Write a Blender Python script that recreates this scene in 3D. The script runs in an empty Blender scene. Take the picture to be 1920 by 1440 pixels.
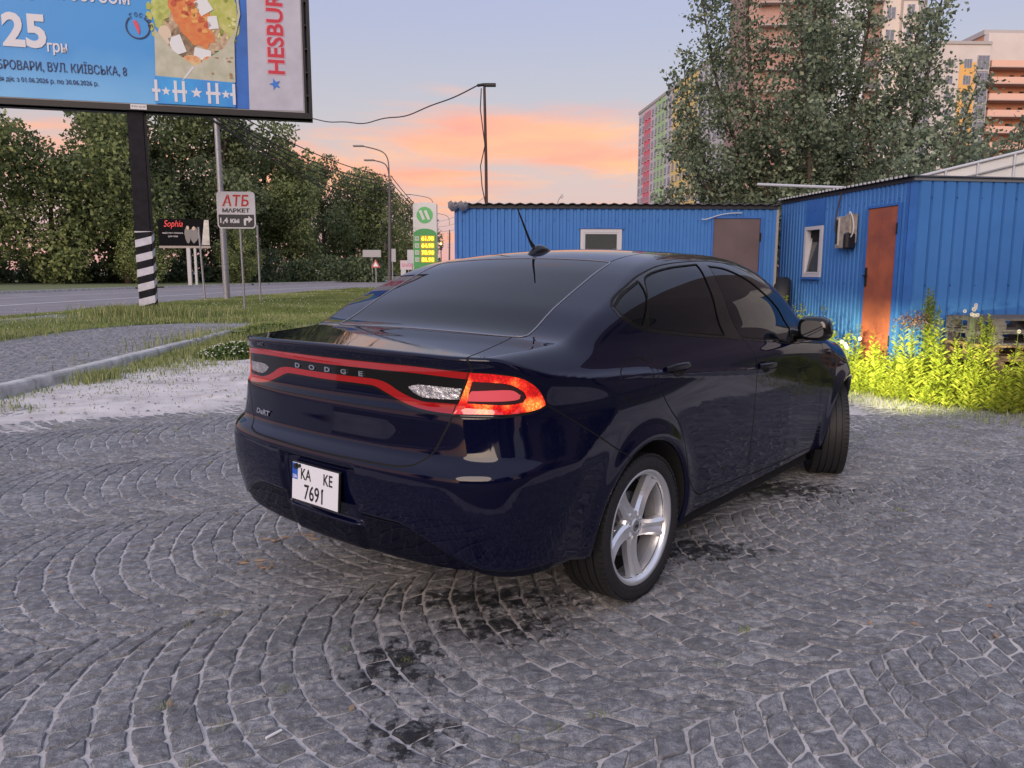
import bpy, bmesh, math, random
import numpy as np
from mathutils import Vector, Matrix
R = math.radians
random.seed(7); rng = np.random.default_rng(11)
scene = bpy.context.scene
# ------------------------------------------------------------------ camera
CAMH = 1.397
cam_data = bpy.data.cameras.new('camera'); cam = bpy.data.objects.new('camera', cam_data)
scene.collection.objects.link(cam); scene.camera = cam
cam.location = (0, 0, CAMH); cam.rotation_euler = (R(90 - 8.31), R(-0.15), 0)
cam_data.sensor_width = 36.0; cam_data.lens = 36.0 * 1442 / 1920
cam_data.clip_start = 0.05; cam_data.clip_end = 4000
# ------------------------------------------------------------------ sky
SUN_EL, SUN_AZ = R(21), R(198)          # azimuth measured from +Y towards +X
world = bpy.data.worlds.new('World'); scene.world = world; world.use_nodes = True
nt = world.node_tree; nt.nodes.clear()
def wn(t, **k):
    n = nt.nodes.new(t)
    for a, b in k.items(): setattr(n, a, b)
    return n
L = nt.links.new
out = wn('ShaderNodeOutputWorld')
sky = wn('ShaderNodeTexSky', sky_type='NISHITA'); sky.sun_disc = False
sky.sun_elevation = R(4); sky.sun_rotation = SUN_AZ; sky.altitude = 100; sky.dust_density = 2.0
bg1 = wn('ShaderNodeBackground'); bg1.inputs['Strength'].default_value = .022
L(sky.outputs[0], bg1.inputs['Color'])
geo = wn('ShaderNodeTexCoord'); sep = wn('ShaderNodeSeparateXYZ'); L(geo.outputs['Generated'], sep.inputs[0])
ramp = wn('ShaderNodeValToRGB'); L(sep.outputs['Z'], ramp.inputs[0])
cr = ramp.color_ramp; cr.interpolation = 'B_SPLINE'
for i, (p, c) in enumerate([(0.0, (.305, .165, .150)), (.025, (.300, .155, .155)), (.055, (.215, .150, .182)), (.09, (.240, .160, .168)), (.15, (.205, .168, .178)), (.20, (.180, .168, .195)), (.27, (.157, .160, .212)), (.36, (.140, .148, .248)), (.50, (.185, .195, .270)), (.7, (.20, .215, .29)), (1.0, (.20, .215, .29))]):
    e = cr.elements[i] if i < 2 else cr.elements.new(p)
    e.position = p; e.color = (*c, 1)
# clouds: a thin layer high up, mapped on a plane above the ground
def mth(op, a, b=None, c=None, clamp=False):
    n = wn('ShaderNodeMath', operation=op); n.use_clamp = clamp
    for i, v in enumerate((a, b, c)):
        if v is None: continue
        if isinstance(v, (int, float)): n.inputs[i].default_value = v
        else: L(v, n.inputs[i])
    return n.outputs[0]
zc = mth('ADD', mth('MAXIMUM', sep.outputs['Z'], 0.0), .10)
px = mth('DIVIDE', sep.outputs['X'], zc); py = mth('DIVIDE', sep.outputs['Y'], zc)
cmb = wn('ShaderNodeCombineXYZ'); L(px, cmb.inputs[0]); L(py, cmb.inputs[1])
mp = wn('ShaderNodeMapping'); mp.inputs['Scale'].default_value = (.75, .95, 1); mp.inputs['Location'].default_value = (3.3, 1.9, .4); L(cmb.outputs[0], mp.inputs[0])
mp.inputs['Rotation'].default_value = (0, 0, R(24))
nz = wn('ShaderNodeTexNoise'); nz.inputs['Scale'].default_value = 1.0; nz.inputs['Detail'].default_value = 7; nz.inputs['Roughness'].default_value = .56; nz.inputs['Distortion'].default_value = .55
L(mp.outputs[0], nz.inputs['Vector'])
# broad bank of cloud low over the road, thinning upwards
xr_ = mth('DIVIDE', sep.outputs['X'], mth('MAXIMUM', sep.outputs['Y'], .05))
bank = mth('MULTIPLY_ADD', mth('ABSOLUTE', mth('SUBTRACT', sep.outputs['Z'], .135)), -2.9, .30)
lane = mth('MULTIPLY', mth('ABSOLUTE', mth('ADD', xr_, .07)), -.62)
hiw = wn('ShaderNodeMapRange', interpolation_type='SMOOTHSTEP'); L(sep.outputs['Z'], hiw.inputs[0]); hiw.inputs[1].default_value = .42; hiw.inputs[2].default_value = .60; hiw.inputs[4].default_value = .25
low_d = mth('ADD', mth('ADD', nz.outputs['Fac'], mth('MAXIMUM', bank, -.16)), mth('MAXIMUM', lane, -.17))
dens = mth('ADD', low_d, hiw.outputs[0])
cm = wn('ShaderNodeMapRange', interpolation_type='SMOOTHSTEP'); L(dens, cm.inputs[0])
cm.inputs[1].default_value = .52; cm.inputs[2].default_value = .74; cm.inputs[4].default_value = .95
nz2 = wn('ShaderNodeTexNoise'); nz2.inputs['Scale'].default_value = 2.6; nz2.inputs['Detail'].default_value = 5; L(mp.outputs[0], nz2.inputs['Vector'])
cc = wn('ShaderNodeValToRGB'); L(nz2.outputs['Fac'], cc.inputs[0])
cc.color_ramp.elements[0].position = .3; cc.color_ramp.elements[0].color = (.345, .115, .085, 1)
cc.color_ramp.elements[1].position = .72; cc.color_ramp.elements[1].color = (.40, .175, .082, 1)
mx = wn('ShaderNodeMix', data_type='RGBA'); L(cm.outputs[0], mx.inputs[0]); L(ramp.outputs[0], mx.inputs[6]); L(cc.outputs[0], mx.inputs[7])
bg2 = wn('ShaderNodeBackground'); bg2.inputs['Strength'].default_value = 1.0; L(mx.outputs[2], bg2.inputs['Color'])
ads = wn('ShaderNodeAddShader'); L(bg1.outputs[0], ads.inputs[0]); L(bg2.outputs[0], ads.inputs[1]); L(ads.outputs[0], out.inputs['Surface'])
# ------------------------------------------------------------------ the low veiled sun behind the photographer, its light spread wide by haze
sd = bpy.data.lights.new('sun', 'SUN'); sun = bpy.data.objects.new('sun', sd); scene.collection.objects.link(sun)
sd.energy = .85; sd.angle = R(40); sd.color = (1, .80, .66)
sun.rotation_euler = Vector((math.sin(SUN_AZ) * math.cos(SUN_EL), math.cos(SUN_AZ) * math.cos(SUN_EL), math.sin(SUN_EL))).to_track_quat('Z', 'Y').to_euler()
vs = scene.view_settings; vs.view_transform = 'Standard'; vs.look = 'None'; vs.exposure = 1.40; vs.gamma = 1; vs.use_curve_mapping = False
scene.render.engine = 'CYCLES'
scene.cycles.max_bounces = 6; scene.cycles.transparent_max_bounces = 12; scene.cycles.sample_clamp_indirect = 4
# ================================================================== helpers
C = scene.collection
def link(o): C.objects.link(o); return o
def tag(o, label=None, cat=None, group=None, kind=None):
    if label: o['label'] = label
    if cat: o['category'] = cat
    if group: o['group'] = group
    if kind: o['kind'] = kind
    return o
def thing(name, loc, rz, label, cat, group=None):
    o = link(bpy.data.objects.new(name, None)); o.location = loc; o.rotation_euler = (0, 0, rz); o.empty_display_size = .3
    return tag(o, label, cat, group)
def copy_tree(o, parent=None):
    c = o.copy(); link(c); c.parent = parent
    for ch in list(o.children): copy_tree(ch, c)
    return c
class MB:
    """collects geometry, then links it as ONE mesh object"""
    def __init__(s): s.v = []; s.f = []; s.m = []; s.mats = []; s.sm = []
    def mi(s, m):
        if m not in s.mats: s.mats.append(m)
        return s.mats.index(m)
    def add(s, v, f, m=None, smooth=False):
        o = len(s.v); s.v += [tuple(p) for p in v]; s.f += [tuple(i + o for i in q) for q in f]
        k = s.mi(m) if m else 0
        s.m += [k] * len(f); s.sm += [smooth] * len(f); return s
    def box(s, x0, x1, y0, y1, z0, z1, m=None, M=None, bev=0):
        if bev > 0:
            b = min(bev, (x1 - x0) * .45, (y1 - y0) * .45, (z1 - z0) * .45)
            bm = bmesh.new(); bmesh.ops.create_cube(bm, size=1)
            for q in bm.verts: q.co = Vector(((x0 + x1) / 2 + q.co.x * (x1 - x0), (y0 + y1) / 2 + q.co.y * (y1 - y0), (z0 + z1) / 2 + q.co.z * (z1 - z0)))
            bmesh.ops.bevel(bm, geom=bm.edges[:], offset=b, segments=1, affect='EDGES')
            v = [q.co.copy() for q in bm.verts]; bm.verts.index_update(); f = [[q.index for q in g.verts] for g in bm.faces]; bm.free()
        else:
            v = [Vector(p) for p in ((x0, y0, z0), (x1, y0, z0), (x1, y1, z0), (x0, y1, z0), (x0, y0, z1), (x1, y0, z1), (x1, y1, z1), (x0, y1, z1))]
            f = [(0, 3, 2, 1), (4, 5, 6, 7), (0, 1, 5, 4), (1, 2, 6, 5), (2, 3, 7, 6), (3, 0, 4, 7)]
        if M is not None: v = [M @ p for p in v]
        return s.add(v, f, m)
    def tube(s, pts, r, m=None, n=8, caps=True, smooth=True):
        pts = [Vector(p) for p in pts]; rs = r if isinstance(r, (list, tuple)) else [r] * len(pts)
        vs_ = []; up = Vector((0, 0, 1)); nx = None
        for i, p in enumerate(pts):
            d = (pts[min(i + 1, len(pts) - 1)] - pts[max(i - 1, 0)]).normalized()
            if nx is None: nx = d.cross(up if abs(d.z) < .9 else Vector((1, 0, 0))).normalized()
            nx = (nx - d * nx.dot(d)).normalized(); ny = d.cross(nx)
            for k in range(n):
                a = 2 * math.pi * k / n; vs_.append(p + (nx * math.cos(a) + ny * math.sin(a)) * rs[i])
        f = [(i * n + k, i * n + (k + 1) % n, (i + 1) * n + (k + 1) % n, (i + 1) * n + k) for i in range(len(pts) - 1) for k in range(n)]
        s.add(vs_, f, m, smooth)
        if caps: s.add([vs_[k] for k in range(n)], [tuple(reversed(range(n)))], m); s.add([vs_[-n + k] for k in range(n)], [tuple(range(n))], m)
        return s
    def prism(s, poly, d, m=None, M=None):
        """polygon in x,z extruded along y from 0 to d"""
        n = len(poly); v = [Vector((p[0], 0, p[1])) for p in poly] + [Vector((p[0], d, p[1])) for p in poly]
        f = [tuple(range(n)), tuple(reversed(range(n, 2 * n)))] + [(i, i + n, (i + 1) % n + n, (i + 1) % n) for i in range(n)]
        if M is not None: v = [M @ p for p in v]
        return s.add(v, f, m)
    def lathe(s, prof, n, m=None, M=None, smooth=True):
        """profile of (r, h) turned about the y axis"""
        v = []
        for r_, h in prof:
            for k in range(n):
                a = 2 * math.pi * k / n; v.append(Vector((r_ * math.cos(a), h, r_ * math.sin(a))))
        f = [(i * n + k, (i + 1) * n + k, (i + 1) * n + (k + 1) % n, i * n + (k + 1) % n) for i in range(len(prof) - 1) for k in range(n)]
        if M is not None: v = [M @ p for p in v]
        return s.add(v, f, m, smooth)
    def mesh(s, name):
        me = bpy.data.meshes.new(name); me.from_pydata([tuple(p) for p in s.v], [], s.f)
        for m in s.mats: me.materials.append(m)
        if s.f:
            me.polygons.foreach_set('material_index', s.m); me.polygons.foreach_set('use_smooth', s.sm)
        me.update(); return me
    def build(s, name, m=None, parent=None):
        if m and not s.mats: s.mats = [m]
        o = link(bpy.data.objects.new(name, s.mesh(name)))
        if parent: o.parent = parent
        return o
def np_mesh(name, V, F, mat, parent=None, smooth=False, nper=3, normals=None, attr=None):
    me = bpy.data.meshes.new(name); nv, nf = len(V), len(F)
    me.vertices.add(nv); me.vertices.foreach_set('co', np.asarray(V, np.float32).ravel())
    me.loops.add(nf * nper); me.loops.foreach_set('vertex_index', np.asarray(F, np.int32).ravel())
    me.polygons.add(nf); me.polygons.foreach_set('loop_start', np.arange(0, nf * nper, nper, dtype=np.int32))
    me.polygons.foreach_set('use_smooth', np.full(nf, smooth))
    me.materials.append(mat)
    if attr is not None:
        for k, a in attr.items():
            at_ = me.attributes.new(k, 'FLOAT', 'POINT'); at_.data.foreach_set('value', np.asarray(a, np.float32))
    me.update(calc_edges=True)
    if normals is not None: me.normals_split_custom_set_from_vertices([tuple(n) for n in normals])
    o = link(bpy.data.objects.new(name, me))
    if parent: o.parent = parent
    return o
_mats = {}
def mat(name, col, rough=.6, metal=0.0, coat=0.0, var=0.0, vscale=3.0, bump=0.0, bscale=40.0, col2=None, emit=None, estr=0.0, spec=.5, detail=6, coords='Object', ior=1.5, stretch=None, rvar=0.0, alpha=None):
    if name in _mats: return _mats[name]
    m = bpy.data.materials.new(name); m.use_nodes = True; _mats[name] = m
    t = m.node_tree; b = t.nodes['Principled BSDF']; I = b.inputs
    I['Base Color'].default_value = (*col, 1); I['Roughness'].default_value = rough; I['Metallic'].default_value = metal
    I['Coat Weight'].default_value = coat; I['Coat Roughness'].default_value = .03; I['Specular IOR Level'].default_value = spec; I['IOR'].default_value = ior
    if emit: I['Emission Color'].default_value = (*emit, 1); I['Emission Strength'].default_value = estr
    if var or bump or col2 or rvar:
        tc = t.nodes.new('ShaderNodeTexCoord'); vec = tc.outputs[coords]
        if stretch:
            mpn = t.nodes.new('ShaderNodeMapping'); mpn.inputs['Scale'].default_value = stretch; t.links.new(vec, mpn.inputs[0]); vec = mpn.outputs[0]
        n = t.nodes.new('ShaderNodeTexNoise'); n.inputs['Scale'].default_value = vscale; n.inputs['Detail'].default_value = detail; n.inputs['Roughness'].default_value = .6; t.links.new(vec, n.inputs['Vector'])
        if var or col2:
            r = t.nodes.new('ShaderNodeValToRGB'); t.links.new(n.outputs['Fac'], r.inputs[0])
            c2 = col2 if col2 else tuple(c * (1 - var) for c in col); c1 = col if col2 else tuple(min(1, c * (1 + var)) for c in col)
            r.color_ramp.elements[0].position = .34; r.color_ramp.elements[0].color = (*c2, 1)
            r.color_ramp.elements[1].position = .66; r.color_ramp.elements[1].color = (*c1, 1)
            t.links.new(r.outputs[0], I['Base Color'])
        if rvar:
            mr = t.nodes.new('ShaderNodeMapRange'); mr.inputs[3].default_value = max(.02, rough - rvar); mr.inputs[4].default_value = min(1, rough + rvar)
            mr.inputs[1].default_value = .3; mr.inputs[2].default_value = .7; t.links.new(n.outputs['Fac'], mr.inputs[0]); t.links.new(mr.outputs[0], I['Roughness'])
        if bump:
            n2 = t.nodes.new('ShaderNodeTexNoise'); n2.inputs['Scale'].default_value = bscale; n2.inputs['Detail'].default_value = 5; t.links.new(vec, n2.inputs['Vector'])
            bp = t.nodes.new('ShaderNodeBump'); bp.inputs['Strength'].default_value = bump; bp.inputs['Distance'].default_value = .01; t.links.new(n2.outputs['Fac'], bp.inputs['Height']); t.links.new(bp.outputs[0], I['Normal'])
    return m
def text_mesh(name, body, size, m, parent=None, M=None, depth=.002, bold=0.0, align='CENTER', sx=1.0, shear=0.0, spacing=1.0):
    """flat lettering in the x,z plane, facing -y"""
    cu = bpy.data.curves.new(name, 'FONT'); cu.body = body; cu.size = size; cu.extrude = depth; cu.offset = bold; cu.align_x = align; cu.align_y = 'BOTTOM_BASELINE'; cu.shear = shear; cu.space_character = spacing; cu.resolution_u = 3
    o = bpy.data.objects.new(name, cu); link(o)
    dg = bpy.context.evaluated_depsgraph_get(); dg.update(); me = bpy.data.meshes.new_from_object(o.evaluated_get(dg))
    bpy.data.objects.remove(o); bpy.data.curves.remove(cu)
    T = Matrix.Rotation(R(90), 4, 'X') @ Matrix.Diagonal((sx, 1, 1, 1))
    me.transform(T if M is None else M @ T); me.materials.clear(); me.materials.append(m); me.name = name
    ob = link(bpy.data.objects.new(name, me))
    if parent: ob.parent = parent
    return ob
def bezier(p, n=16):
    p = [Vector(q) for q in p]; o = []
    for i in range(n + 1):
        t = i / n; q = list(p)
        while len(q) > 1: q = [q[k].lerp(q[k + 1], t) for k in range(len(q) - 1)]
        o.append(q[0])
    return o
# ---------------------------------------------------------------- car shape functions
def pchip(xs, ys):
    xs=np.asarray(xs,float); ys=np.asarray(ys,float)   # ys (n,...) interpolate on axis 0
    h=np.diff(xs); hs=h.reshape((-1,)+(1,)*(ys.ndim-1)); d=np.diff(ys,axis=0)/hs
    m=np.zeros_like(ys); m[0]=d[0]; m[-1]=d[-1]
    for i in range(1,len(xs)-1):
        w1=2*h[i]+h[i-1]; w2=h[i]+2*h[i-1]; s=d[i-1]*d[i]>0
        with np.errstate(divide='ignore',invalid='ignore'):
            m[i]=np.where(s,(w1+w2)/(w1/d[i-1]+w2/d[i]),0)
    def f(q):
        q=np.clip(np.asarray(q,float),xs[0],xs[-1]); i=np.clip(np.searchsorted(xs,q)-1,0,len(xs)-2)
        t=((q-xs[i])/h[i]).reshape(q.shape+(1,)*(ys.ndim-1)); hh=h[i].reshape(t.shape)
        return (ys[i]*(1+2*t)*(1-t)**2+m[i]*hh*t*(1-t)**2+ys[i+1]*t*t*(3-2*t)+m[i+1]*hh*t*t*(t-1))
    return f
def gblur(a,s,axis):
    if s<=0: return a
    r=int(3*s)+1; k=np.exp(-.5*(np.arange(-r,r+1)/s)**2); k/=k.sum()
    a=np.moveaxis(a,axis,0); b=np.concatenate([2*a[:1]-a[r:0:-1],a,2*a[-1:]-a[-2:-r-2:-1]])
    o=sum(k[j]*b[j:j+len(a)] for j in range(2*r+1)); return np.moveaxis(o,0,axis)
class Sp1:
    def __init__(s,xs,ys,blur,st=.01):
        s.x0=xs[0]-.3; s.st=st; g=np.arange(s.x0,xs[-1]+.3,st); f=pchip(xs,ys); v=f(g)
        v=np.where(g<xs[0],ys[0]+(g-xs[0])*(ys[1]-ys[0])/(xs[1]-xs[0]),v)
        v=np.where(g>xs[-1],ys[-1]+(g-xs[-1])*(ys[-1]-ys[-2])/(xs[-1]-xs[-2]),v)
        s.v=gblur(v,blur/st,0)
    def __call__(s,x):
        t=(x-s.x0)/s.st; i=np.clip(np.floor(t).astype(int),1,len(s.v)-3); t=t-i
        a,b,c,d=s.v[i-1],s.v[i],s.v[i+1],s.v[i+2]
        return b+.5*t*(c-a+t*(2*a-5*b+4*c-d+t*(3*(b-c)+d-a)))
XS=[-1.1,-.9,-.7,-.4, 0, .5,1.0,1.5,2.0,2.4,2.7,3.1,3.4,3.6,3.8]
WT={ # z : half width per station
 .10:[.70,.72,.76,.80,.83,.84,.85,.85,.85,.84,.83,.80,.74,.66,.60],
 .22:[.74,.78,.815,.85,.868,.868,.872,.872,.868,.87,.865,.84,.78,.70,.63],
 .32:[.82,.86,.875,.885,.893,.892,.892,.892,.888,.90,.905,.90,.85,.76,.68],
 .50:[.87,.895,.905,.910,.912,.905,.903,.903,.902,.915,.925,.915,.87,.78,.70],
 .66:[.885,.91,.92,.922,.922,.912,.908,.908,.908,.918,.920,.89,.84,.76,.68],
 .80:[.88,.90,.91,.916,.920,.913,.908,.908,.908,.905,.90,.86,.80,.72,.65],
 .92:[.85,.875,.890,.905,.912,.912,.909,.907,.903,.895,.885,.85,.78,.70,.63],
 .985:[.835,.86,.877,.894,.900,.902,.903,.900,.885,.86,.84,.80,.72,.64,.56],
 1.02:[.815,.84,.857,.872,.880,.885,.884,.876,.850,.82,.79,.74,.66,.58,.5],
 1.07:[.775,.80,.825,.850,.864,.866,.862,.848,.81,.77,.70,.64,.56,.5,.45],
 1.12:[.745,.77,.80,.832,.850,.854,.846,.828,.78,.72,.66,.60,.52,.45,.4],
 1.25:[.66,.70,.74,.815,.845,.840,.830,.80,.74,.66,.59,.53,.45,.4,.35],
 1.38:[.57,.60,.66,.75,.795,.792,.780,.745,.68,.58,.5,.45,.4,.35,.3],
 1.46:[.5,.54,.60,.69,.745,.755,.745,.705,.63,.5,.45,.4,.35,.3,.25],
 1.60:[.4,.42,.45,.50,.57,.59,.575,.54,.48,.4,.35,.3,.25,.2,.2]}
ZS=sorted(WT); _T=np.array([WT[z] for z in ZS])   # (nz,nx)
_gx=np.arange(-1.4,4.1,.02); _gz=np.arange(0.0,1.7,.01)
_W=pchip(ZS,_T)(_gz); _W=pchip(XS,_W.T)(_gx)      # (gx,gz)
_W=gblur(gblur(_W,5,0),1.3,1)
def bicub(A,u,v):
    i=np.clip(np.floor(u).astype(int),1,A.shape[0]-3); j=np.clip(np.floor(v).astype(int),1,A.shape[1]-3); t=u-i; w=v-j
    def c(a,b,cc,d,t): return b+.5*t*(cc-a+t*(2*a-5*b+4*cc-d+t*(3*(b-cc)+d-a)))
    r=[c(*[A[i+k,j+l] for k in(-1,0,1,2)],t) for l in(-1,0,1,2)]
    return c(*r,w)
WC=[(0.0,.318),(2.703,.318)]; RA=.392
def W(x,z):
    w=bicub(_W,(x+1.4)/.02,z/.01)
    zc=np.interp(x,[-.9,-.69,-.43,-.07,.5,1.12,1.6],[1.04,1.034,1.005,.985,.94,.89,.86]); w=w+.0055*np.exp(-((z-zc)/.011)**2)*sst(-.80,-.55,x)*(1-sst(.9,1.5,x))
    for cx,cz in WC:
        r=np.hypot(x-cx,z-cz); w=w+.014*np.exp(-((r-RA)/.055)**2)*np.clip((z-.1)/.3,0,1)
    return w
Hc=Sp1([-1.2,-.95,-.8,-.55,-.44,-.2,0,.15,.28,.45,.65,.9,1.2,1.45,1.65,1.9,2.2,2.42,2.6,2.9,3.2,3.45,3.6,3.8],
       [1.112,1.118,1.124,1.140,1.152,1.274,1.370,1.434,1.474,1.502,1.517,1.522,1.512,1.482,1.436,1.335,1.185,1.075,1.03,.995,.93,.84,.74,.5],.022)
Cr=Sp1([-1.2,-.5,-.1,.3,.9,1.5,2.2,2.6,3.0,3.8],[.035,.035,.07,.085,.085,.10,.12,.14,.16,.2],.1)
XR=Sp1([.0,.2,.28,.34,.42,.5,.58,.66,.70,.725,.745,.80,.86,.90,.92,.98,1.04,1.06,1.09,1.12,1.3],
       [-.80,-.86,-.93,-.965,-.99,-1.01,-1.022,-1.024,-1.018,-.995,-.972,-.966,-.964,-.960,-.950,-.946,-.944,-.946,-.956,-.965,-1.02],.008,.005)
G=Sp1([-1.0,-.9,-.88,-.85,-.80,-.72,-.65,-.5,-.3,0,.3,.5,.65,.72,.80,.85,.88,.9,1.0],
      [1.1,.62,.43,.285,.175,.105,.07,.035,.010,0,.010,.035,.07,.105,.175,.285,.43,.62,1.1],.02)
XF=Sp1([0,.2,.35,.5,.6,.7,.8,1.0],[3.45,3.55,3.64,3.66,3.65,3.62,3.55,3.3],.03)
def smax(a,b,k):
    h=np.clip(.5+.5*(a-b)/k,0,1); return b+(a-b)*h+k*h*(1-h)
def sst(a,b,x):
    t=np.clip((x-a)/(b-a),0,1); return t*t*(3-2*t)
def xr(y,z):
    ay=np.abs(y); k=.958+.042*sst(.70,.90,z); r=XR(z)+G(y*k)
    r=r+.026*(1-sst(.225,.245,ay))*sst(.435,.452,z)*(1-sst(.655,.672,z))      # licence plate pocket
    zl=.497-.14*sst(.42,.80,ay)
    r=r+.014*(1-sst(zl-.014,zl,z))*sst(.2,.24,ay)       # lower valance set back
    return r
def carf(P):
    x,y,z=P[...,0],P[...,1],P[...,2]; ay=np.sqrt(y*y+1e-8)
    side=ay-W(x,z)
    top=(z-(Hc(x)-Cr(x)*y*y))/np.where(x<-.46,1.0,1.08)
    rear=(xr(y,z)-x)/1.0
    front=(x-(XF(z)-.85*np.abs(y)**2.6-.15*y*y))/1.1
    ks=np.interp(x,[-.9,-.5,0,.4,1.8,2.4,3.2],[.05,.07,.09,.10,.10,.10,.12])
    a=smax(side,top,ks)
    a=smax(a,rear,np.interp(z,[.6,.9,1.08],[.05,.04,.022]))
    a=smax(a,front,.10)
    a=smax(a,np.interp(x,[-1,-.5,-.3,.0],[.32,.31,.26,.20])-z,.03)
    return a
def grad(P,h=2e-3):
    g=np.empty_like(P)
    for k in range(3):
        d=np.zeros(3); d[k]=h; g[...,k]=(carf(P+d)-carf(P-d))/(2*h)
    return g
def project(P,n=3):
    for _ in range(n):
        g=grad(P); P=P-g*(carf(P)/np.maximum((g*g).sum(-1),1e-6))[...,None]
    return P
# outlines of the panels: side view (x,z), round the tail (s,z)
DLO=[[-0.138,1.254],[-0.085,1.286],[0.022,1.332],[0.174,1.387],[0.381,1.429],[0.706,1.449],[1.015,1.446],[1.319,1.396],[1.575,1.314],[1.825,1.224],[1.969,1.128],[1.902,1.031],[1.776,0.984],[1.395,1.016],[1.057,1.048],[0.477,1.102],[0.076,1.148],[-0.057,1.185],[-0.137,1.22]]
GQ=[[-0.124,1.258],[-0.023,1.308],[0.119,1.36],[0.038,1.168],[-0.037,1.192],[-0.118,1.228]]
GR=[[0.176,1.373],[0.393,1.415],[0.703,1.436],[0.745,1.211],[0.82,1.085],[0.431,1.124],[0.085,1.161],[0.085,1.282]]
GF=[[0.813,1.428],[1.013,1.413],[1.253,1.359],[1.436,1.287],[1.668,1.183],[1.778,1.075],[1.696,1.008],[1.341,1.034],[1.009,1.065],[0.871,1.233]]
DR=[[0.063,1.154],[0.078,1.059],[0.079,0.926],[0.151,0.825],[0.268,0.714],[0.327,0.557],[0.374,0.447],[0.506,0.352],[0.623,0.344],[1.075,0.327],[1.101,0.58],[1.123,0.863],[1.096,0.95],[1.026,1.053]]
DF=[[1.026,1.053],[1.096,0.95],[1.123,0.863],[1.101,0.58],[1.099,0.319],[1.625,0.303],[2.088,0.297],[2.156,0.412],[2.155,0.789],[2.183,0.955]]
FUEL=[[-0.042,1.049],[0.026,1.028],[0.036,0.986],[0.016,0.922],[-0.041,0.885],[-0.12,0.88],[-0.189,0.903],[-0.226,0.956],[-0.205,0.999],[-0.132,1.038]]
SEAM=[[-0.628,0.925],[-0.5,0.851],[-0.4,0.788],[-0.2,0.675]]
TOPBAR=[[0.792,1.049],[0.748,1.052],[0.461,1.061],[0.035,1.061],[-0.2,1.063]]
TOPBARL=[[0.791,1.026],[0.46,1.038],[0.032,1.035]]
LOWU=[[0.097,1.0],[0.285,1.001],[0.373,0.987],[0.471,0.952],[0.567,0.937],[0.717,0.94]]
LOWL=[[0.029,0.976],[0.253,0.978],[0.343,0.96],[0.456,0.926],[0.566,0.91],[0.703,0.906]]
LAMP=[[0.792,1.051],[0.908,1.048],[1.027,1.033],[1.11,0.999],[1.153,0.956],[1.168,0.926],[1.109,0.912],[0.985,0.905],[0.84,0.906],[0.711,0.904],[0.752,0.985]]
LAMPIN=[[0.794,1.021],[0.96,1.013],[1.04,0.986],[1.062,0.962],[1.045,0.945],[0.959,0.939],[0.767,0.944],[0.778,0.985]]
PINK=[[0.788,0.987],[0.973,0.991],[1.034,0.97],[0.999,0.954],[0.756,0.951]]
REVL=[[0.469,0.986],[0.541,0.997],[0.747,0.994],[0.731,0.956],[0.567,0.952],[0.507,0.964]]
TRK=[[0,0.7],[0.3,0.703],[0.45,0.706],[0.52,0.718],[0.57,0.76],[0.605,0.822],[0.642,0.904],[0.69,1.04],[0.686,1.107],[0.603,1.396],[0.537,1.62]]
# ================================================================== the car
CAR_YAW = R(50.18)
car = thing('parked_car', (-.125, 3.732, 0), CAR_YAW, 'dark navy blue saloon car with lit red tail lamps on the cobbles', 'car')
M_paint = mat('paint', (.0022, .0028, .018), .45, coat=1.0, ior=1.5, spec=0.0); M_paint.node_tree.nodes['Principled BSDF'].inputs['Coat IOR'].default_value = 1.46
_t = M_paint.node_tree; _b = _t.nodes['Principled BSDF']; _tc = _t.nodes.new('ShaderNodeTexCoord'); _n = _t.nodes.new('ShaderNodeTexNoise'); _n.inputs['Scale'].default_value = 3.5; _n.inputs['Detail'].default_value = 9; _n.inputs['Roughness'].default_value = .7; _t.links.new(_tc.outputs['Object'], _n.inputs['Vector'])
_m = _t.nodes.new('ShaderNodeMapRange'); _m.inputs[1].default_value = .42; _m.inputs[2].default_value = .72; _m.inputs[3].default_value = .018; _m.inputs[4].default_value = .085; _t.links.new(_n.outputs['Fac'], _m.inputs[0]); _t.links.new(_m.outputs[0], _b.inputs['Coat Roughness'])
_v = _t.nodes.new('ShaderNodeTexVoronoi'); _v.inputs['Scale'].default_value = 55; _v.inputs['Randomness'].default_value = 1; _t.links.new(_tc.outputs['Object'], _v.inputs['Vector']); _n2 = _t.nodes.new('ShaderNodeTexNoise'); _n2.inputs['Scale'].default_value = 6; _t.links.new(_tc.outputs['Object'], _n2.inputs['Vector'])
_a = _t.nodes.new('ShaderNodeMath'); _a.operation = 'LESS_THAN'; _a.inputs[1].default_value = .085; _t.links.new(_v.outputs['Distance'], _a.inputs[0]); _c = _t.nodes.new('ShaderNodeMath'); _c.operation = 'GREATER_THAN'; _c.inputs[1].default_value = .60; _t.links.new(_n2.outputs['Fac'], _c.inputs[0])
_d = _t.nodes.new('ShaderNodeMath'); _d.operation = 'MULTIPLY'; _t.links.new(_a.outputs[0], _d.inputs[0]); _t.links.new(_c.outputs[0], _d.inputs[1]); _e = _t.nodes.new('ShaderNodeMix'); _e.data_type = 'RGBA'; _e.inputs[6].default_value = (.0022, .0028, .018, 1); _e.inputs[7].default_value = (.05, .05, .07, 1); _t.links.new(_d.outputs[0], _e.inputs[0]); _t.links.new(_e.outputs[2], _b.inputs['Base Color'])
M_gap = mat('panel_gap', (.002, .002, .003), .8)
M_glass = mat('tinted_glass', (.004, .005, .008), .012, ior=1.42)
M_blk = mat('black_gloss', (.006, .006, .007), .08, spec=.6)
M_bplast = mat('black_plastic', (.014, .014, .016), .45)
M_chrome = mat('chrome', (.75, .76, .80), .12, metal=1)
M_rub = mat('tyre_rubber', (.014, .014, .016), .62, bump=.3, bscale=60)
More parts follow.
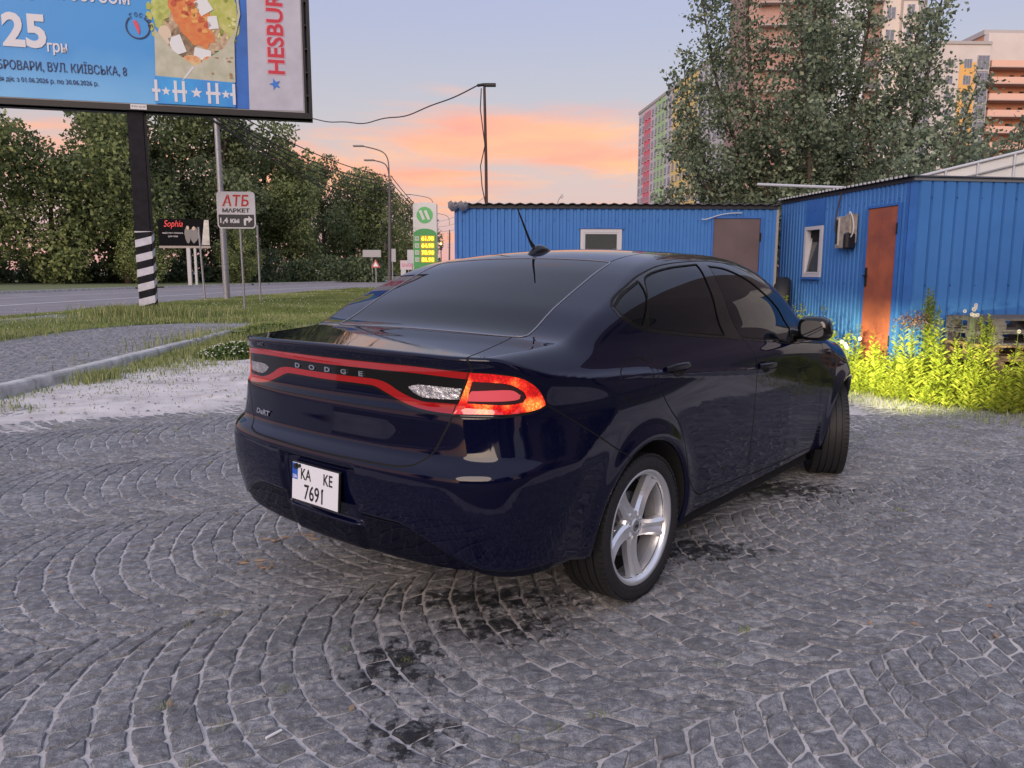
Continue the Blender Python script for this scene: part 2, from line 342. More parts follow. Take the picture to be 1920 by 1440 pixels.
M_rim = mat('silver_alloy', (.80, .81, .84), .30, metal=.8, coat=.3)
M_dark = mat('underbody', (.006, .006, .007), .9)
M_red = mat('red_lens', (.19, .004, .006), .05, coat=1, emit=(1, .008, .012), estr=.06)
def lamp_mat(name, c1, c2, s1, s2, sc):
    """faceted lens: dim red between the filaments, orange where the bulbs sit behind it"""
    m = mat(name, c1, .08, coat=1.0); t = m.node_tree; b = t.nodes['Principled BSDF']
    tc = t.nodes.new('ShaderNodeTexCoord'); n = t.nodes.new('ShaderNodeTexVoronoi'); n.inputs['Scale'].default_value = sc; t.links.new(tc.outputs['Object'], n.inputs['Vector'])
    n3 = t.nodes.new('ShaderNodeTexNoise'); n3.inputs['Scale'].default_value = 11; n3.inputs['Detail'].default_value = 1; t.links.new(tc.outputs['Object'], n3.inputs['Vector'])
    mr = t.nodes.new('ShaderNodeMapRange'); mr.interpolation_type = 'SMOOTHSTEP'; mr.inputs[1].default_value = .42; mr.inputs[2].default_value = .66; t.links.new(n3.outputs['Fac'], mr.inputs[0])
    mc = t.nodes.new('ShaderNodeMix'); mc.data_type = 'RGBA'; mc.inputs[6].default_value = (*c1, 1); mc.inputs[7].default_value = (*c2, 1); t.links.new(mr.outputs[0], mc.inputs[0]); t.links.new(mc.outputs[2], b.inputs['Emission Color'])
    ms_ = t.nodes.new('ShaderNodeMapRange'); ms_.inputs[3].default_value = s1; ms_.inputs[4].default_value = s2; t.links.new(mr.outputs[0], ms_.inputs[0]); fc = t.nodes.new('ShaderNodeMapRange'); fc.inputs[2].default_value = .6; fc.inputs[3].default_value = 1.5; fc.inputs[4].default_value = .45; t.links.new(n.outputs['Distance'], fc.inputs[0])
    mu = t.nodes.new('ShaderNodeMath'); mu.operation = 'MULTIPLY'; t.links.new(ms_.outputs[0], mu.inputs[0]); t.links.new(fc.outputs[0], mu.inputs[1]); t.links.new(mu.outputs[0], b.inputs['Emission Strength'])
    b.inputs['Base Color'].default_value = (.30, .008, .01, 1)
    return m
M_glow = lamp_mat('lit_tail_lens', (1, .006, .008), (1, .17, .03), .28, 1.2, 120)
M_pink = mat('pale_red_lens', (.45, .07, .09), .06, coat=1, emit=(1, .10, .13), estr=.14)
M_smoke = mat('smoked_lens', (.035, .012, .016), .06, coat=1)
M_clear = mat('clear_reflector', (.55, .56, .6), .18, metal=.7, coat=1, bump=.8, bscale=70, var=.4, vscale=40)
M_amber = mat('amber_led', (1, .35, .05), .2, emit=(1, .22, .03), estr=4)

def poly_sd(pts, px_, py_):
    """signed distance to a closed outline (negative inside)"""
    P = np.asarray(pts, float); A = P; B = np.roll(P, -1, 0); d2 = np.full(px_.shape, 1e9); ins = np.zeros(px_.shape, bool)
    for a, b in zip(A, B):
        e = b - a; wx = px_ - a[0]; wy = py_ - a[1]; t = np.clip((wx * e[0] + wy * e[1]) / max(e @ e, 1e-12), 0, 1)
        d2 = np.minimum(d2, (wx - t * e[0]) ** 2 + (wy - t * e[1]) ** 2)
        if a[1] != b[1]:
            c = (a[1] > py_) != (b[1] > py_); xi = (b[0] - a[0]) * (py_ - a[1]) / (b[1] - a[1]) + a[0]
            ins ^= c & (px_ < xi)
    return np.where(ins, -1, 1) * np.sqrt(d2)
def smooth_closed(pts, n=5, corner=38):
    """Catmull-Rom through the points, keeping corners sharper than the given angle"""
    P = [np.array(p, float) for p in pts]; m = len(P); o = []
    sharp = []
    for i in range(m):
        a = P[i] - P[i - 1]; b = P[(i + 1) % m] - P[i]; c = a @ b / (np.linalg.norm(a) * np.linalg.norm(b) + 1e-9); sharp.append(c < math.cos(R(corner)))
    for i in range(m):
        p0, p1, p2, p3 = P[i - 1], P[i], P[(i + 1) % m], P[(i + 2) % m]
        if sharp[i]: p0 = 2 * p1 - p2
        if sharp[(i + 1) % m]: p3 = 2 * p2 - p1
        for k in range(n):
            t = k / n; o.append(p1 + .5 * t * (p2 - p0 + t * (2 * p0 - 5 * p1 + 4 * p2 - p3 + t * (3 * (p1 - p2) + p3 - p0))))
    return np.array(o)
class Shell:
    def __init__(s, P, F): s.P = P; s.F = F; s.lab = np.zeros(len(F), int); s.dep = np.zeros(len(P)); s.names = ['body']
    def idx(s, n):
        if n not in s.names: s.names.append(n)
        return s.names.index(n)
    def cut(s, fld, proj=True):
        v = fld(s.P); v = np.where(np.abs(v) < 2e-4, 0.0, v); sg = np.sign(v).astype(int)
        S = sg[s.F]; cross = (S.min(1) < 0) & (S.max(1) > 0)
        if not cross.any(): return np.where(sg == 0)[0]
        keep = s.F[~cross]; kl = s.lab[~cross]; T = s.F[cross]; tl = s.lab[cross]; ST = S[cross]
        E = np.concatenate([T[:, [0, 1]], T[:, [1, 2]], T[:, [2, 0]]]); E = np.sort(E, 1); E = E[sg[E[:, 0]] * sg[E[:, 1]] < 0]; E = np.unique(E, axis=0)
        a, b = E[:, 0], E[:, 1]; t = v[a] / (v[a] - v[b]); NP = s.P[a] + t[:, None] * (s.P[b] - s.P[a])
        if proj: NP = project(NP, 2)
        nd = s.dep[a] + t * (s.dep[b] - s.dep[a]); base = len(s.P); key = a.astype(np.int64) * (10 ** 8) + b; order = np.argsort(key); key = key[order]
        def nid(i, j):
            lo, hi = np.minimum(i, j), np.maximum(i, j); return base + order[np.searchsorted(key, lo.astype(np.int64) * (10 ** 8) + hi)]
        nf = []; nl = []
        z = (ST == 0).sum(1)
        # one vertex on the line
        q = z == 1
        if q.any():
            Tq = T[q]; k = (ST[q] == 0).argmax(1); r = np.arange(len(Tq)); o_, a_, b_ = Tq[r, k], Tq[r, (k + 1) % 3], Tq[r, (k + 2) % 3]; m = nid(a_, b_)
            nf += [np.stack([o_, a_, m], 1), np.stack([o_, m, b_], 1)]; nl += [tl[q]] * 2
        q = z == 0
        if q.any():
            Tq = T[q]; Sq = ST[q]; odd = np.where(Sq.sum(1) > 0, -1, 1); k = (Sq == odd[:, None]).argmax(1); r = np.arange(len(Tq))
            o_, a_, b_ = Tq[r, k], Tq[r, (k + 1) % 3], Tq[r, (k + 2) % 3]; ma = nid(o_, a_); mb = nid(o_, b_)
            nf += [np.stack([o_, ma, mb], 1), np.stack([ma, a_, b_], 1), np.stack([ma, b_, mb], 1)]; nl += [tl[q]] * 3
        s.P = np.concatenate([s.P, NP]); s.dep = np.concatenate([s.dep, nd]); s.F = np.concatenate([keep] + nf); s.lab = np.concatenate([kl] + nl)
        return np.concatenate([np.where(sg == 0)[0], np.arange(base, base + len(NP))])
    def cen(s): return s.P[s.F].mean(1)
    def region(s, fld, name, over=None, gap=0.0, depth=.006):
        z = s.cut(fld)
        if gap > 0:
            s.cut(lambda P: fld(P) - gap); s.cut(lambda P: fld(P) + gap)
            s.dep[z] = depth
        c = fld(s.cen()); ok = np.ones(len(s.F), bool) if over is None else np.isin(s.lab, [s.idx(n) for n in over])
        s.lab[ok & (c < -gap)] = s.idx(name)
        if gap > 0: s.lab[(np.abs(c) <= gap) & (ok | (c > 0)) & (s.lab != s.idx('hole'))] = s.idx('gap')
    def line(s, fld, mask, gap=.002, depth=.006):
        """a groove along fld = 0 where mask(P) is negative"""
        g = lambda P: np.where(mask(P) < .02, fld(P), 1.0 + 0 * P[:, 0])
        z = s.cut(g); s.cut(lambda P: g(P) - gap); s.cut(lambda P: g(P) + gap)
        z = z[mask(s.P[z]) < 0]; s.dep[z] = depth
        ce = s.cen(); s.lab[(np.abs(g(ce)) < gap) & (mask(ce) < 0)] = s.idx('gap')
def cage():
    ids = {}; Pts = []; F = []
    nx, ny, nz_ = 324, 140, 104
    gx = np.linspace(-1.3, 3.95, nx + 1); gy = np.linspace(-1.1, 1.1, ny + 1); gz = np.linspace(.17, 1.75, nz_ + 1)
    def grid(A, flip):
        b = sum(len(p) for p in Pts); n, m = A.shape[:2]; Pts.append(A.reshape(-1, 3)); i = np.arange(n * m).reshape(n, m) + b
        q = np.stack([i[:-1, :-1], i[1:, :-1], i[1:, 1:], i[:-1, 1:]], -1).reshape(-1, 4)
        F.append(q[:, ::-1] if flip else q)
    X, Z = np.meshgrid(gx, gz, indexing='ij')
    grid(np.stack([X, X * 0 - 1.1, Z], -1), False); grid(np.stack([X, X * 0 + 1.1, Z], -1), True)
    Y, Z = np.meshgrid(gy, gz, indexing='ij'); grid(np.stack([Y * 0 - 1.3, Y, Z], -1), True); grid(np.stack([Y * 0 + 3.95, Y, Z], -1), False)
    X, Y = np.meshgrid(gx, gy, indexing='ij'); grid(np.stack([X, Y, X * 0 + 1.75], -1), False)
    Pt = np.concatenate(Pts); Fq = np.concatenate(F); k = np.round(Pt * 1e4).astype(np.int64); _, fi, inv = np.unique(k, axis=0, return_index=True, return_inverse=True)
    inv = inv.reshape(-1); Pt = Pt[fi]; Fq = inv[Fq]
    O = np.stack([np.clip(Pt[:, 0], -.55, 2.95), np.clip(Pt[:, 1], -.42, .42), np.clip(Pt[:, 2], .48, .88)], 1)
    lo = np.zeros(len(Pt)); hi = np.ones(len(Pt)); D_ = Pt - O
    for _ in range(20):
        m = (lo + hi) / 2; ins = carf(O + m[:, None] * D_) < 0; lo = np.where(ins, m, lo); hi = np.where(ins, hi, m)
    P = O + ((lo + hi) / 2)[:, None] * D_
    # split quads along the shorter diagonal
    a = np.linalg.norm(P[Fq[:, 0]] - P[Fq[:, 2]], axis=1) < np.linalg.norm(P[Fq[:, 1]] - P[Fq[:, 3]], axis=1)
    T = np.concatenate([Fq[a][:, [0, 1, 2]], Fq[a][:, [0, 2, 3]], Fq[~a][:, [0, 1, 3]], Fq[~a][:, [1, 2, 3]]])
    return P, T
def surf(x, y, z, n=8):
    P = project(np.array([[x, y, z]], float), n); g = grad(P); g /= np.linalg.norm(g); return Vector(P[0]), Vector(g[0])
sh = Shell(*cage())
xyz = lambda P: (P[:, 0], P[:, 1], P[:, 2])
def side_fld(pts, ymin=.56, smooth=True, zmin=None):
    pl = smooth_closed(pts) if smooth else np.array(pts); x0, x1 = pl[:, 0].min() - .06, pl[:, 0].max() + .06; z0, z1 = pl[:, 1].min() - .06, pl[:, 1].max() + .06
    def g(P):
        x, y, z = xyz(P); r = np.full(len(P), .05); k = (x > x0) & (x < x1) & (z > z0) & (z < z1) & (np.abs(y) > ymin)
        r[k] = poly_sd(pl, x[k], z[k]); return r
    return g
def tail_fld(pts, smooth=True, corner=38):
    pl = smooth_closed(pts, corner=corner) if smooth else np.array(pts)
    def g(P):
        x, y, z = xyz(P); r = np.full(len(P), .05); k = (x < -.45) & (z > .8) & (z < 1.085); r[k] = poly_sd(pl, (np.abs(y) + x + .95)[k], z[k]); return r
    return g
trk = smooth_closed(TRK + [[0, 1.62], [-.3, 1.62], [-.3, .70]], corner=30)
def trunk_fld(P):
    x, y, z = xyz(P); r = np.full(len(P), .05); k = x < -.3; d = np.maximum(0, x - xr(y, z)); r[k] = poly_sd(trk, np.abs(y)[k], (z + d)[k]); return r
_rg = [[-.462, 0], [-.458, .32], [-.447, .50], [-.425, .578], [-.34, .570], [-.25, .562], [-.05, .556], [.1, .550], [.22, .545], [.252, .528], [.243, .30]]
RG = smooth_closed(_rg + [[.236, 0]] + [[a, -b_] for a, b_ in _rg[:0:-1]], corner=60)
def rglass_fld(P):
    x, y, z = xyz(P); r = np.full(len(P), .05); k = (x < .6) & (z > 1.10) & (np.abs(y) < .72) & (x > -.6); r[k] = poly_sd(RG, x[k], y[k]); return r
WS = smooth_closed([[1.66, 0], [1.60, .45], [1.62, .56], [1.75, .60], [2.35, .68], [2.42, .60], [2.52, 0], [2.42, -.60], [2.35, -.68], [1.75, -.60], [1.62, -.56], [1.60, -.45]], corner=60)
def ws_fld(P):
    x, y, z = xyz(P); r = np.full(len(P), .05); k = (x > 1.4) & (x < 2.7) & (z > .9); r[k] = poly_sd(WS, x[k], y[k]); return r
def arch_fld(P):
    x, y, z = xyz(P); r = np.full(len(P), .05)
    for cx, cz in WC:
        k = (np.hypot(x - cx, z - cz) < .6) & (np.abs(y) > .55); r[k] = np.hypot(x - cx, z - cz)[k] - RA
    return r
# --- cut the shell into its panels
sh.region(arch_fld, 'hole')
sh.region(trunk_fld, 'trunk_lid', gap=.0036)
sh.region(side_fld(DF, .6), 'front_door', over=['body'], gap=.0034)
sh.region(side_fld(DR, .6), 'rear_door', over=['body'], gap=.0034)
sh.region(side_fld(FUEL, .6), 'fuel_door', over=['body'], gap=.0030, depth=.006)
LAMP[0] = [.7775, 1.053]; LAMP[-1] = [.742, .985]; LAMP[-2] = [.695, .903]
sh.region(tail_fld(LAMP, corner=40), 'tail_lamp', over=['body', 'gap'], gap=.0022)
sh.region(tail_fld([p for p in LAMPIN]), 'smoked', over=['tail_lamp'])
sh.region(tail_fld(PINK), 'pink', over=['smoked'])
bar_top = [[.84, 1.049], [.748, 1.0525], [.461, 1.062], [.035, 1.0625], [-.2, 1.063], [-.2, 1.035], [.032, 1.036], [.46, 1.038], [.748, 1.029], [.84, 1.026]]
low = [[-.2, 1.000], [.097, 1.0], [.27, 1.001], [.33, .997], [.373, .987], [.42, .968], [.471, .952], [.52, .942], [.567, .9375], [.66, .939], [.84, .939], [.84, .905], [.66, .906], [.566, .910], [.50, .917], [.456, .926], [.40, .942], [.343, .960], [.30, .973], [.253, .977], [.03, .976], [-.2, .975]]
panel = [[.84, 1.058], [.748, 1.058], [.461, 1.068], [-.2, 1.069], [-.2, .966], [.03, .967], [.25, .968], [.30, .963], [.343, .950], [.40, .932], [.456, .915], [.50, .906], [.566, .899], [.66, .896], [.84, .895]]
sh.region(tail_fld(panel), 'light_panel', over=['trunk_lid'])
sh.region(tail_fld(bar_top), 'bar', over=['light_panel'])
sh.region(tail_fld(low), 'bar', over=['light_panel'])
sh.region(tail_fld(REVL), 'rev', over=['light_panel'])
# bumper seam from the lamp tip to the wheel arch, then everything below
seam = [[-.46, .828], [-.3, .727], [-.2, .668], [-.2, .2], [-1.3, .2], [-1.3, .9], [-.70, .904], [-.628, .925]]
seam = [[-.628, .925], [-.5, .851], [-.4, .788], [-.2, .675], [-.2, .1], [-1.4, .1], [-1.4, .897], [-.80, .897], [-.70, .905]]
def bump_fld(P):
    x, y, z = xyz(P); r = np.full(len(P), .05); k = (x < -.1); r[k] = poly_sd(np.array(seam), x[k], z[k]); return r
sh.region(bump_fld, 'rear_bumper', over=['body'], gap=.0028, depth=.005)
sh.lab[(sh.lab == sh.idx('gap')) & (sh.cen()[:, 0] < -.15) & (sh.cen()[:, 2] > .898) & (sh.cen()[:, 2] < .903) & (sh.cen()[:, 0] < -.72) & (sh.cen()[:, 1] > 9)] = 0
def val_fld(P):
    x, y, z = xyz(P); ay = np.abs(y); zl = .497 - .14 * sst(.42, .80, ay) - .008; zl = np.where(ay < .255, .43, zl)
    r = np.full(len(P), .05); k = (x < -.45) & (z < .6); r[k] = (z - zl)[k]; return np.maximum(r, (x + .62) * .8)
sh.region(val_fld, 'lower_valance', over=['rear_bumper'])
# glass
sh.region(side_fld(DLO, .56), 'trim', over=['body', 'gap', 'rear_door', 'front_door'], gap=.0022, depth=.004)
for nm, pg in (('quarter_glass', GQ), ('rear_door_glass', GR), ('front_door_glass', GF)):
    sh.region(side_fld(pg, .56), nm, over=['trim'], gap=.003, depth=.007)
def rg_out(P): return rglass_fld(P) - .010
sh.region(rg_out, 'trim', over=['body'], gap=.0015, depth=.003)
sh.region(rglass_fld, 'rear_window', over=['trim', 'gap'])
sh.region(ws_fld, 'windshield', over=['body'], gap=.003)
# roof joints, running forward from the rear window corners
ditch = lambda P: np.abs(P[:, 1]) - (.540 + .03 * sst(.35, 1.5, P[:, 0]))
sh.line(ditch, lambda P: np.maximum(np.maximum(.262 - P[:, 0], P[:, 0] - 1.60), 1.2 - P[:, 2]), gap=.004, depth=.006)
# bonnet joint, front bumper
hood = lambda P: np.abs(P[:, 1]) - np.interp(P[:, 0], [2.3, 3.0, 3.45], [.74, .68, .55])
sh.line(hood, lambda P: np.maximum(np.maximum(2.42 - P[:, 0], P[:, 0] - 3.45), .75 - P[:, 2]), gap=.0025)
hl = [[2.98, .80], [3.2, .83], [3.42, .79], [3.58, .72], [3.62, .64], [3.45, .63], [3.2, .68]]
def head_fld(P):
    x, y, z = xyz(P); r = np.full(len(P), .05); k = (x > 2.8) & (np.abs(y) > .42); r[k] = poly_sd(smooth_closed(hl), x[k], z[k]); return r
sh.region(head_fld, 'headlamp', over=['body', 'gap'], gap=.002)
fb = lambda P: P[:, 2] - np.interp(P[:, 0], [2.7, 3.1, 3.6], [.62, .66, .62])
sh.line(fb, lambda P: np.maximum(3.02 - P[:, 0], 9 * (np.abs(P[:, 1]) < .3) - 0.1), gap=.002)
sh.region(lambda P: np.where((P[:, 0] > 3.3) & (np.abs(P[:, 1]) < .55), np.abs(P[:, 2] - .40) - .11, .05), 'grille', over=['body'])
NRM = grad(sh.P); NRM /= np.linalg.norm(NRM, axis=1)[:, None] + 1e-9
POS = sh.P - NRM * sh.dep[:, None]
def piece(names, name, m, side=0, offset=0.0, label=None, flt=None):
    k = np.isin(sh.lab, [sh.idx(n) for n in names]); c = sh.cen()
    if side: k &= (c[:, 1] * side > 0)
    if flt is not None: k &= flt(c)
    F = sh.F[k]
    if not len(F): print('EMPTY', name); return None
    u, inv = np.unique(F, return_inverse=True); F = inv.reshape(-1, 3)
    o = np_mesh(name, POS[u] + NRM[u] * offset, F, m, car, smooth=True, normals=NRM[u])
    if label: o['label'] = label
    return o
piece(['body'], 'body', M_paint); piece(['gap'], 'panel_gaps', M_gap)
piece(['trunk_lid'], 'trunk_lid', M_paint); piece(['rear_bumper'], 'rear_bumper', M_paint); piece(['lower_valance'], 'lower_valance', mat('valance_paint', (.004, .0045, .012), .35, coat=.5, spec=0.0))
for sd_ in (-1, 1):
    d1 = piece(['rear_door'], 'rear_door', M_paint, sd_); d2 = piece(['front_door'], 'front_door', M_paint, sd_)
    fd = piece(['fuel_door'], 'fuel_door', M_paint, sd_) if sd_ < 0 else piece(['fuel_door'], 'quarter_panel', M_paint, sd_)
    piece(['quarter_glass'], 'quarter_window', M_glass, sd_, -.004); piece(['rear_door_glass'], 'door_window', M_glass, sd_, -.004); piece(['front_door_glass'], 'door_window', M_glass, sd_, -.004)
    tl = piece(['tail_lamp'], 'tail_lamp', M_glow, sd_, label='glowing red tail lamp'); a = piece(['smoked'], 'smoked_lens', M_smoke, sd_, -.003); b = piece(['pink'], 'pale_lens', M_pink, sd_, -.001)
    for q in (a, b): q.parent = tl
    piece(['rev'], 'reversing_lamp', M_clear, sd_, -.001)
    piece(['headlamp'], 'headlamp', mat('headlamp_glass', (.7, .72, .75), .05, metal=.3, coat=1), sd_)
piece(['light_panel'], 'light_panel', M_blk); piece(['bar'], 'light_bar', M_red, offset=.0)
piece(['trim'], 'window_trim', M_blk); piece(['rear_window'], 'rear_window', M_glass); piece(['windshield'], 'windshield', M_glass); piece(['grille'], 'grille', M_bplast)
# pale tube added round the rear window as a painted edge highlight
g = MB(); _z = lambda a, b_: float(Hc(np.array([a]))[0] - Cr(np.array([a]))[0] * b_ * b_); _p = [surf(a, b_, _z(a, b_), 4)[0] + Vector((0, 0, .001)) for a, b_ in [tuple(q) for q in (RG * np.array([1.0, 1.016]))[::2]]]; g.tube(_p + _p[:1], .0032, mat('edge_highlight', (.16, .165, .21), .25, coat=1), 6); g.build('window_edge_highlight', None, car)
# wheel arches: liner that starts exactly at the cut edge of the panel
def arch_liner(cx, cz, sg):
    n = 72; rings = []; a = np.linspace(-R(12), R(192), n); x = cx + RA * np.cos(a); z = cz + RA * np.sin(a)
    P0 = np.stack([x, sg * W(x, z), z], 1); P0 = project(P0, 0) if 0 else P0
    # settle on the real surface along y
    for _ in range(12):
        P0[:, 1] -= sg * np.clip(carf(P0), -.02, .02)
    prof = [(0, RA), (.004, RA - .012), (.02, RA - .014), (.10, RA - .008), (.36, RA + .0)]
    V = []; 
    for d, r in prof:
        V.append(np.stack([cx + r * np.cos(a), P0[:, 1] * 1.0 - sg * d if d < .3 else np.full(n, sg * .55), cz + r * np.sin(a)], 1))
    V.append(np.stack([np.full(n, cx), np.full(n, sg * .55), np.full(n, cz)], 1)); V = np.concatenate(V); F = []
    for j in range(len(prof)):
        for i in range(n - 1): F.append((j * n + i, j * n + i + 1, (j + 1) * n + i + 1, (j + 1) * n + i))
    if sg < 0: F = [q[::-1] for q in F]
    mb = MB(); mb.add(V, F[:2 * (n - 1)], M_paint, True); mb.add(V, F[2 * (n - 1):], M_dark, True); return mb.build('wheel_arch', None, car)
for cx, cz in WC:
    for sg in (-1, 1): arch_liner(cx, cz, sg)
mb = MB(); mb.box(.42, 2.28, -.80, .80, .165, .24, M_dark); mb.box(-.74, -.425, -.66, .66, .30, .36, M_dark); mb.box(-.42, .44, -.62, .62, .20, .5, M_dark); mb.box(-.70, -.44, -.40, .40, .285, .30, M_dark); mb.box(2.26, 3.3, -.52, .52, .2, .4, M_dark)
mb.box(-.9, 3.3, -.5, .5, .4, .6, M_dark)
mb.tube([(-.42, -.45, .30), (-.6, -.46, .31), (-.80, -.46, .315)], .025, M_bplast); mb.build('underbody', None, car)
# --- wheels
def make_wheel(name='wheel'):
    t = link(bpy.data.objects.new(name, None)); t.parent = car
    tyre = MB(); hw = .112
    prof = [(.222, -.075), (.232, -.090), (.247, -.101), (.266, -.110), (.288, -.110), (.304, -.104), (.3125, -.094), (.3165, -.080)]
    def row(r0, y): return (r0, y)
    tr = []
    for y in (-.062, -.024, .018, .056): tr += [(.318, y - .004), (.318, y), (.309, y + .0005), (.309, y + .0075), (.318, y + .008)]
    prof = prof + tr + [(.3165, .080), (.3125, .094), (.304, .104), (.288, .110), (.262, .110), (.236, .102), (.222, .08)]
    tyre.lathe(prof, 96, M_rub, smooth=False)
    # shoulder blocks, one row each side
    for sgn in (-1, 1):
        for k in range(72):
            a = 2 * math.pi * k / 72; Mx = Matrix.Rotation(a, 4, 'Y')
            y0, y1 = sorted((sgn * .074, sgn * .104)); tyre.box(.3085, .3186, y0, y1, -.0105, .0105, M_rub, M=Mx)
    ty = tyre.build('tyre', None, t)
    rim = MB()
    rim.lathe([(.2490, -.094), (.2515, -.099), (.2485, -.104), (.2385, -.102), (.229, -.092), (.224, -.080), (.222, -.045), (.216, -.02), (.216, .05), (.224, .09)], 96, M_rim)
    rim.lathe([(.2155, -.040), (.2145, -.02), (.2145, .05)], 64, mat('barrel_grey', (.42, .42, .45), .4, metal=.5))
    # five swept spokes with a raised ridge each side of a groove
    for k in range(5):
        a0 = R(-14 + 72 * k); V = []; F = []; nr = 12; cs = 7
        for i in range(nr):
            u = i / (nr - 1); r_ = .045 + u * .195; half = .024 * (1 - u) ** 1.3 + .021 + .036 * u ** 3
            sw = -.20 + .34 * u - .15 * u * u; yb = -.066 - .020 * u ** 1.4 + .012 * math.sin(math.pi * u)
            pr = [(-1, .034), (-.96, .008), (-.60, -.005), (0, .006 + .003 * u), (.60, -.005), (.96, .008), (1, .034)]
            for c, dy in pr:
                w_ = c * half; ca = a0 + sw + w_ / r_ if r_ > .07 else a0 + sw + w_ / .07
                V.append((r_ * math.cos(ca), yb + dy, r_ * math.sin(ca)))
        for i in range(nr - 1):
            for c in range(cs - 1): F.append((i * cs + c, i * cs + c + 1, (i + 1) * cs + c + 1, (i + 1) * cs + c))
        rim.add(V, F, M_rim, False)
    rim.lathe([(.0, -.070), (.028, -.071), (.031, -.069), (.032, -.066), (.036, -.066), (.060, -.064), (.072, -.055), (.074, -.02)], 40, M_rim)
    rm = rim.build('rim', None, t)
    hub = MB(); hub.lathe([(0, -.073), (.020, -.0735), (.026, -.071), (.027, -.066)], 32, mat('cap_silver', (.35, .36, .4), .3, metal=.8)); hc = hub.build('hub_cap', None, t)
    text_mesh('cap_lettering', 'OZ', .017, M_blk, t, Matrix.Translation((0, -.0742, -.006)), .0004, .0004)
    for k in range(5):
        a = R(22 + 72 * k); nb = MB(); Mx = Matrix.Translation((.048 * math.cos(a), 0, .048 * math.sin(a)))
        nb.lathe([(.0125, -.060), (.0125, -.0665), (.009, -.0665), (.009, -.060)], 12, M_rim, Mx); nb.lathe([(0, -.064), (.0078, -.064), (.0078, -.055)], 6, mat('bolt_dark', (.05, .05, .055), .4, metal=.6), Mx); nb.build('wheel_bolt', None, t)
    k_ = MB(); k_.lathe([(0, .012), (.216, .012), (.216, .03)], 40, M_dark); k_.box(-.16, -.06, -.03, .02, .03, .11, mat('caliper', (.05, .05, .055), .5, metal=.4)); k_.build('dark_disc_caliper', None, t)  # black disc added to deepen the dark between the spokes, with the caliper
    d = MB(); d.lathe([(.0, -.018), (.14, -.018), (.142, -.012), (.142, .01), (.0, .01)], 48, mat('brake_disc', (.10, .10, .105), .4, metal=.7)); d.build('brake_disc', None, t)
    v = MB(); a = R(170); v.tube([(.214 * math.cos(a), -.06, .214 * math.sin(a)), (.205 * math.cos(a), -.09, .205 * math.sin(a))], .004, M_chrome, 6); v.build('valve', None, t)
    return t
w0 = make_wheel()
def place_wheel(w, x, y, rz): w.location = (x, y, .318); w.rotation_euler = (0, 0, rz)
place_wheel(w0, 0, -.79, 0)
def wcopy(): return copy_tree(w0, car)
w1 = wcopy(); place_wheel(w1, 0, .79, math.pi)
w2 = wcopy(); place_wheel(w2, 2.703, -.775, R(27)); w3 = wcopy(); place_wheel(w3, 2.703, .775, math.pi + R(27))
# --- small fittings
# door handles: a pull bar over a flat black patch
def handle(xc, zc, sg):
    p, nrm = surf(xc, sg * .91, zc); mb = MB(); V = []; F = []; n = 15; m = 8
    for i in range(n):
        u = i / (n - 1) * 2 - 1; xx = xc + u * .105; ph = surf(xx, sg * .91, zc - .003 * u)[0]; lift = .030 * (1 - abs(u) ** 3.2) + .001; hh = .0125 + .004 * (1 - u * u)
        for k in range(m):
            a = 2 * math.pi * k / m; V.append(ph + nrm * (lift + .010 * math.cos(a)) + Vector((0, 0, 1)) * hh * math.sin(a))
    for i in range(n - 1):
        for k in range(m): F.append((i * m + k, i * m + (k + 1) % m, (i + 1) * m + (k + 1) % m, (i + 1) * m + k))
    mb.add(V, F, mat('handle_black', (.006, .006, .008), .22), True)
    # black patch on the skin behind the bar, standing in for a shaded cup
    V = []; F = []; n = 20
    for j, (rr, dd) in enumerate(((1, .0015), (.85, .002), (.0, .0025))):
        for k in range(n):
            a = 2 * math.pi * k / n; q = surf(xc + .055 * rr * math.cos(a), sg * .91, zc - .012 + .030 * rr * math.sin(a))[0]; V.append(q + nrm * dd)
    for j in range(2):
        for k in range(n): F.append((j * n + k, j * n + (k + 1) % n, (j + 1) * n + (k + 1) % n, (j + 1) * n + k))
    mb.add(V, F, M_dark, True); return mb.build('door_handle', None, car)
for sg in (-1, 1): handle(.245, .985, sg); handle(1.245, .905, sg)
# wing mirrors
def mirror(sg):
    V = []; F = []; nseg = 24; rings = []
    prof = [(-.065, .0), (-.062, .80), (-.050, .93), (-.02, 1.0), (.02, .97), (.055, .80), (.085, .50), (.098, .0)]
    cx, cy, cz = 1.735, sg * .995, 1.078
    for dx_, s_ in prof:
        for k in range(nseg):
            a = 2 * math.pi * k / nseg; ca, sa = math.cos(a), math.sin(a); p = .62
            yy = math.copysign(abs(ca) ** p, ca) * .092; zz = math.copysign(abs(sa) ** p, sa) * .070
            yy *= 1 - .12 * (zz / .070) * (1 if ca > 0 else -.3)
            V.append((cx + dx_, cy + sg * yy * s_, cz + zz * s_))
    for j in range(len(prof) - 1):
        for k in range(nseg): F.append((j * nseg + k, j * nseg + (k + 1) % nseg, (j + 1) * nseg + (k + 1) % nseg, (j + 1) * nseg + k))
    mb = MB(); mb.add(V, F, M_blk, True); h = mb.build('wing_mirror', None, car)
    g = MB(); g.add([(cx - .0665, cy + sg * (y - cy) * 1.0 if 0 else cy + (y - cy) * .86, cz + (z - cz) * .86) for (x, y, z) in V[nseg:2 * nseg]], [tuple(range(nseg))], mat('mirror_glass', (.07, .075, .09), .04, metal=.9)); gg = g.build('mirror_glass', None, car); gg.parent = h
    st = MB(); st.tube([(1.79, sg * .845, 1.035), (1.775, sg * .90, 1.035), (1.765, sg * .94, 1.045)], [.034, .028, .03], M_blk, 10); s2 = st.build('mirror_arm', None, h)
for sg in (-1, 1): mirror(sg)
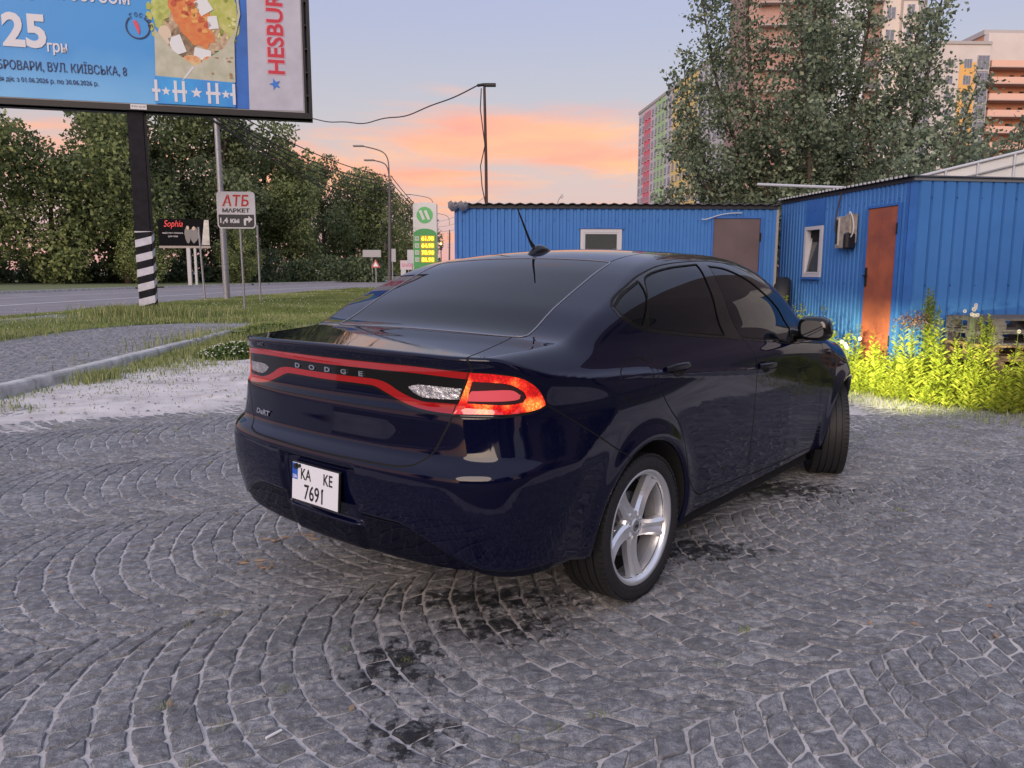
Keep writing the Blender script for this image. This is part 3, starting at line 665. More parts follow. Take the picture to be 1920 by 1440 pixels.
# roof aerial: fin base and whip
p, nrm = surf(.40, 0, 1.5)
mb = MB(); V = []; F = []; n = 14
for i in range(n):
    u = i / (n - 1); xx = .33 + .17 * u; hh = .052 * (math.sin(math.pi * min(1, (1 - u) * 1.0 + .02)) ** .7) * (1 - .45 * u); ww = .027 * math.sin(math.pi * (.06 + .88 * u)) ** .6; z0 = surf(xx, 0, 1.5)[0].z - .002
    for k in range(9):
        a = math.pi * k / 8; V.append((xx, ww * math.cos(a), z0 + hh * math.sin(a) ** .8))
for i in range(n - 1):
    for k in range(8): F.append((i * 9 + k, i * 9 + k + 1, (i + 1) * 9 + k + 1, (i + 1) * 9 + k))
mb.add(V, F, M_blk, True); mb.tube([(.365, 0, p.z + .03), (.335, 0, p.z + .06), (.235, 0, p.z + .215)], [.011, .0065, .0035], M_bplast, 8); mb.build('roof_aerial', None, car)
# number plate
pt = R(4); PM = Matrix.Translation((-1.012, 0, .556)) @ Matrix.Rotation(R(-90), 4, 'Z') @ Matrix.Rotation(R(-4), 4, 'X')
mb = MB(); mb.box(-.155, .155, -.006, .006, -.081, .081, M_blk, PM, bev=.004); hold = mb.build('plate_holder', None, car)
mb = MB(); mb.box(-.149, .149, -.0085, -.0062, -.075, .075, mat('plate_white', (.78, .80, .86), .35), PM, bev=.002); pl = mb.build('number_plate', None, hold)
M_pk = mat('plate_black', (.01, .01, .012), .5); M_pb = mat('plate_blue', (.01, .10, .55), .4)
mb = MB(); mb.box(-.147, -.112, -.0095, -.0088, .008, .073, M_pb, PM); mb.build('plate_band', None, pl)
text_mesh('plate_lettering', 'KA', .064, M_pk, pl, PM @ Matrix.Translation((-.058, -.0095, .014)), .0004, .0006, sx=.82)
text_mesh('plate_lettering', 'KE', .064, M_pk, pl, PM @ Matrix.Translation((.085, -.0095, .014)), .0004, .0006, sx=.82)
text_mesh('plate_lettering', '7691', .085, M_pk, pl, PM @ Matrix.Translation((.0, -.0095, -.063)), .0004, .0008, sx=.80)
g = MB(); g.box(.046, .052, -.0099, -.0093, -.022, -.016, M_pk, PM); g.prism([(.0435, -.012), (.058, -.0035), (.058, -.012), (.0505, -.0165)], .0004, M_pk, PM @ Matrix.Translation((0, -.0099, 0))); g.build('plate_lettering_flag', None, pl)
text_mesh('plate_lettering', 'UA', .022, mat('plate_letter_white', (.8, .8, .85), .4), pl, PM @ Matrix.Translation((-.1295, -.0099, .012)), .0004, .0003, sx=.9)
mb = MB(); mb.tube([PM @ Vector((-.118, -.004, .062)), PM @ Vector((-.118, -.020, .062))], [.013, .010], M_bplast, 12); mb.tube([PM @ Vector((-.098, -.004, .066)), PM @ Vector((-.098, -.016, .066))], [.008, .007], M_bplast, 12); mb.build('camera_button', None, hold)
# badges
def badge(name, body, size, y0, z0, m, sx=1.2, sp=1.0, shear=0, bold=.001):
    zz = z0; x0 = float(xr(np.array([y0]), np.array([zz]))[0]); x1 = float(xr(np.array([y0 + .1]), np.array([zz]))[0]); an = math.atan2(x1 - x0, .1)
    Mx = Matrix.Translation((x0 - .0025, y0, zz)) @ Matrix.Rotation(R(-90) - an, 4, 'Z'); return text_mesh(name, body, size, m, car, Mx, .0018, bold, sx=sx, spacing=sp, shear=shear)
for ch, yy in zip('DODGE', (.196, .094, -.008, -.108, -.206)): badge('letter', ch, .026, yy, 1.006, M_chrome, 1.9)
badge('badge', 'DaRT', .032, .468, .778, M_chrome, 1.7, 1.05, .25, .0012)
badge('badge', 'SXT', .024, .50, 1.076, mat('dull_badge', (.2, .2, .23), .3, metal=.8), 1.6, 1.05)
# tail lamps and headlamps really shine
def area(name, loc, d, size, e, col):
    l = bpy.data.lights.new(name, 'SPOT'); l.energy = e; l.color = col; l.shadow_soft_size = size; l.spot_size = R(d[1]); l.spot_blend = 1.0
    o = link(bpy.data.objects.new(name, l)); o.parent = car; o.location = loc; o.rotation_euler = Vector(d[0]).to_track_quat('-Z', 'Y').to_euler(); return o
for sg in (-1, 1):
    hp, hn = surf(3.42, sg * .62, .70)
    area('headlamp_beam', (hp.x + .05, hp.y, .66), ((1, .0, .01), 42), .003, 780, (1, .93, .46))
    g = MB(); g.box(hp.x + .085, hp.x + .088, hp.y - .05, hp.y + .05, .6612, .705, M_bplast); g.box(hp.x - .02, hp.x + .088, hp.y - .05, hp.y + .05, .705, .708, M_bplast); g.build('beam_shield', None, car)  # unseen plates added ahead of the lens to cut off the beam's top
# ================================================================== ground, cobbles, kerb, road
def vnoise(x, y, s, seed=0, oct=4):
    """smooth value noise"""
    x = np.asarray(x, float); y = np.asarray(y, float); r = np.zeros(np.broadcast(x, y).shape); a = 1.0; tot = 0
    for o in range(oct):
        X = x * s * 2 ** o + 17.3 * seed + o * 5.1; Y = y * s * 2 ** o - 9.7 * seed + o * 3.3; i = np.floor(X).astype(np.int64); j = np.floor(Y).astype(np.int64); u = X - i; v = Y - j; u = u * u * (3 - 2 * u); v = v * v * (3 - 2 * v)
        def h(a_, b_):
            q = (a_ * 374761393 + b_ * 668265263 + seed * 1442695041) & 0x7fffffff; q = ((q ^ (q >> 13)) * 1274126177) & 0x7fffffff; return ((q ^ (q >> 16)) & 0xffff) / 65535.0
        r = r + a * (h(i, j) * (1 - u) * (1 - v) + h(i + 1, j) * u * (1 - v) + h(i, j + 1) * (1 - u) * v + h(i + 1, j + 1) * u * v); tot += a; a *= .5
    return r / tot
def struct(o): o['kind'] = 'structure'; return o
def stuff(o, label, cat): return tag(o, label, cat, kind='stuff')
def tone_mat(name, c1, c2, rough=.8, trans=0.0, c3=None, spec=.3, bump=None):
    """colour from the per-vertex 'tone' (0..1)"""
    m = bpy.data.materials.new(name); m.use_nodes = True; t = m.node_tree; b = t.nodes['Principled BSDF']
    a = t.nodes.new('ShaderNodeAttribute'); a.attribute_name = 'tone'; r = t.nodes.new('ShaderNodeValToRGB'); t.links.new(a.outputs['Fac'], r.inputs[0])
    r.color_ramp.elements[0].color = (*c1, 1); r.color_ramp.elements[1].color = (*c2, 1)
    if c3: e = r.color_ramp.elements.new(.5); e.color = (*c3, 1)
    t.links.new(r.outputs[0], b.inputs['Base Color']); b.inputs['Roughness'].default_value = rough; b.inputs['Specular IOR Level'].default_value = spec
    if trans:
        o = t.nodes['Material Output']; tr = t.nodes.new('ShaderNodeBsdfTranslucent'); t.links.new(r.outputs[0], tr.inputs[0]); mxs = t.nodes.new('ShaderNodeMixShader'); mxs.inputs[0].default_value = trans
        t.links.new(b.outputs[0], mxs.inputs[1]); t.links.new(tr.outputs[0], mxs.inputs[2]); t.links.new(mxs.outputs[0], o.inputs['Surface'])
    return m
# --- base terrain to the horizon
g = MB(); g.add([(-1500, -600, -.06), (1500, -600, -.06), (1500, 2500, -.06), (-1500, 2500, -.06)], [(0, 1, 2, 3)], mat('earth', (.085, .085, .055), .95, var=.4, vscale=.3)); struct(g.build('ground'))
# --- sandy bed between and beyond the cobbles
def sand_amount(x, y):
    n = vnoise(x, y, .9, 3, 4) - .5
    left = np.clip((y - (6.55 + .22 * (x + 4.6)) + n * 2.6) / 1.5, 0, 1) * np.clip((-.6 - x) / .8 + .5, 0, 1)
    far = np.clip((y - 9.2 + n * 2) / 1.2, 0, 1)
    right = np.clip((y - 7.6 + n * 1.6 + .55 * np.clip(4.6 - x, -1.5, 4)) / .9, 0, .55) * np.clip((x - 2.2) / 1.0, 0, 1)
    return np.maximum(np.maximum(left, far), right)
gx = np.arange(-8.2, 9.5, .055); gy = np.arange(1.0, 16.5, .055); X, Y = np.meshgrid(gx, gy, indexing='ij')
sa = sand_amount(X, Y); Z = -.0085 + .0035 * (vnoise(X, Y, 9, 1) - .5) * 2 + sa * (.010 + .040 * (vnoise(X, Y * 1.6, 2.2, 5, 6) - .44)); Z = np.minimum(Z, .040)
kx = np.clip((-5.62 - X) / .06, 0, 1); Z = Z * (1 - kx) - .02 * kx
V = np.stack([X, Y, Z], -1).reshape(-1, 3); n_, m_ = X.shape; I = np.arange(n_ * m_).reshape(n_, m_)
F = np.stack([I[:-1, :-1], I[1:, :-1], I[1:, 1:], I[:-1, 1:]], -1).reshape(-1, 4)
M_sand = bpy.data.materials.new('sand'); M_sand.use_nodes = True; t = M_sand.node_tree; b = t.nodes['Principled BSDF']; b.inputs['Roughness'].default_value = .95; b.inputs['Specular IOR Level'].default_value = .2
tc = t.nodes.new('ShaderNodeTexCoord'); n1 = t.nodes.new('ShaderNodeTexNoise'); n1.inputs['Scale'].default_value = 1.6; n1.inputs['Detail'].default_value = 8; n1.inputs['Roughness'].default_value = .7; n2 = t.nodes.new('ShaderNodeTexNoise'); n2.inputs['Scale'].default_value = 90; n2.inputs['Detail'].default_value = 3
t.links.new(tc.outputs['Object'], n1.inputs['Vector']); t.links.new(tc.outputs['Object'], n2.inputs['Vector'])
ad = t.nodes.new('ShaderNodeMath'); ad.operation = 'MULTIPLY_ADD'; ad.inputs[1].default_value = .45; t.links.new(n2.outputs['Fac'], ad.inputs[0]); t.links.new(n1.outputs['Fac'], ad.inputs[2])
r = t.nodes.new('ShaderNodeValToRGB'); t.links.new(ad.outputs[0], r.inputs[0]); r.color_ramp.elements[0].position = .48; r.color_ramp.elements[0].color = (.27, .255, .25, 1); r.color_ramp.elements[1].position = .92; r.color_ramp.elements[1].color = (.80, .745, .71, 1)
e = r.color_ramp.elements.new(.68); e.color = (.60, .56, .54, 1)
atn = t.nodes.new('ShaderNodeAttribute'); atn.attribute_name = 'sand'; mr = t.nodes.new('ShaderNodeMapRange'); mr.inputs[1].default_value = .1; mr.inputs[2].default_value = .7; mr.inputs[3].default_value = .86; t.links.new(atn.outputs['Fac'], mr.inputs[0])
vm = t.nodes.new('ShaderNodeVectorMath'); vm.operation = 'SCALE'; t.links.new(r.outputs[0], vm.inputs[0]); t.links.new(mr.outputs[0], vm.inputs['Scale']); t.links.new(vm.outputs[0], b.inputs['Base Color']); bp = t.nodes.new('ShaderNodeBump'); bp.inputs['Strength'].default_value = .7; bp.inputs['Distance'].default_value = .008; t.links.new(ad.outputs[0], bp.inputs['Height']); t.links.new(bp.outputs[0], b.inputs['Normal'])
struct(np_mesh('sandy_bed', V, F, M_sand, smooth=True, nper=4, attr={'sand': sa.reshape(-1)}))
# --- granite setts laid in segmental arcs
M_sett = bpy.data.materials.new('granite_sett'); M_sett.use_nodes = True; t = M_sett.node_tree; b = t.nodes['Principled BSDF']
def N(tp, **k):
    n = t.nodes.new(tp)
    for a_, b_ in k.items(): setattr(n, a_, b_)
    return n
tc = N('ShaderNodeTexCoord'); at_ = N('ShaderNodeAttribute', attribute_name='tone')
na = N('ShaderNodeTexNoise'); na.inputs['Scale'].default_value = 26; na.inputs['Detail'].default_value = 7; na.inputs['Roughness'].default_value = .72; t.links.new(tc.outputs['Object'], na.inputs['Vector'])
nb = N('ShaderNodeTexNoise'); nb.inputs['Scale'].default_value = 260; nb.inputs['Detail'].default_value = 2; t.links.new(tc.outputs['Object'], nb.inputs['Vector'])
s1 = N('ShaderNodeMath', operation='MULTIPLY_ADD'); s1.inputs[1].default_value = .55; t.links.new(nb.outputs['Fac'], s1.inputs[0]); t.links.new(na.outputs['Fac'], s1.inputs[2])
s2 = N('ShaderNodeMath', operation='MULTIPLY_ADD'); s2.inputs[1].default_value = .11; t.links.new(at_.outputs['Fac'], s2.inputs[0]); t.links.new(s1.outputs[0], s2.inputs[2])
r = N('ShaderNodeValToRGB'); t.links.new(s2.outputs[0], r.inputs[0])
r.color_ramp.elements[0].position = .58; r.color_ramp.elements[0].color = (.105, .106, .112, 1); r.color_ramp.elements[1].position = 1.02; r.color_ramp.elements[1].color = (.42, .418, .425, 1)
e = r.color_ramp.elements.new(.82); e.color = (.20, .201, .212, 1)
# light dust that has gathered in broad patches
nd = N('ShaderNodeTexNoise'); nd.inputs['Scale'].default_value = 2.1; nd.inputs['Detail'].default_value = 9; nd.inputs['Roughness'].default_value = .72; t.links.new(tc.outputs['Object'], nd.inputs['Vector'])
md = N('ShaderNodeMapRange'); md.inputs[1].default_value = .47; md.inputs[2].default_value = .68; md.inputs[4].default_value = .16; t.links.new(nd.outputs['Fac'], md.inputs[0])
mxd = N('ShaderNodeMix', data_type='RGBA'); mxd.inputs[7].default_value = (.42, .41, .425, 1); t.links.new(md.outputs[0], mxd.inputs[0]); t.links.new(r.outputs[0], mxd.inputs[6])
# oil and water stains behind the car and by its sill
ns = N('ShaderNodeTexNoise'); ns.inputs['Scale'].default_value = 17; ns.inputs['Detail'].default_value = 10; ns.inputs['Roughness'].default_value = .75; t.links.new(tc.outputs['Object'], ns.inputs['Vector'])
acc = None
for (sx_, sy_, rx_, ry_) in ((-.02, 2.90, .42, .22), (-.42, 2.60, .26, .30), (-.30, 2.16, .22, .18), (1.75, 4.85, .75, .35), (.95, 3.75, .5, .25), (-.15, 3.15, .7, .2)):
    mpn = N('ShaderNodeMapping'); mpn.inputs['Location'].default_value = (-sx_ / rx_, -sy_ / ry_, 0); mpn.inputs['Scale'].default_value = (1 / rx_, 1 / ry_, 0); t.links.new(tc.outputs['Object'], mpn.inputs[0])
    ln = N('ShaderNodeVectorMath', operation='LENGTH'); t.links.new(mpn.outputs[0], ln.inputs[0]); q = N('ShaderNodeMath', operation='SUBTRACT'); q.inputs[0].default_value = 1.0; t.links.new(ln.outputs['Value'], q.inputs[1])
    if acc is None: acc = q.outputs[0]
    else: mxn = N('ShaderNodeMath', operation='MAXIMUM'); t.links.new(acc, mxn.inputs[0]); t.links.new(q.outputs[0], mxn.inputs[1]); acc = mxn.outputs[0]
sc = N('ShaderNodeMath', operation='MULTIPLY_ADD'); sc.inputs[1].default_value = .22; t.links.new(acc, sc.inputs[0]); t.links.new(ns.outputs['Fac'], sc.inputs[2])
ms = N('ShaderNodeMapRange', interpolation_type='SMOOTHSTEP'); ms.inputs[1].default_value = .57; ms.inputs[2].default_value = .68; ms.inputs[4].default_value = .88; t.links.new(sc.outputs[0], ms.inputs[0])
mxs = N('ShaderNodeMix', data_type='RGBA'); mxs.inputs[7].default_value = (.008, .008, .010, 1); t.links.new(ms.outputs[0], mxs.inputs[0]); t.links.new(mxd.outputs[2], mxs.inputs[6]); t.links.new(mxs.outputs[2], b.inputs['Base Color'])
rr = N('ShaderNodeMapRange'); rr.inputs[3].default_value = .62; rr.inputs[4].default_value = .35; t.links.new(ms.outputs[0], rr.inputs[0]); t.links.new(rr.outputs[0], b.inputs['Roughness'])
b.inputs['Specular IOR Level'].default_value = .35
bp = N('ShaderNodeBump'); bp.inputs['Strength'].default_value = 1.0; bp.inputs['Distance'].default_value = .008; t.links.new(s1.outputs[0], bp.inputs['Height']); t.links.new(bp.outputs[0], b.inputs['Normal'])
A_DIR = R(29); ax = np.array([math.cos(A_DIR), math.sin(A_DIR)]); an = np.array([-math.sin(A_DIR), math.cos(A_DIR)]); ORI = np.array([.21, 2.03])
SW, CW, HALF = 1.52, .108, R(41); RAD = SW / 2 / math.sin(HALF); NS = 17
def arc_pt(k, n, i):
    """corner lattice: strip k, course n, stone edge i"""
    ph = -HALF + 2 * HALF * i / NS; q = k * SW + SW / 2 + RAD * math.sin(ph); p = n * CW - RAD * (math.cos(ph) - math.cos(HALF)) + (k % 2) * .05
    p += .0045 * math.sin(n * 1.7 + i * 2.3 + k) + .006 * math.sin(n * .61 - i * .6); q += .005 * math.sin(n * 2.1 + i * .7 + k * 3)
    p += .010 * math.sin(n * 5.3 + k * 2.1) + .004 * math.sin(n * 11.7 + i * 1.9); q += .012 * math.sin(n * 3.9 + k)
    return ORI + ax * p + an * q
setts = []
for k in range(-4, 9):
    for n in range(-95, 95):
        off = (rng.random() - .5) * .5
        c0 = arc_pt(k, n, NS / 2)
        if not (-8.5 < c0[0] < 9.5 and .2 < c0[1] < 11): continue
        i = 0.0
        while i < NS - .3:
            w = rng.uniform(.82, 1.3); j = min(i + w, NS)
            if NS - j < .5: j = NS
            c = (arc_pt(k, n, i) + arc_pt(k, n + 1, i) + arc_pt(k, n + 1, j) + arc_pt(k, n, j)) / 4
            if c[1] > 1.25 and abs(c[0]) < c[1] * .70 + 1.3 and c[1] < 10.4 and c[0] > -5.5:
                s_ = float(sand_amount(c[0], c[1]))
                if s_ < .93: setts.append((c[1] ** 2 + c[0] ** 2, [arc_pt(k, n, i), arc_pt(k, n + 1, i), arc_pt(k, n + 1, j), arc_pt(k, n, j)], s_))
            i = j
def sett_geo(qd, s_):
    qd = [np.array(p) for p in qd]; c = sum(qd) / 4; gap = .0030 + .0018 * rng.random(); P = []
    for a_ in range(4):
        p0, p1 = qd[a_], qd[(a_ + 1) % 4]
        for u in (.10, .5, .90): P.append(p0 + (p1 - p0) * u)
    P = np.array(P); D_ = P - c; l = np.linalg.norm(D_, axis=1, keepdims=True); P = c + D_ * (1 - gap / l * 1.0)
    P[[1, 4, 7, 10]] += D_[[1, 4, 7, 10]] * rng.uniform(-.05, .035, (4, 1)); P += rng.normal(0, .0016, P.shape)
    # round the corners
    cor = [(11, 0), (2, 3), (5, 6), (8, 9)]
    n = 12; z0 = rng.normal(0, .0014) - .010 * s_; tx, ty = rng.normal(0, .016, 2); dd = P - c
    z = z0 + dd[:, 0] * tx + dd[:, 1] * ty; bev = .0048 + .004 * rng.random()
    ri = c + dd * (1 - bev / np.linalg.norm(dd, axis=1, keepdims=True)); rm = c + dd * .45 + rng.normal(0, .003, (n, 2))
    V = np.concatenate([np.column_stack([P, z - .045]), np.column_stack([P, z - .0085 + rng.normal(0, .0012, n)]), np.column_stack([ri, z + rng.normal(0, .0012, n)]), np.column_stack([rm, z * .6 + .0022 + rng.normal(0, .0016, n)]), [[c[0], c[1], z0 + .003]]])
    F = []
    for j in range(3):
        for i in range(n):
            a_, b_ = j * n + i, j * n + (i + 1) % n; F += [(b_, a_, a_ + n), (b_, a_ + n, b_ + n)]
    F += [(3 * n + (i + 1) % n, 3 * n + i, 4 * n) for i in range(n)]
    return V, np.array(F)
pave = link(bpy.data.objects.new('cobbled_pavement', None)); pave['kind'] = 'structure'
vis = [q for q in setts if abs(np.mean([p[0] for p in q[1]])) < np.mean([p[1] for p in q[1]]) * .665 + .1 and np.mean([p[1] for p in q[1]]) > 1.92]
vis.sort(key=lambda q: q[0]); near = set(id(q) for q in vis[:300])
VV = []; FF = []; TT = []; o = 0
for q in setts:
    V, F = sett_geo(q[1], q[2]); tn = rng.random()
    if q[0] and id(q) in near:
        np_mesh('cobblestone', V, F, M_sett, pave, attr={'tone': np.full(len(V), tn)})
    else: VV.append(V); FF.append(F + o); TT.append(np.full(len(V), tn)); o += len(V)
ob = np_mesh('cobblestones', np.concatenate(VV), np.concatenate(FF), M_sett, pave, attr={'tone': np.concatenate(TT)}); ob['kind'] = 'stuff'
print('setts', len(setts))
# --- sidewalk of small grey setts behind the kerb
kl = [(-5.42, 5.0), (-5.55, 7.5), (-5.60, 9.5), (-5.68, 11.2), (-5.78, 13.3), (-5.92, 15.5), (-6.15, 18.5), (-6.3, 24)]
def kx_at(y): return float(np.interp(y, [p[1] for p in kl], [p[0] for p in kl]))
M_walk = mat('sidewalk_setts', (.36, .35, .36), .85, col2=(.22, .22, .228), vscale=9, bump=.9, bscale=22, detail=8)
rows = 56; V = []; F = []
for j in range(rows):
    y = 3.0 + j * .36 ; V += [(-13.5, y, .115), (kx_at(y) - .14, y, .118)]
F = [(2 * j, 2 * j + 1, 2 * j + 3, 2 * j + 2) for j in range(rows - 1)]; g = MB(); g.add(V, F, M_walk); struct(g.build('sidewalk'))
# the part one can pick out: courses of setts in the walk
VV = []; FF = []; TT = []; o = 0
for y in np.arange(6.6, 18.0, .115):
    x = kx_at(y) - .17 - rng.random() * .1
    while x > -min(9.3, y * .70 + .4):
        w = rng.uniform(.10, .17)
        if rng.random() < .93 and not ((x + 10.1) ** 2 * .5 + (y - 21) ** 2 < 4):
            V, F = sett_geo([(x - w, y), (x, y), (x, y + .108), (x - w, y + .108)], 0); V[:, 2] += .122; VV.append(V); FF.append(F[:, ::-1] + o); TT.append(np.full(len(V), rng.random())); o += len(V)
        x -= w + .004
ob = np_mesh('sidewalk_stones', np.concatenate(VV), np.concatenate(FF), M_sett, None, attr={'tone': np.concatenate(TT)}); ob['kind'] = 'structure'
# --- kerb: precast stones end to end
kerb = link(bpy.data.objects.new('kerb', None)); kerb['kind'] = 'structure'
M_kerb = mat('kerb_concrete', (.50, .49, .47), .9, var=.3, vscale=5, bump=.5, bscale=60)
y = 4.2
while y < 17.6:
    y1 = y + 1.18; p0 = Vector((kx_at(y), y, 0)); p1 = Vector((kx_at(y1), y1, 0)); d = (p1 - p0).normalized(); nrm = Vector((-d.y, d.x, 0)); g = MB()
    prof = [(0, -.1), (0, .10), (.012, .132), (.035, .145), (.15, .145), (.15, -.1)]; V = []
    for p in (p0 + d * .004, p1 - d * .004):
        for a_, z in prof: V.append(p + nrm * a_ + Vector((0, 0, z + rng.normal(0, .001))))
    n = len(prof); F = [(i, (i + 1) % n, (i + 1) % n + n, i + n) for i in range(n)] + [tuple(reversed(range(n))), tuple(range(n, 2 * n))]
    g.add(V, F, M_kerb); g.build('kerb_stone', None, kerb); y = y1 + .004
# --- road running away to the right of the trees
near_e = [(-14.7, -10), (-14.9, 10), (-14.9, 24), (-14.7, 32), (-13.6, 45), (-12.3, 60), (-9.5, 75), (-5, 95), (6, 135), (25, 190)]
def ribbon(line, a, b, z, m, name=None, mb=None, step=1):
    """strip between the offsets a and b to the left of a line"""
    V = []; 
    for i, p in enumerate(line):
        q0 = Vector(line[max(i - 1, 0)]); q1 = Vector(line[min(i + 1, len(line) - 1)]); d = (q1 - q0).normalized(); nn = Vector((-d.y, d.x)); V += [(p[0] + nn.x * a, p[1] + nn.y * a, z), (p[0] + nn.x * b, p[1] + nn.y * b, z)]
    F = [(2 * i + 1, 2 * i, 2 * i + 2, 2 * i + 3) for i in range(len(line) - 1)]; mb = mb or MB(); mb.add(V, F, m); return mb
fine = [tuple(p) for p in zip(np.interp(np.linspace(0, 1, 60), np.linspace(0, 1, len(near_e)), [p[0] for p in near_e]), np.interp(np.linspace(0, 1, 60), np.linspace(0, 1, len(near_e)), [p[1] for p in near_e]))]
M_asph = mat('asphalt', (.25, .23, .24), .85, var=.15, vscale=.6, bump=.3, bscale=60)
struct(ribbon(fine, 0, 16.6, .02, M_asph).build('road'))
M_line = mat('road_paint', (.72, .70, .70), .7, var=.2, vscale=4)
m_ = ribbon(fine, 5.2, 5.42, .026, M_line); m_ = ribbon(fine, 11.0, 11.15, .026, M_line, mb=m_); struct(m_.build('road_markings'))
k2 = MB()
for i in range(len(fine) - 1):
    d = (Vector(fine[i + 1]) - Vector(fine[i])).normalized(); nn = Vector((-d.y, d.x)); a = Vector(fine[i]) + nn * 16.6; b_ = Vector(fine[i + 1]) + nn * 16.6; a2 = a + nn * .25; b2 = b_ + nn * .25
    k2.add([(a.x, a.y, 0), (b_.x, b_.y, 0), (b_.x, b_.y, .17), (a.x, a.y, .17), (a2.x, a2.y, .17), (b2.x, b2.y, .17)], [(0, 1, 2, 3), (3, 2, 5, 4)], M_kerb)
struct(k2.build('far_kerb'))
M_turf = mat('turf', (.17, .20, .08), .95, col2=(.11, .13, .06), vscale=1.4, bump=.6, bscale=30)
struct(ribbon(fine, 16.85, 60, .10, M_turf).build('far_verge'))
# near verge, between the walk and the road
vg = MB(); L0 = [(-9.6, 9), (-9.5, 12.2), (-9.45, 14.4), (-9.4, 16.3), (-8.9, 18.2), (-7.6, 19.5), (-6.38, 20.2), (-6.22, 18.4), (-6.1, 16.3), (-2.5, 15.2), (3, 14.8), (12, 15)]
R0 = [(-14.9, 10), (-14.9, 16), (-14.9, 20), (-14.9, 24), (-14.85, 28), (-14.7, 32), (-13.6, 45), (-12.3, 60), (-9.5, 75), (-5, 95), (6, 135), (25, 190)]
vg.add([(p[0], p[1], .128) for p in L0] + [(p[0], p[1], .035) for p in R0], [(i, i + 1, i + 1 + len(L0), i + len(L0)) for i in range(len(L0) - 1)], M_turf); struct(vg.build('verge'))
# --- grass blades
M_grass = tone_mat('grass_blade', (.13, .17, .05), (.48, .46, .24), .75, .25, c3=(.26, .32, .11))
def blades(name, px_, py_, pz, h, w, label, m=M_grass, lean=.45, tone=None):
    n = len(px_); a = rng.uniform(0, 2 * math.pi, n); ca, sa_ = np.cos(a), np.sin(a); b_ = rng.uniform(0, 2 * math.pi, n); l = rng.uniform(.05, lean, n) * h
    P0 = np.stack([px_ - ca * w / 2, py_ - sa_ * w / 2, pz], 1); P1 = np.stack([px_ + ca * w / 2, py_ + sa_ * w / 2, pz], 1); mx_, my_ = px_ + np.cos(b_) * l * .35, py_ + np.sin(b_) * l * .35
    P2 = np.stack([mx_ + ca * w * .35, my_ + sa_ * w * .35, pz + h * .6], 1); P3 = np.stack([mx_ - ca * w * .35, my_ - sa_ * w * .35, pz + h * .6], 1); P4 = np.stack([px_ + np.cos(b_) * l, py_ + np.sin(b_) * l, pz + h], 1)
    V = np.stack([P0, P1, P2, P3, P4], 1).reshape(-1, 3); i = np.arange(n) * 5; F = np.concatenate([np.stack([i, i + 1, i + 2], 1), np.stack([i, i + 2, i + 3], 1), np.stack([i + 3, i + 2, i + 4], 1)])
    t_ = (rng.random(n) if tone is None else tone); T = np.repeat(t_, 5)
    return stuff(np_mesh(name, V, F, m, attr={'tone': T}), label, 'grass')
def in_poly(pts, x, y): return poly_sd(pts, x, y) < 0
VP = L0[0:9] + [(-3.0, 22), (-4, 30), (-5, 45), (-7, 60)] + list(reversed(R0[2:8]))
x = rng.uniform(-15.0, -2.5, 260000); y = 11 + 51 * rng.random(260000) ** 1.7; k = in_poly(VP, x, y) & (np.abs(x) < y * .70 + .5) & (np.hypot(x + 10.1, y - 21.5) > .3); x, y = x[k], y[k]
hn = vnoise(x, y, .5, 8); blades('verge_grass', x, y, np.interp(x, [-15, -9.5], [.03, .11]), (.04 + .13 * hn ** 1.6) * rng.uniform(.5, 1.25, len(x)), .008 + .0008 * y, 'rough green grass strip between the sidewalk and the road', tone=np.clip(vnoise(x, y, .35, 21) * 1.3 - .25 + rng.normal(0, .16, len(x)), 0, 1))
# white clover heads
k = (rng.random(len(x)) < .004) & (vnoise(x, y, .4, 33) > .50); cx_, cy_ = x[k], y[k]; g = MB()
for a, b_ in zip(cx_, cy_):
    s_ = .010 + .0003 * b_; z = .19 + .1 * rng.random(); g.add([(a - s_, b_, z), (a, b_ - s_, z), (a + s_, b_, z), (a, b_ + s_, z), (a, b_, z + s_), (a, b_, z - s_)], [(0, 1, 4), (1, 2, 4), (2, 3, 4), (3, 0, 4), (1, 0, 5), (2, 1, 5), (3, 2, 5), (0, 3, 5)])
stuff(g.build('clover_flowers', mat('clover_white', (.62, .62, .55), .8)), 'white clover heads dotted through the rough grass strip', 'flowers')
# tufts along the kerb foot and patches by the car
xs, ys, hs = [], [], []
for (cx_, cy_, rx_, ry_, n, h) in ((-5.45, 8.6, .12, .5, 220, .05), (-5.15, 7.7, .18, .12, 130, .06), (-5.32, 9.8, .13, .25, 520, .14), (-5.4, 10.6, .12, .22, 260, .08), (-5.38, 11.6, .16, .4, 620, .09), (-5.45, 13.0, .22, .9, 1300, .10), (-5.2, 14.6, .5, 1.3, 3800, .13), (-4.65, 15.3, .7, 1.0, 3800, .16), (-9.9, 20.9, .8, .5, 2600, .34), (-9.5, 19.3, 1.1, .5, 1500, .13), (-4.9, 12.2, .4, .5, 500, .05), (-4.4, 15.2, .45, .7, 1800, .30), (-3.4, 14.0, .8, .6, 2600, .10), (-4.9, 11.2, .35, .6, 700, .06), (-3.9, 10.6, .9, .7, 500, .03), (-4.6, 9.2, .5, .8, 260, .03), (-3.0, 8.6, .9, .5, 220, .025), (-9.6, 14.4, .25, .9, 900, .12), (-6.9, 19.6, .5, .4, 900, .14)):
    xs.append(cx_ + rng.normal(0, rx_, n)); ys.append(cy_ + rng.normal(0, ry_, n)); hs.append(h * rng.uniform(.4, 1.3, n))
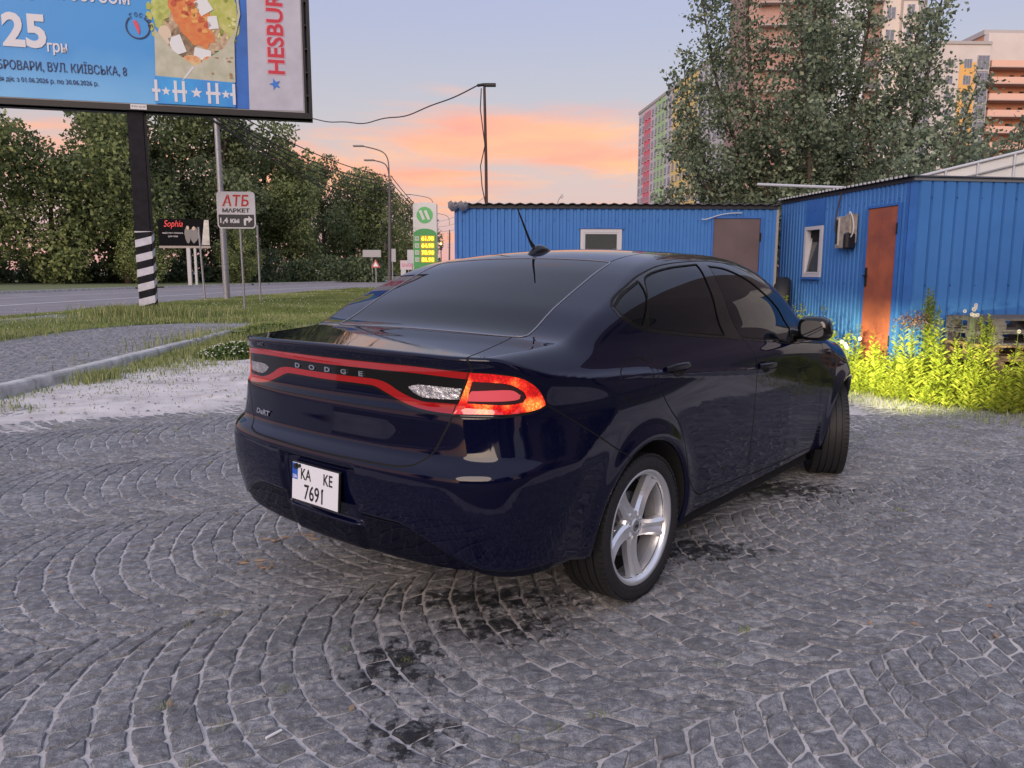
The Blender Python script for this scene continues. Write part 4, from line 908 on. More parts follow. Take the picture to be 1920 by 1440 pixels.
x, y, h = map(np.concatenate, (xs, ys, hs)); kz = np.where(x < np.array([kx_at(v) for v in y]) - .02, .12, 0.0); k = ~((x < np.array([kx_at(v) for v in y]) + .01) & (x > np.array([kx_at(v) for v in y]) - .16) & (y < 14)); x, y, h, kz = x[k], y[k], h[k], kz[k]
blades('kerb_grass', x, y, kz, h, .004 + .0008 * y, 'tufts of grass growing along the foot of the kerb')
# leafy clover clump at the back corner of the sandy patch
def rosette(name, cx_, cy_, rx_, ry_, n, hmax, m, label, cat, size=.022, z0=0.0, flowers=0):
    th = rng.uniform(0, 2 * math.pi, n); rr_ = np.sqrt(rng.random(n)); x = cx_ + rx_ * rr_ * np.cos(th); y = cy_ + ry_ * rr_ * np.sin(th); z = z0 + hmax * (1 - rr_ ** 2) * rng.uniform(.25, 1, n) + .01
    d = rng.normal(0, 1, (n, 3)); d[:, 2] = np.abs(d[:, 2]) + .6; d /= np.linalg.norm(d, axis=1)[:, None]; u = np.cross(d, rng.normal(0, 1, (n, 3))); u /= np.linalg.norm(u, axis=1)[:, None]; v = np.cross(d, u); s_ = size * rng.uniform(.6, 1.3, n)[:, None]
    c = np.stack([x, y, z], 1); V = np.stack([c - u * s_, c - v * s_ * .7, c + u * s_, c + v * s_ * .7], 1).reshape(-1, 3); i = np.arange(n) * 4; F = np.concatenate([np.stack([i, i + 1, i + 2], 1), np.stack([i, i + 2, i + 3], 1)])
    return stuff(np_mesh(name, V, F, m, attr={'tone': np.repeat(rng.random(n), 4)}), label, cat)
M_leafy = tone_mat('clover_leaf', (.035, .07, .018), (.16, .23, .06), .7, .2)
rosette('clover_clump', -4.62, 12.9, .62, .85, 5200, .20, M_leafy, 'low mound of white-flowered clover at the back of the sandy patch', 'clover', .03)
rosette('sand_weeds', -4.9, 15.6, .9, .9, 3000, .34, M_leafy, 'taller weedy patch between the kerb end and the car', 'weeds', .035)
g = MB()
for _ in range(110):
    a = rng.uniform(0, 6.28); q = math.sqrt(rng.random()); px_, py_ = -4.62 + .6 * q * math.cos(a), 12.9 + .8 * q * math.sin(a); z = .05 + .17 * (1 - q * q); s_ = .017
    g.add([(px_ - s_, py_, z), (px_, py_ - s_, z), (px_ + s_, py_, z), (px_, py_ + s_, z), (px_, py_, z + s_)], [(0, 1, 4), (1, 2, 4), (2, 3, 4), (3, 0, 4)])
stuff(g.build('clover_blossoms', mat('clover_white', (.62, .62, .55), .8)), 'white blossoms on the clover mound by the sandy patch', 'flowers')
# scraps of weed in the joints, dead leaves and litter
xs, ys, hs = [], [], []
for (cx_, cy_) in [(rng.uniform(-5.2, -1.2), rng.uniform(6.6, 11.5)) for _ in range(34)] + [(rng.uniform(2.6, 5.5), rng.uniform(6.2, 7.6)) for _ in range(18)] + [(-1.12, 2.32), (-.92, 2.02), (-.77, 2.42), (-.62, 2.7), (-.38, 2.62), (.14, 2.2), (.28, 2.27), (.92, 2.86), (-1.3, 2.9), (.02, 2.14), (2.3, 4.4), (-.9, 2.2), (-1.2, 3.0), (.75, 2.6), (-2.2, 5.5), (-3.6, 6.4), (-3.0, 7.4), (-4.2, 7.8), (-2.4, 8.2), (-3.6, 9.3), (3.4, 6.6), (4.1, 6.9), (2.9, 7.3)]:
    n = int(rng.integers(18, 46)); xs.append(cx_ + rng.normal(0, .018, n)); ys.append(cy_ + rng.normal(0, .014, n)); hs.append(rng.uniform(.008, .024, n) * (1 + .25 * (cy_ > 5)))
x, y, h = map(np.concatenate, (xs, ys, hs)); blades('joint_weeds', x, y, np.full(len(x), -.004), h, .0025, 'tiny tufts of green weed growing in the cobble joints', lean=1.2)

# gravel, twigs and dry leaves strewn over the sand and the cobbles
g = MB()
for _ in range(2600):
    x = rng.uniform(-5.4, 6.5); y = 2.1 + 8.5 * rng.random(); sa_ = float(sand_amount(x, y))
    if rng.random() > .10 + sa_ or (-1.6 < x < 2.6 and 3.2 < y < 6): continue
    s_ = rng.uniform(.0025, .009) * (1 + .8 * (sa_ > .5)); z = (.012 if sa_ > .5 else .001); a = rng.uniform(0, 6.28); ca, sn = math.cos(a) * s_ * rng.uniform(1, 1.9), math.sin(a) * s_ * 1.4
    g.add([(x - ca, y - sn, z), (x + sn * .6, y - ca * .6, z), (x + ca, y + sn, z), (x - sn * .6, y + ca * .6, z), (x, y, z + s_ * .8)], [(0, 1, 4), (1, 2, 4), (2, 3, 4), (3, 0, 4)])
stuff(g.build('gravel', mat('gravel', (.30, .28, .27), .9, col2=(.10, .09, .085), vscale=30)), 'loose gravel scattered over the sand and the cobbles', 'gravel')
g = MB()
for _ in range(170):
    x = rng.uniform(-5.0, 6.0); y = rng.uniform(2.1, 9.5); s_ = rng.uniform(.012, .028); a = rng.uniform(0, 6.28); z = .013 if float(sand_amount(x, y)) > .5 else .004; ca, sn = math.cos(a), math.sin(a)
    if -1.4 < x < 2.6 and 3.2 < y < 6.2: continue
    P = [(-s_, 0, .002), (0, -s_ * .4, .0), (s_, 0, .006), (0, s_ * .4, .005)]; g.add([(x + p[0] * ca - p[1] * sn, y + p[0] * sn + p[1] * ca, z + p[2]) for p in P], [(0, 1, 2), (0, 2, 3)])
for (x, y, s_) in ((-1.22, 3.86, .05), (-1.10, 3.95, .04), (-1.30, 3.55, .045), (-1.02, 3.90, .05), (-1.18, 3.50, .035)):
    for q in range(7): a = rng.uniform(0, 6.28); w_ = s_ * rng.uniform(.3, 1); xx, yy = x + rng.normal(0, .035), y + rng.normal(0, .02); g.add([(xx - w_ * math.cos(a), yy - w_ * math.sin(a), .006), (xx + .2 * w_ * math.sin(a), yy - .2 * w_, .004), (xx + w_ * math.cos(a), yy + w_ * math.sin(a), .012), (xx, yy + .3 * w_, .010)], [(0, 1, 2), (0, 2, 3)])
stuff(g.build('dry_leaves', mat('dry_leaf', (.42, .30, .20), .8, col2=(.22, .14, .09), vscale=12)), 'few dry brown leaves lying on the paving', 'leaves')
g = MB(); g.tube([(-.735, 2.13, .010), (-.70, 2.17, .011)], .0042, mat('paper_white', (.8, .8, .8), .7), 8); tag(g.build('cigarette_end'), 'white cigarette end lying on the cobbles near the camera', 'litter')
# ================================================================== billboard and street furniture
def text_fit(name, body, w, h, m, parent, M, bold=0.0, shear=0.0, spacing=1.0, align='L', depth=.002):
    """lettering scaled to an exact width and height; M places its lower left corner (or lower right)"""
    o = text_mesh(name, body, 1.0, m, parent, None, .001, bold, 'LEFT', 1.0, shear, spacing); me = o.data
    co = np.zeros(len(me.vertices) * 3, np.float32); me.vertices.foreach_get('co', co); co = co.reshape(-1, 3); x0, x1, z0, z1 = co[:, 0].min(), co[:, 0].max(), co[:, 2].min(), co[:, 2].max()
    co[:, 0] = (co[:, 0] - (x0 if align == 'L' else x1 if align == 'R' else (x0 + x1) / 2)) * (w / (x1 - x0)); co[:, 2] = (co[:, 2] - z0) * (h / (z1 - z0)); co[:, 1] = np.sign(co[:, 1]) * depth
    me.vertices.foreach_set('co', co.ravel()); me.transform(M); me.update(); return o
def star_poly(cx_, cz_, r, rot=90, n=5, inner=.42):
    return [(cx_ + (r if i % 2 == 0 else r * inner) * math.cos(R(rot + i * 180 / n)), cz_ + (r if i % 2 == 0 else r * inner) * math.sin(R(rot + i * 180 / n))) for i in range(2 * n)]
BA = math.atan2(1.9, 7.5)
bb = thing('billboard', (-10.1, 21.5, 0), BA, 'large roadside billboard with a blue food advertisement on a dark striped post', 'billboard')
BL = math.hypot(4.5, .9)      # from the post to the right end
def bmat(z=0): return Matrix.Translation((BL, 0, 0))
T0 = Matrix.Translation((BL, 0, 0))
M_frame = mat('board_frame', (.012, .012, .015), .5, metal=.2)
M_post = mat('board_post', (.013, .013, .018), .6, spec=.12, var=.3, vscale=6)
def panel(name, pts, m, layer, parent):
    g = MB(); y = -.31 - .006 * layer; g.prism(pts, .004, m, T0 @ Matrix.Translation((0, y, 0))); return g.build(name, None, parent)
x0b, x1b, z0b, z1b = -12.2, 0.0, 5.60, 10.2
fr = MB(); fr.box(x0b, x1b, -.28, .28, z0b, z0b + .02, M_frame, T0)
fr.box(x0b, x1b, -.34, .02, z0b, z0b + .15, M_frame, T0); fr.box(x0b, x1b, -.34, .02, z1b - .15, z1b, M_frame, T0); fr.box(x1b - .09, x1b, -.34, .02, z0b + .15, z1b - .15, M_frame, T0); fr.box(x0b, x0b + .1, -.34, .02, z0b + .15, z1b - .15, M_frame, T0)
fr.box(x1b - .21, x1b - .15, -.30, -.1, z0b + .15, z1b - .15, M_frame, T0)
for z in np.arange(6.2, 10, .62): fr.box(x1b - .15, x1b - .09, -.30, -.1, z, z + .04, M_frame, T0)
fro = fr.build('frame', None, bb)
bk = MB(); bk.box(x0b + .1, x1b - .21, -.30, -.1, z0b + .15, z1b - .15, mat('board_back', (.3, .3, .32), .6), T0); bk.box(x1b - .15, x1b - .09, -.12, -.05, z0b + .15, z1b - .15, mat('board_side', (.10, .10, .12), .6), T0); pan = bk.build('panel', None, bb)
# printed sheet: flat colour areas, each a thin layer of vinyl
M_blue = bpy.data.materials.new('print_blue'); M_blue.use_nodes = True; t = M_blue.node_tree; b = t.nodes['Principled BSDF']; b.inputs['Roughness'].default_value = .5
tc = t.nodes.new('ShaderNodeTexCoord'); sp = t.nodes.new('ShaderNodeSeparateXYZ'); t.links.new(tc.outputs['Object'], sp.inputs[0]); nn_ = t.nodes.new('ShaderNodeTexNoise'); nn_.inputs['Scale'].default_value = .45; nn_.inputs['Detail'].default_value = 2; t.links.new(tc.outputs['Object'], nn_.inputs['Vector'])
ma = t.nodes.new('ShaderNodeMath'); ma.operation = 'MULTIPLY_ADD'; ma.inputs[1].default_value = .36; ma.inputs[2].default_value = -2.2; t.links.new(sp.outputs['Z'], ma.inputs[0]); mb_ = t.nodes.new('ShaderNodeMath'); mb_.operation = 'MULTIPLY_ADD'; mb_.inputs[1].default_value = .9; t.links.new(nn_.outputs['Fac'], mb_.inputs[0]); t.links.new(ma.outputs[0], mb_.inputs[2])
r = t.nodes.new('ShaderNodeValToRGB'); t.links.new(mb_.outputs[0], r.inputs[0]); r.color_ramp.elements[0].position = .18; r.color_ramp.elements[0].color = (.17, .46, .80, 1); r.color_ramp.elements[1].position = .85; r.color_ramp.elements[1].color = (.03, .27, .68, 1); t.links.new(r.outputs[0], b.inputs['Base Color'])
def flat(name, c, rough=.55, **k): return mat(name, c, rough, **k)
W_ = flat('print_white', (.62, .63, .70)); K_ = flat('print_ink', (.012, .025, .10)); RD = flat('print_red', (.50, .02, .05)); 
panel('blue_print', [(-11.9, 5.78), (-2.05, 5.78), (-2.05, 10.03), (-11.9, 10.03)], M_blue, 0, pan)
panel('dark_blue_print', [(-2.05, 5.78), (-1.67, 5.78), (-1.60, 10.03), (-2.05, 10.03)], flat('print_deep_blue', (.02, .13, .50), var=.3, vscale=.6), 0, pan)
panel('white_print', [(-1.67, 5.76), (-.24, 5.81), (-.24, 10.03), (-1.60, 10.03)], flat('print_lilac_white', (.44, .45, .55), var=.08, vscale=2), 0, pan)
def TM(x, z, layer=3): return T0 @ Matrix.Translation((x, -.31 - .006 * layer, z))
text_fit('lettering', 'HESBURGER', 3.25, .50, flat('print_halo', (.55, .32, .40)), pan, TM(-.675, 6.72, 1) @ Matrix.Rotation(R(-90), 4, 'Y'), bold=.045)
text_fit('lettering', 'HESBURGER', 3.20, .44, RD, pan, TM(-.70, 6.745, 2) @ Matrix.Rotation(R(-90), 4, 'Y'), bold=.020)
panel('star', star_poly(-.97, 6.47, .16, 180 + 0), flat('print_star_blue', (.03, .17, .60)), 2, pan)
text_fit('lettering', 'КИСЛО-СОЛОДКИМ СОУСОМ', 4.75, .40, W_, pan, TM(-4.52, 8.16), bold=.02, align='R')
text_fit('lettering', '25', 1.0, .84, W_, pan, TM(-6.53, 7.0), bold=.035, align='R')
text_fit('lettering', '1', .26, .84, W_, pan, TM(-7.62, 7.0), bold=.035, align='R')
text_fit('lettering', 'грн', .46, .30, W_, pan, TM(-6.07, 6.86), bold=.02, align='R')
text_fit('lettering', 'БРОВАРИ, ВУЛ. КИЇВСЬКА, 8', 3.0, .33, K_, pan, TM(-4.70, 6.42), bold=.0, align='R')
text_fit('lettering', 'Пропозиція діє з 01.06.2026 р. по 30.06.2026 р.', 2.95, .16, K_, pan, TM(-5.40, 6.13), bold=.0, align='R')
# the round «hot» mark
ring = MB(); c0 = (-4.36, 7.70); n = 40; V = []; F = []
for i in range(n + 1):
    a = R(130) + R(280) * i / n; V += [(c0[0] + .30 * math.cos(a), 0, c0[1] + .30 * math.sin(a)), (c0[0] + .265 * math.cos(a), 0, c0[1] + .265 * math.sin(a))]
V = [T0 @ Vector((p[0], -.33, p[2])) for p in V]; ring.add(V, [(2 * i, 2 * i + 2, 2 * i + 3, 2 * i + 1) for i in range(n)], K_); ring.build('ring', None, pan)
for i, ch in enumerate('ГОСТРЕ'):
    a = R(118 - 22 * i); text_fit('lettering', ch, .075, .11, K_, pan, TM(c0[0] + .255 * math.cos(a), c0[1] + .255 * math.sin(a), 4) @ Matrix.Rotation(-(a - R(90)), 4, 'Y'), bold=.01, align='C')
panel('chilli', [(-4.47, 7.84), (-4.40, 7.87), (-4.34, 7.78), (-4.31, 7.62), (-4.34, 7.50), (-4.38, 7.60), (-4.42, 7.70)], flat('print_chilli', (.62, .06, .10)), 3, pan)
# wrap with chicken and salad
def blob(cx_, cz_, rx_, rz_, n=26, j=.10, seed=0, rot=0):
    r_ = random.Random(seed); o = []
    for i in range(n):
        a = 2 * math.pi * i / n; q = 1 + j * (r_.random() - .5) * 2; x, z = rx_ * q * math.cos(a), rz_ * q * math.sin(a); o.append((cx_ + x * math.cos(rot) - z * math.sin(rot), cz_ + x * math.sin(rot) + z * math.cos(rot)))
    return o
lett = flat('print_lettuce', (.34, .40, .05), col2=(.52, .52, .20), vscale=5); lett2 = flat('print_lettuce_pale', (.50, .56, .18), col2=(.28, .34, .05), vscale=7)
panel('lettuce_print', blob(-3.72, 8.4, .30, .78, 30, .14, 3), lett2, 1, pan); panel('lettuce_print', blob(-2.35, 8.1, .50, 1.0, 34, .07, 4), lett, 1, pan); panel('lettuce_print', blob(-2.9, 9.1, 1.0, .5, 34, .10, 5), lett2, 1, pan)
tort = flat('print_tortilla', (.50, .50, .42), col2=(.38, .40, .30), vscale=3.2)
panel('filling_print', blob(-3.35, 7.5, .38, .62, 24, .1, 9, .3), flat('print_filling', (.30, .18, .13), col2=(.56, .46, .30), vscale=9), 2, pan)
panel('filling_print', blob(-2.85, 7.45, .75, .55, 24, .06, 19), flat('print_filling', (.30, .18, .13), col2=(.56, .46, .30), vscale=9), 2, pan)
panel('chicken_print', blob(-3.05, 8.15, .46, .92, 34, .06, 12, .42), flat('print_chicken', (.58, .13, .04), col2=(.62, .24, .06), vscale=6), 3, pan)
for (a, c, w, h, ro) in ((-3.42, 7.32, .17, .24, .3), (-2.80, 7.12, .22, .15, -.2), (-2.72, 8.35, .18, .20, .5), (-2.50, 7.95, .13, .17, .1)):
    pp = [(a + (i * w) * math.cos(ro) - (k * h) * math.sin(ro), c + (i * w) * math.sin(ro) + (k * h) * math.cos(ro)) for i, k in ((-1, -1), (1, -.9), (.9, 1), (-1, .9))]; panel('cheese_print', pp, flat('print_cheese', (.66, .70, .74)), 4, pan)
for (a, c, w, h, s_) in ((-3.08, 6.92, .24, .17, 1), (-2.62, 6.95, .20, .13, 2)): panel('tomato_print', blob(a, c, w, h, 16, .06, s_), flat('print_tomato', (.62, .16, .06), col2=(.62, .5, .25), vscale=8), 5, pan)
_r = random.Random(4)
for i in range(22):
    a, q = _r.uniform(0, 6.28), _r.uniform(.1, .85); ex, ez = .40 * q * math.cos(a), .84 * q * math.sin(a); panel('crumb_print', blob(-3.05 + ex * math.cos(.42) - ez * math.sin(.42), 8.15 + ex * math.sin(.42) + ez * math.cos(.42), _r.uniform(.04, .10), _r.uniform(.04, .09), 9, .3, i), flat(('crumb_gold', 'crumb_dark')[i % 2], ((.68, .36, .10), (.46, .07, .03))[i % 2]), 4, pan)
for i in range(12):
    a = R(60 + 26 * i); panel('frill_print', blob(-3.86 + .22 * math.cos(a), 8.1 + .62 * math.sin(a), .07, .10, 9, .35, i), lett, 2, pan)
for i in range(14):
    panel('leaf_vein_print', blob(-2.25 + _r.uniform(-.28, .28), 8.1 + _r.uniform(-.75, .75), _r.uniform(.03, .10), _r.uniform(.02, .07), 8, .35, i + 40, _r.uniform(0, 3)), flat(('vein_pale', 'vein_dark')[i % 2], ((.60, .62, .30), (.22, .27, .04))[i % 2]), 3, pan)
for i in range(9):
    panel('tortilla_fleck_print', blob(_r.uniform(-2.6, -2.05), _r.uniform(6.55, 7.1), _r.uniform(.015, .05), _r.uniform(.015, .04), 8, .4, i + 70), flat('fleck_brown', (.34, .20, .10)), 9, pan)
panel('onion_print', blob(-3.72, 7.55, .16, .26, 14, .1, 6), flat('print_onion', (.62, .52, .40)), 4, pan); panel('herb_print', blob(-2.28, 7.18, .30, .10, 18, .35, 8, .3), flat('print_herb', (.03, .12, .04)), 5, pan)
panel('wrap_print', [(-3.96, 7.70), (-3.55, 7.18), (-3.12, 6.88), (-2.75, 6.66), (-2.9, 6.45), (-4.00, 6.47)], tort, 6, pan)
panel('wrap_print', [(-3.35, 6.40), (-3.08, 6.75), (-2.68, 7.02), (-2.25, 7.32), (-1.95, 7.80), (-1.86, 8.25), (-1.90, 8.8), (-1.84, 8.8), (-1.80, 8.2), (-1.98, 7.5), (-2.0, 6.45)], tort, 7, pan)
panel('wrap_edge_print', [(-3.36, 6.42), (-3.06, 6.80), (-3.02, 6.78), (-3.30, 6.42)], W_, 8, pan)
panel('band_print', [(-4.04, 5.80), (-2.02, 5.80), (-2.02, 6.44), (-4.02, 6.50)], flat('print_band', (.02, .16, .58), col2=(.03, .34, .78), vscale=.7), 8, pan)
for cx_, h in ((-4.0, 0), (-3.42, 1), (-2.58, 1), (-2.05, 0)):
    dx_ = (-.10, .10) if h else (0,)
    for q in dx_: panel('band_letter_print', [(cx_ + q - .037, 5.86), (cx_ + q + .037, 5.86), (cx_ + q + .037, 6.40), (cx_ + q - .037, 6.40)], W_, 10, pan)
    panel('band_letter_print', [(cx_ - .10 - .08 * h, 6.09), (cx_ + .10 + .08 * h - (.12 if cx_ > -2.1 else 0), 6.09), (cx_ + .10 + .08 * h - (.12 if cx_ > -2.1 else 0), 6.17), (cx_ - .10 - .08 * h, 6.17)], W_, 9, pan)
for cx_ in (-3.76, -3.0, -2.26): panel('star_print', star_poly(cx_, 6.12, .15 if cx_ == -3.0 else .12), W_, 9, pan)
# plate, post, collar with stripes
g = MB(); g.box(-4.66, -4.26, -.36, -.345, z0b + .02, z0b + .15, mat('owner_plate', (.6, .6, .63), .5), T0); g.build('owner_plate', None, bb)
text_fit('lettering', '№ 2714  тел. 044', .34, .045, K_, bb, T0 @ Matrix.Translation((-4.63, -.362, z0b + .07)), depth=.001)
g = MB(); ph = .205; g.box(-ph, ph, -ph, ph, 0, z0b + .02, M_post, bev=.02); g.box(-.3, .3, -.3, .3, 0, .03, M_post); g.build('post', None, bb)
M_sw = mat('stripe_white', (.55, .55, .62), .6, var=.12, vscale=5)
sg = MB(); per = .40
for i in range(7):
    zb = .02 + i * per
    # white band climbing round the post: on the front and the right face
    for face in (0, 1, 2):
        rise = .11; a, b_ = zb + face * rise, zb + (face + 1) * rise; hgt = per * .5
        lo0, lo1, hi0, hi1 = a, b_, a + hgt, b_ + hgt; lim = 2.46; hi0, hi1 = min(hi0, lim), min(hi1, lim); lo0, lo1 = min(lo0, lim - .01), min(lo1, lim - .01)
        e_ = ph + .004; p = {0: ((-e_, -e_), (e_, -e_)), 1: ((e_, -e_), (e_, e_)), 2: ((-e_, e_), (-e_, -e_))}[face]
        if face == 2: lo0, lo1, hi0, hi1 = a - 3 * rise, a - 2 * rise, a - 3 * rise + hgt, a - 2 * rise + hgt; lo0, lo1 = max(lo0, .01), max(lo1, .01); 
        sg.add([(p[0][0], p[0][1], lo0), (p[1][0], p[1][1], lo1), (p[1][0], p[1][1], hi1), (p[0][0], p[0][1], hi0)], [(0, 1, 2, 3)], M_sw)
sg.build('stripes', None, bb)
# --- market sign
M_gal = mat('galvanised', (.34, .34, .37), .5, metal=.5, var=.15, vscale=8)
s = thing('direction_sign', (-8.76, 25.3, 0), R(4), 'white and black market sign with red letters and a turn arrow on a thin pole', 'sign')
g = MB(); g.tube([(.0, .03, 0), (-.03, .03, 2.8)], .034, M_gal, 10); g.build('pole', None, s)
def rrect(w, h, r_, cx_=0, cz_=0, n=5):
    o = []
    for (sx_, sz_, a0) in ((1, -1, -90), (1, 1, 0), (-1, 1, 90), (-1, -1, 180)):
        for i in range(n + 1): a = R(a0 + 90 * i / n); o.append((cx_ + sx_ * (w / 2 - r_) + r_ * math.cos(a), cz_ + sz_ * (h / 2 - r_) + r_ * math.sin(a)))
    return o
SZ = 3.33; g = MB(); g.prism(rrect(1.20, 1.16, .12, -.11, SZ), .05, mat('sign_white', (.66, .66, .74), .5), Matrix.Translation((0, -.05, 0))); pl_ = g.build('plate', None, s)
DK = mat('sign_dark', (.015, .018, .03), .5)
g = MB(); g.prism([(x, z) for x, z in rrect(1.12, 1.08, .09, -.11, SZ) if z < SZ - .14] + [(-.11 - .56, SZ - .14), (-.11 + .56, SZ - .14)][::1], .003, DK, Matrix.Translation((0, -.056, 0)))
bpts = [p for p in rrect(1.12, 1.08, .09, -.11, SZ) if p[1] < SZ - .15]; bpts = sorted(bpts, key=lambda p: math.atan2(p[1] - (SZ - .3), p[0] + .11)); g = MB(); g.prism([(-.67, SZ - .14), (-.67, SZ - .45), (-.66, SZ - .50), (-.62, SZ - .535), (-.58, SZ - .54), (.36, SZ - .54), (.40, SZ - .535), (.44, SZ - .50), (.45, SZ - .45), (.45, SZ - .14)], .003, DK, Matrix.Translation((0, -.056, 0))); g.build('dark_field', None, pl_)
text_fit('lettering', 'АТБ', .84, .36, mat('sign_red', (.55, .01, .02), .5), pl_, Matrix.Translation((-.54, -.058, SZ + .12)), bold=.018, shear=.14)
text_fit('lettering', 'МАРКЕТ', .86, .13, DK, pl_, Matrix.Translation((-.54, -.058, SZ - .075)), bold=.035)
SWh = mat('sign_letter_white', (.7, .7, .76), .5)
text_fit('lettering', '1,4 км', .60, .20, SWh, pl_, Matrix.Translation((-.62, -.062, SZ - .44)), bold=.035)
g = MB(); g.prism([(.12, SZ - .47), (.19, SZ - .47), (.19, SZ - .30), (.27, SZ - .30), (.27, SZ - .25), (.39, SZ - .33), (.27, SZ - .41)][::-1][::-1], .003, SWh, Matrix.Translation((0, -.062, 0)))
g = MB(); g.prism([(.12, SZ - .48), (.19, SZ - .48), (.19, SZ - .33), (.27, SZ - .33), (.27, SZ - .40), (.40, SZ - .285), (.27, SZ - .18), (.27, SZ - .25), (.17, SZ - .25), (.12, SZ - .29)], .003, SWh, Matrix.Translation((0, -.062, 0))); g.build('arrow', None, pl_)
# --- plain poles on the verge
def pole(name, x, y, h, r_, label, cat='pole', lean=0.0, m=M_gal, tip=None, group=None):
    o = MB(); o.tube([(0, 0, 0), (lean, 0, h)], [r_, tip or r_ * .9], m, 12).tube([(0, 0, 0), (0, 0, .05)], r_ * 1.25, m, 12); o = o.build(name); o.location = (x, y, .03); return tag(o, label, cat, group)
pole('lamp_column', -13.3, 36.1, 11.0, .155, 'thick pale steel lamp column rising behind the billboard', 'lamp post', -.1, tip=.10)
pole('sign_pole', -13.85, 34.9, 3.3, .045, 'thin bare steel pole in front of the small dark billboard', lean=-.12)
pole('sign_pole', -10.6, 32.6, 3.25, .045, 'thin bare steel pole just right of the market sign', lean=.0)
# --- small dark billboard beyond the road
b2 = thing('small_billboard', (-29.3, 70, .30), R(3), 'small dark advertising board with red script among the trees', 'billboard')
b2.scale = (.787,) * 3
g = MB(); g.box(-2.85, 2.85, -.1, .1, 4.1, 7.2, mat('ad_black', (.006, .006, .008), .8, spec=.1)); p2 = g.build('panel', None, b2)
g = MB(); g.box(-2.85, 2.85, -.14, .14, 3.95, 4.2, mat('ad_base', (.3, .27, .25), .6)); g.build('frame', None, b2)
g = MB(); g.box(.15, .55, -.15, .15, -.3, 4.0, mat('ad_leg', (.45, .45, .47), .6)); g.box(.95, 1.2, -.1, .1, -.3, 4.0, mat('ad_leg', (.45, .45, .47), .6)); g.build('post', None, b2)
text_fit('lettering', 'Sophia', 2.1, .95, mat('ad_red', (.65, .04, .05), .5, emit=(1, .05, .05), estr=.15), p2, Matrix.Translation((-2.2, -.12, 6.1)), bold=-.006, shear=.3)
text_fit('lettering', 'МАЙСТЕР СТРИЖЕНЬ', 2.3, .20, SWh, p2, Matrix.Translation((-2.4, -.12, 5.55)), bold=.0); text_fit('lettering', 'ДЛЯ ТЕБЕ', 1.1, .18, SWh, p2, Matrix.Translation((-1.8, -.12, 5.15)))
g = MB(); g.prism(blob(.4, 5.5, .35, .9, 20, .15, 2), .02, mat('ad_grey', (.15, .15, .16), .5), Matrix.Translation((0, -.13, 0))); g.prism(blob(1.1, 5.4, .45, .9, 20, .15, 5), .02, mat('ad_grey', (.15, .15, .16), .5), Matrix.Translation((0, -.14, 0)))
for a, c in ((.45, 6.2), (1.1, 6.15)): g.prism(blob(a, c, .16, .22, 14, .03, 1), .02, mat('ad_skin', (.5, .38, .32), .5), Matrix.Translation((0, -.17, 0)))
g.prism([(1.9, 4.3), (2.8, 4.3), (2.8, 7.1), (2.3, 7.1)], .02, mat('ad_pale', (.42, .42, .40), .5, var=.4, vscale=1), Matrix.Translation((0, -.13, 0))); g.build('portrait_print', None, p2)
# little white sign left of it
s3 = thing('road_sign', (-40.0, 88, 0), 0, 'small pale square sign on a low post below the trees', 'sign'); g = MB(); g.tube([(0, 0, 0), (0, 0, 2.0)], .05, M_gal); g.build('pole', None, s3); g = MB(); g.box(-.38, .38, -.06, -.02, 1.75, 2.75, mat('sign_grey', (.38, .39, .42), .5), bev=.02); g.build('plate', None, s3)
# --- street lamps along the road
M_lampm = mat('lamp_steel', (.12, .11, .12), .6, metal=.3)
def street_lamp(x, y, H, arms, label, thick=.11):
    s = thing('street_lamp', (x, y, 0), 0, label, 'street lamp', 'street lamps beside the road'); g = MB(); g.tube([(-.12, 0, 0), (.02, 0, H * .72), (0, 0, H * .8)], [thick * 1.25, thick, thick * .6], M_lampm, 8); 
    g.build('pole', None, s)
    for (zz, ln, dr) in arms:
        a = MB(); a.tube(bezier([(0, 0, zz - 1.6), (.02, 0, zz + .1), (-.12, 0, zz + .1), (-ln, 0, zz + dr)], 12), .045, M_lampm, 6); ar = a.build('arm', None, s)
        l_ = MB(); l_.box(-ln - .75, -ln, -.12, .12, zz + dr - .03, zz + dr + .08, mat('lamp_head', (.2, .19, .2), .5), bev=.03); h_ = l_.build('lamp_head', None, ar)
    fg = MB()
    for zz in (8.05, 7.5, 7.1, 6.1, 5.6): fg.box(-.35, .25, -.03, .03, zz - .02, zz + .02, M_lampm); fg.tube([(-.3, 0, zz), (-.3, 0, zz + .18)], .035, M_lampm, 6)
    fg.build('insulator_bracket', None, s); return s
street_lamp(-8.72, 56, 9.5, ((9.65, 1.75, .45), (8.85, 1.0, .28)), 'tall street lamp with two arms before the pink cloud')
street_lamp(-11.3 + .5, 108, 11.2, ((11.3, 3.0, .5),), 'single-arm street lamp rising behind the fuel price sign')
street_lamp(-11.2, 140, 11.0, ((11.2, 2.6, .5),), 'distant street lamp right of the fuel price sign', .13)
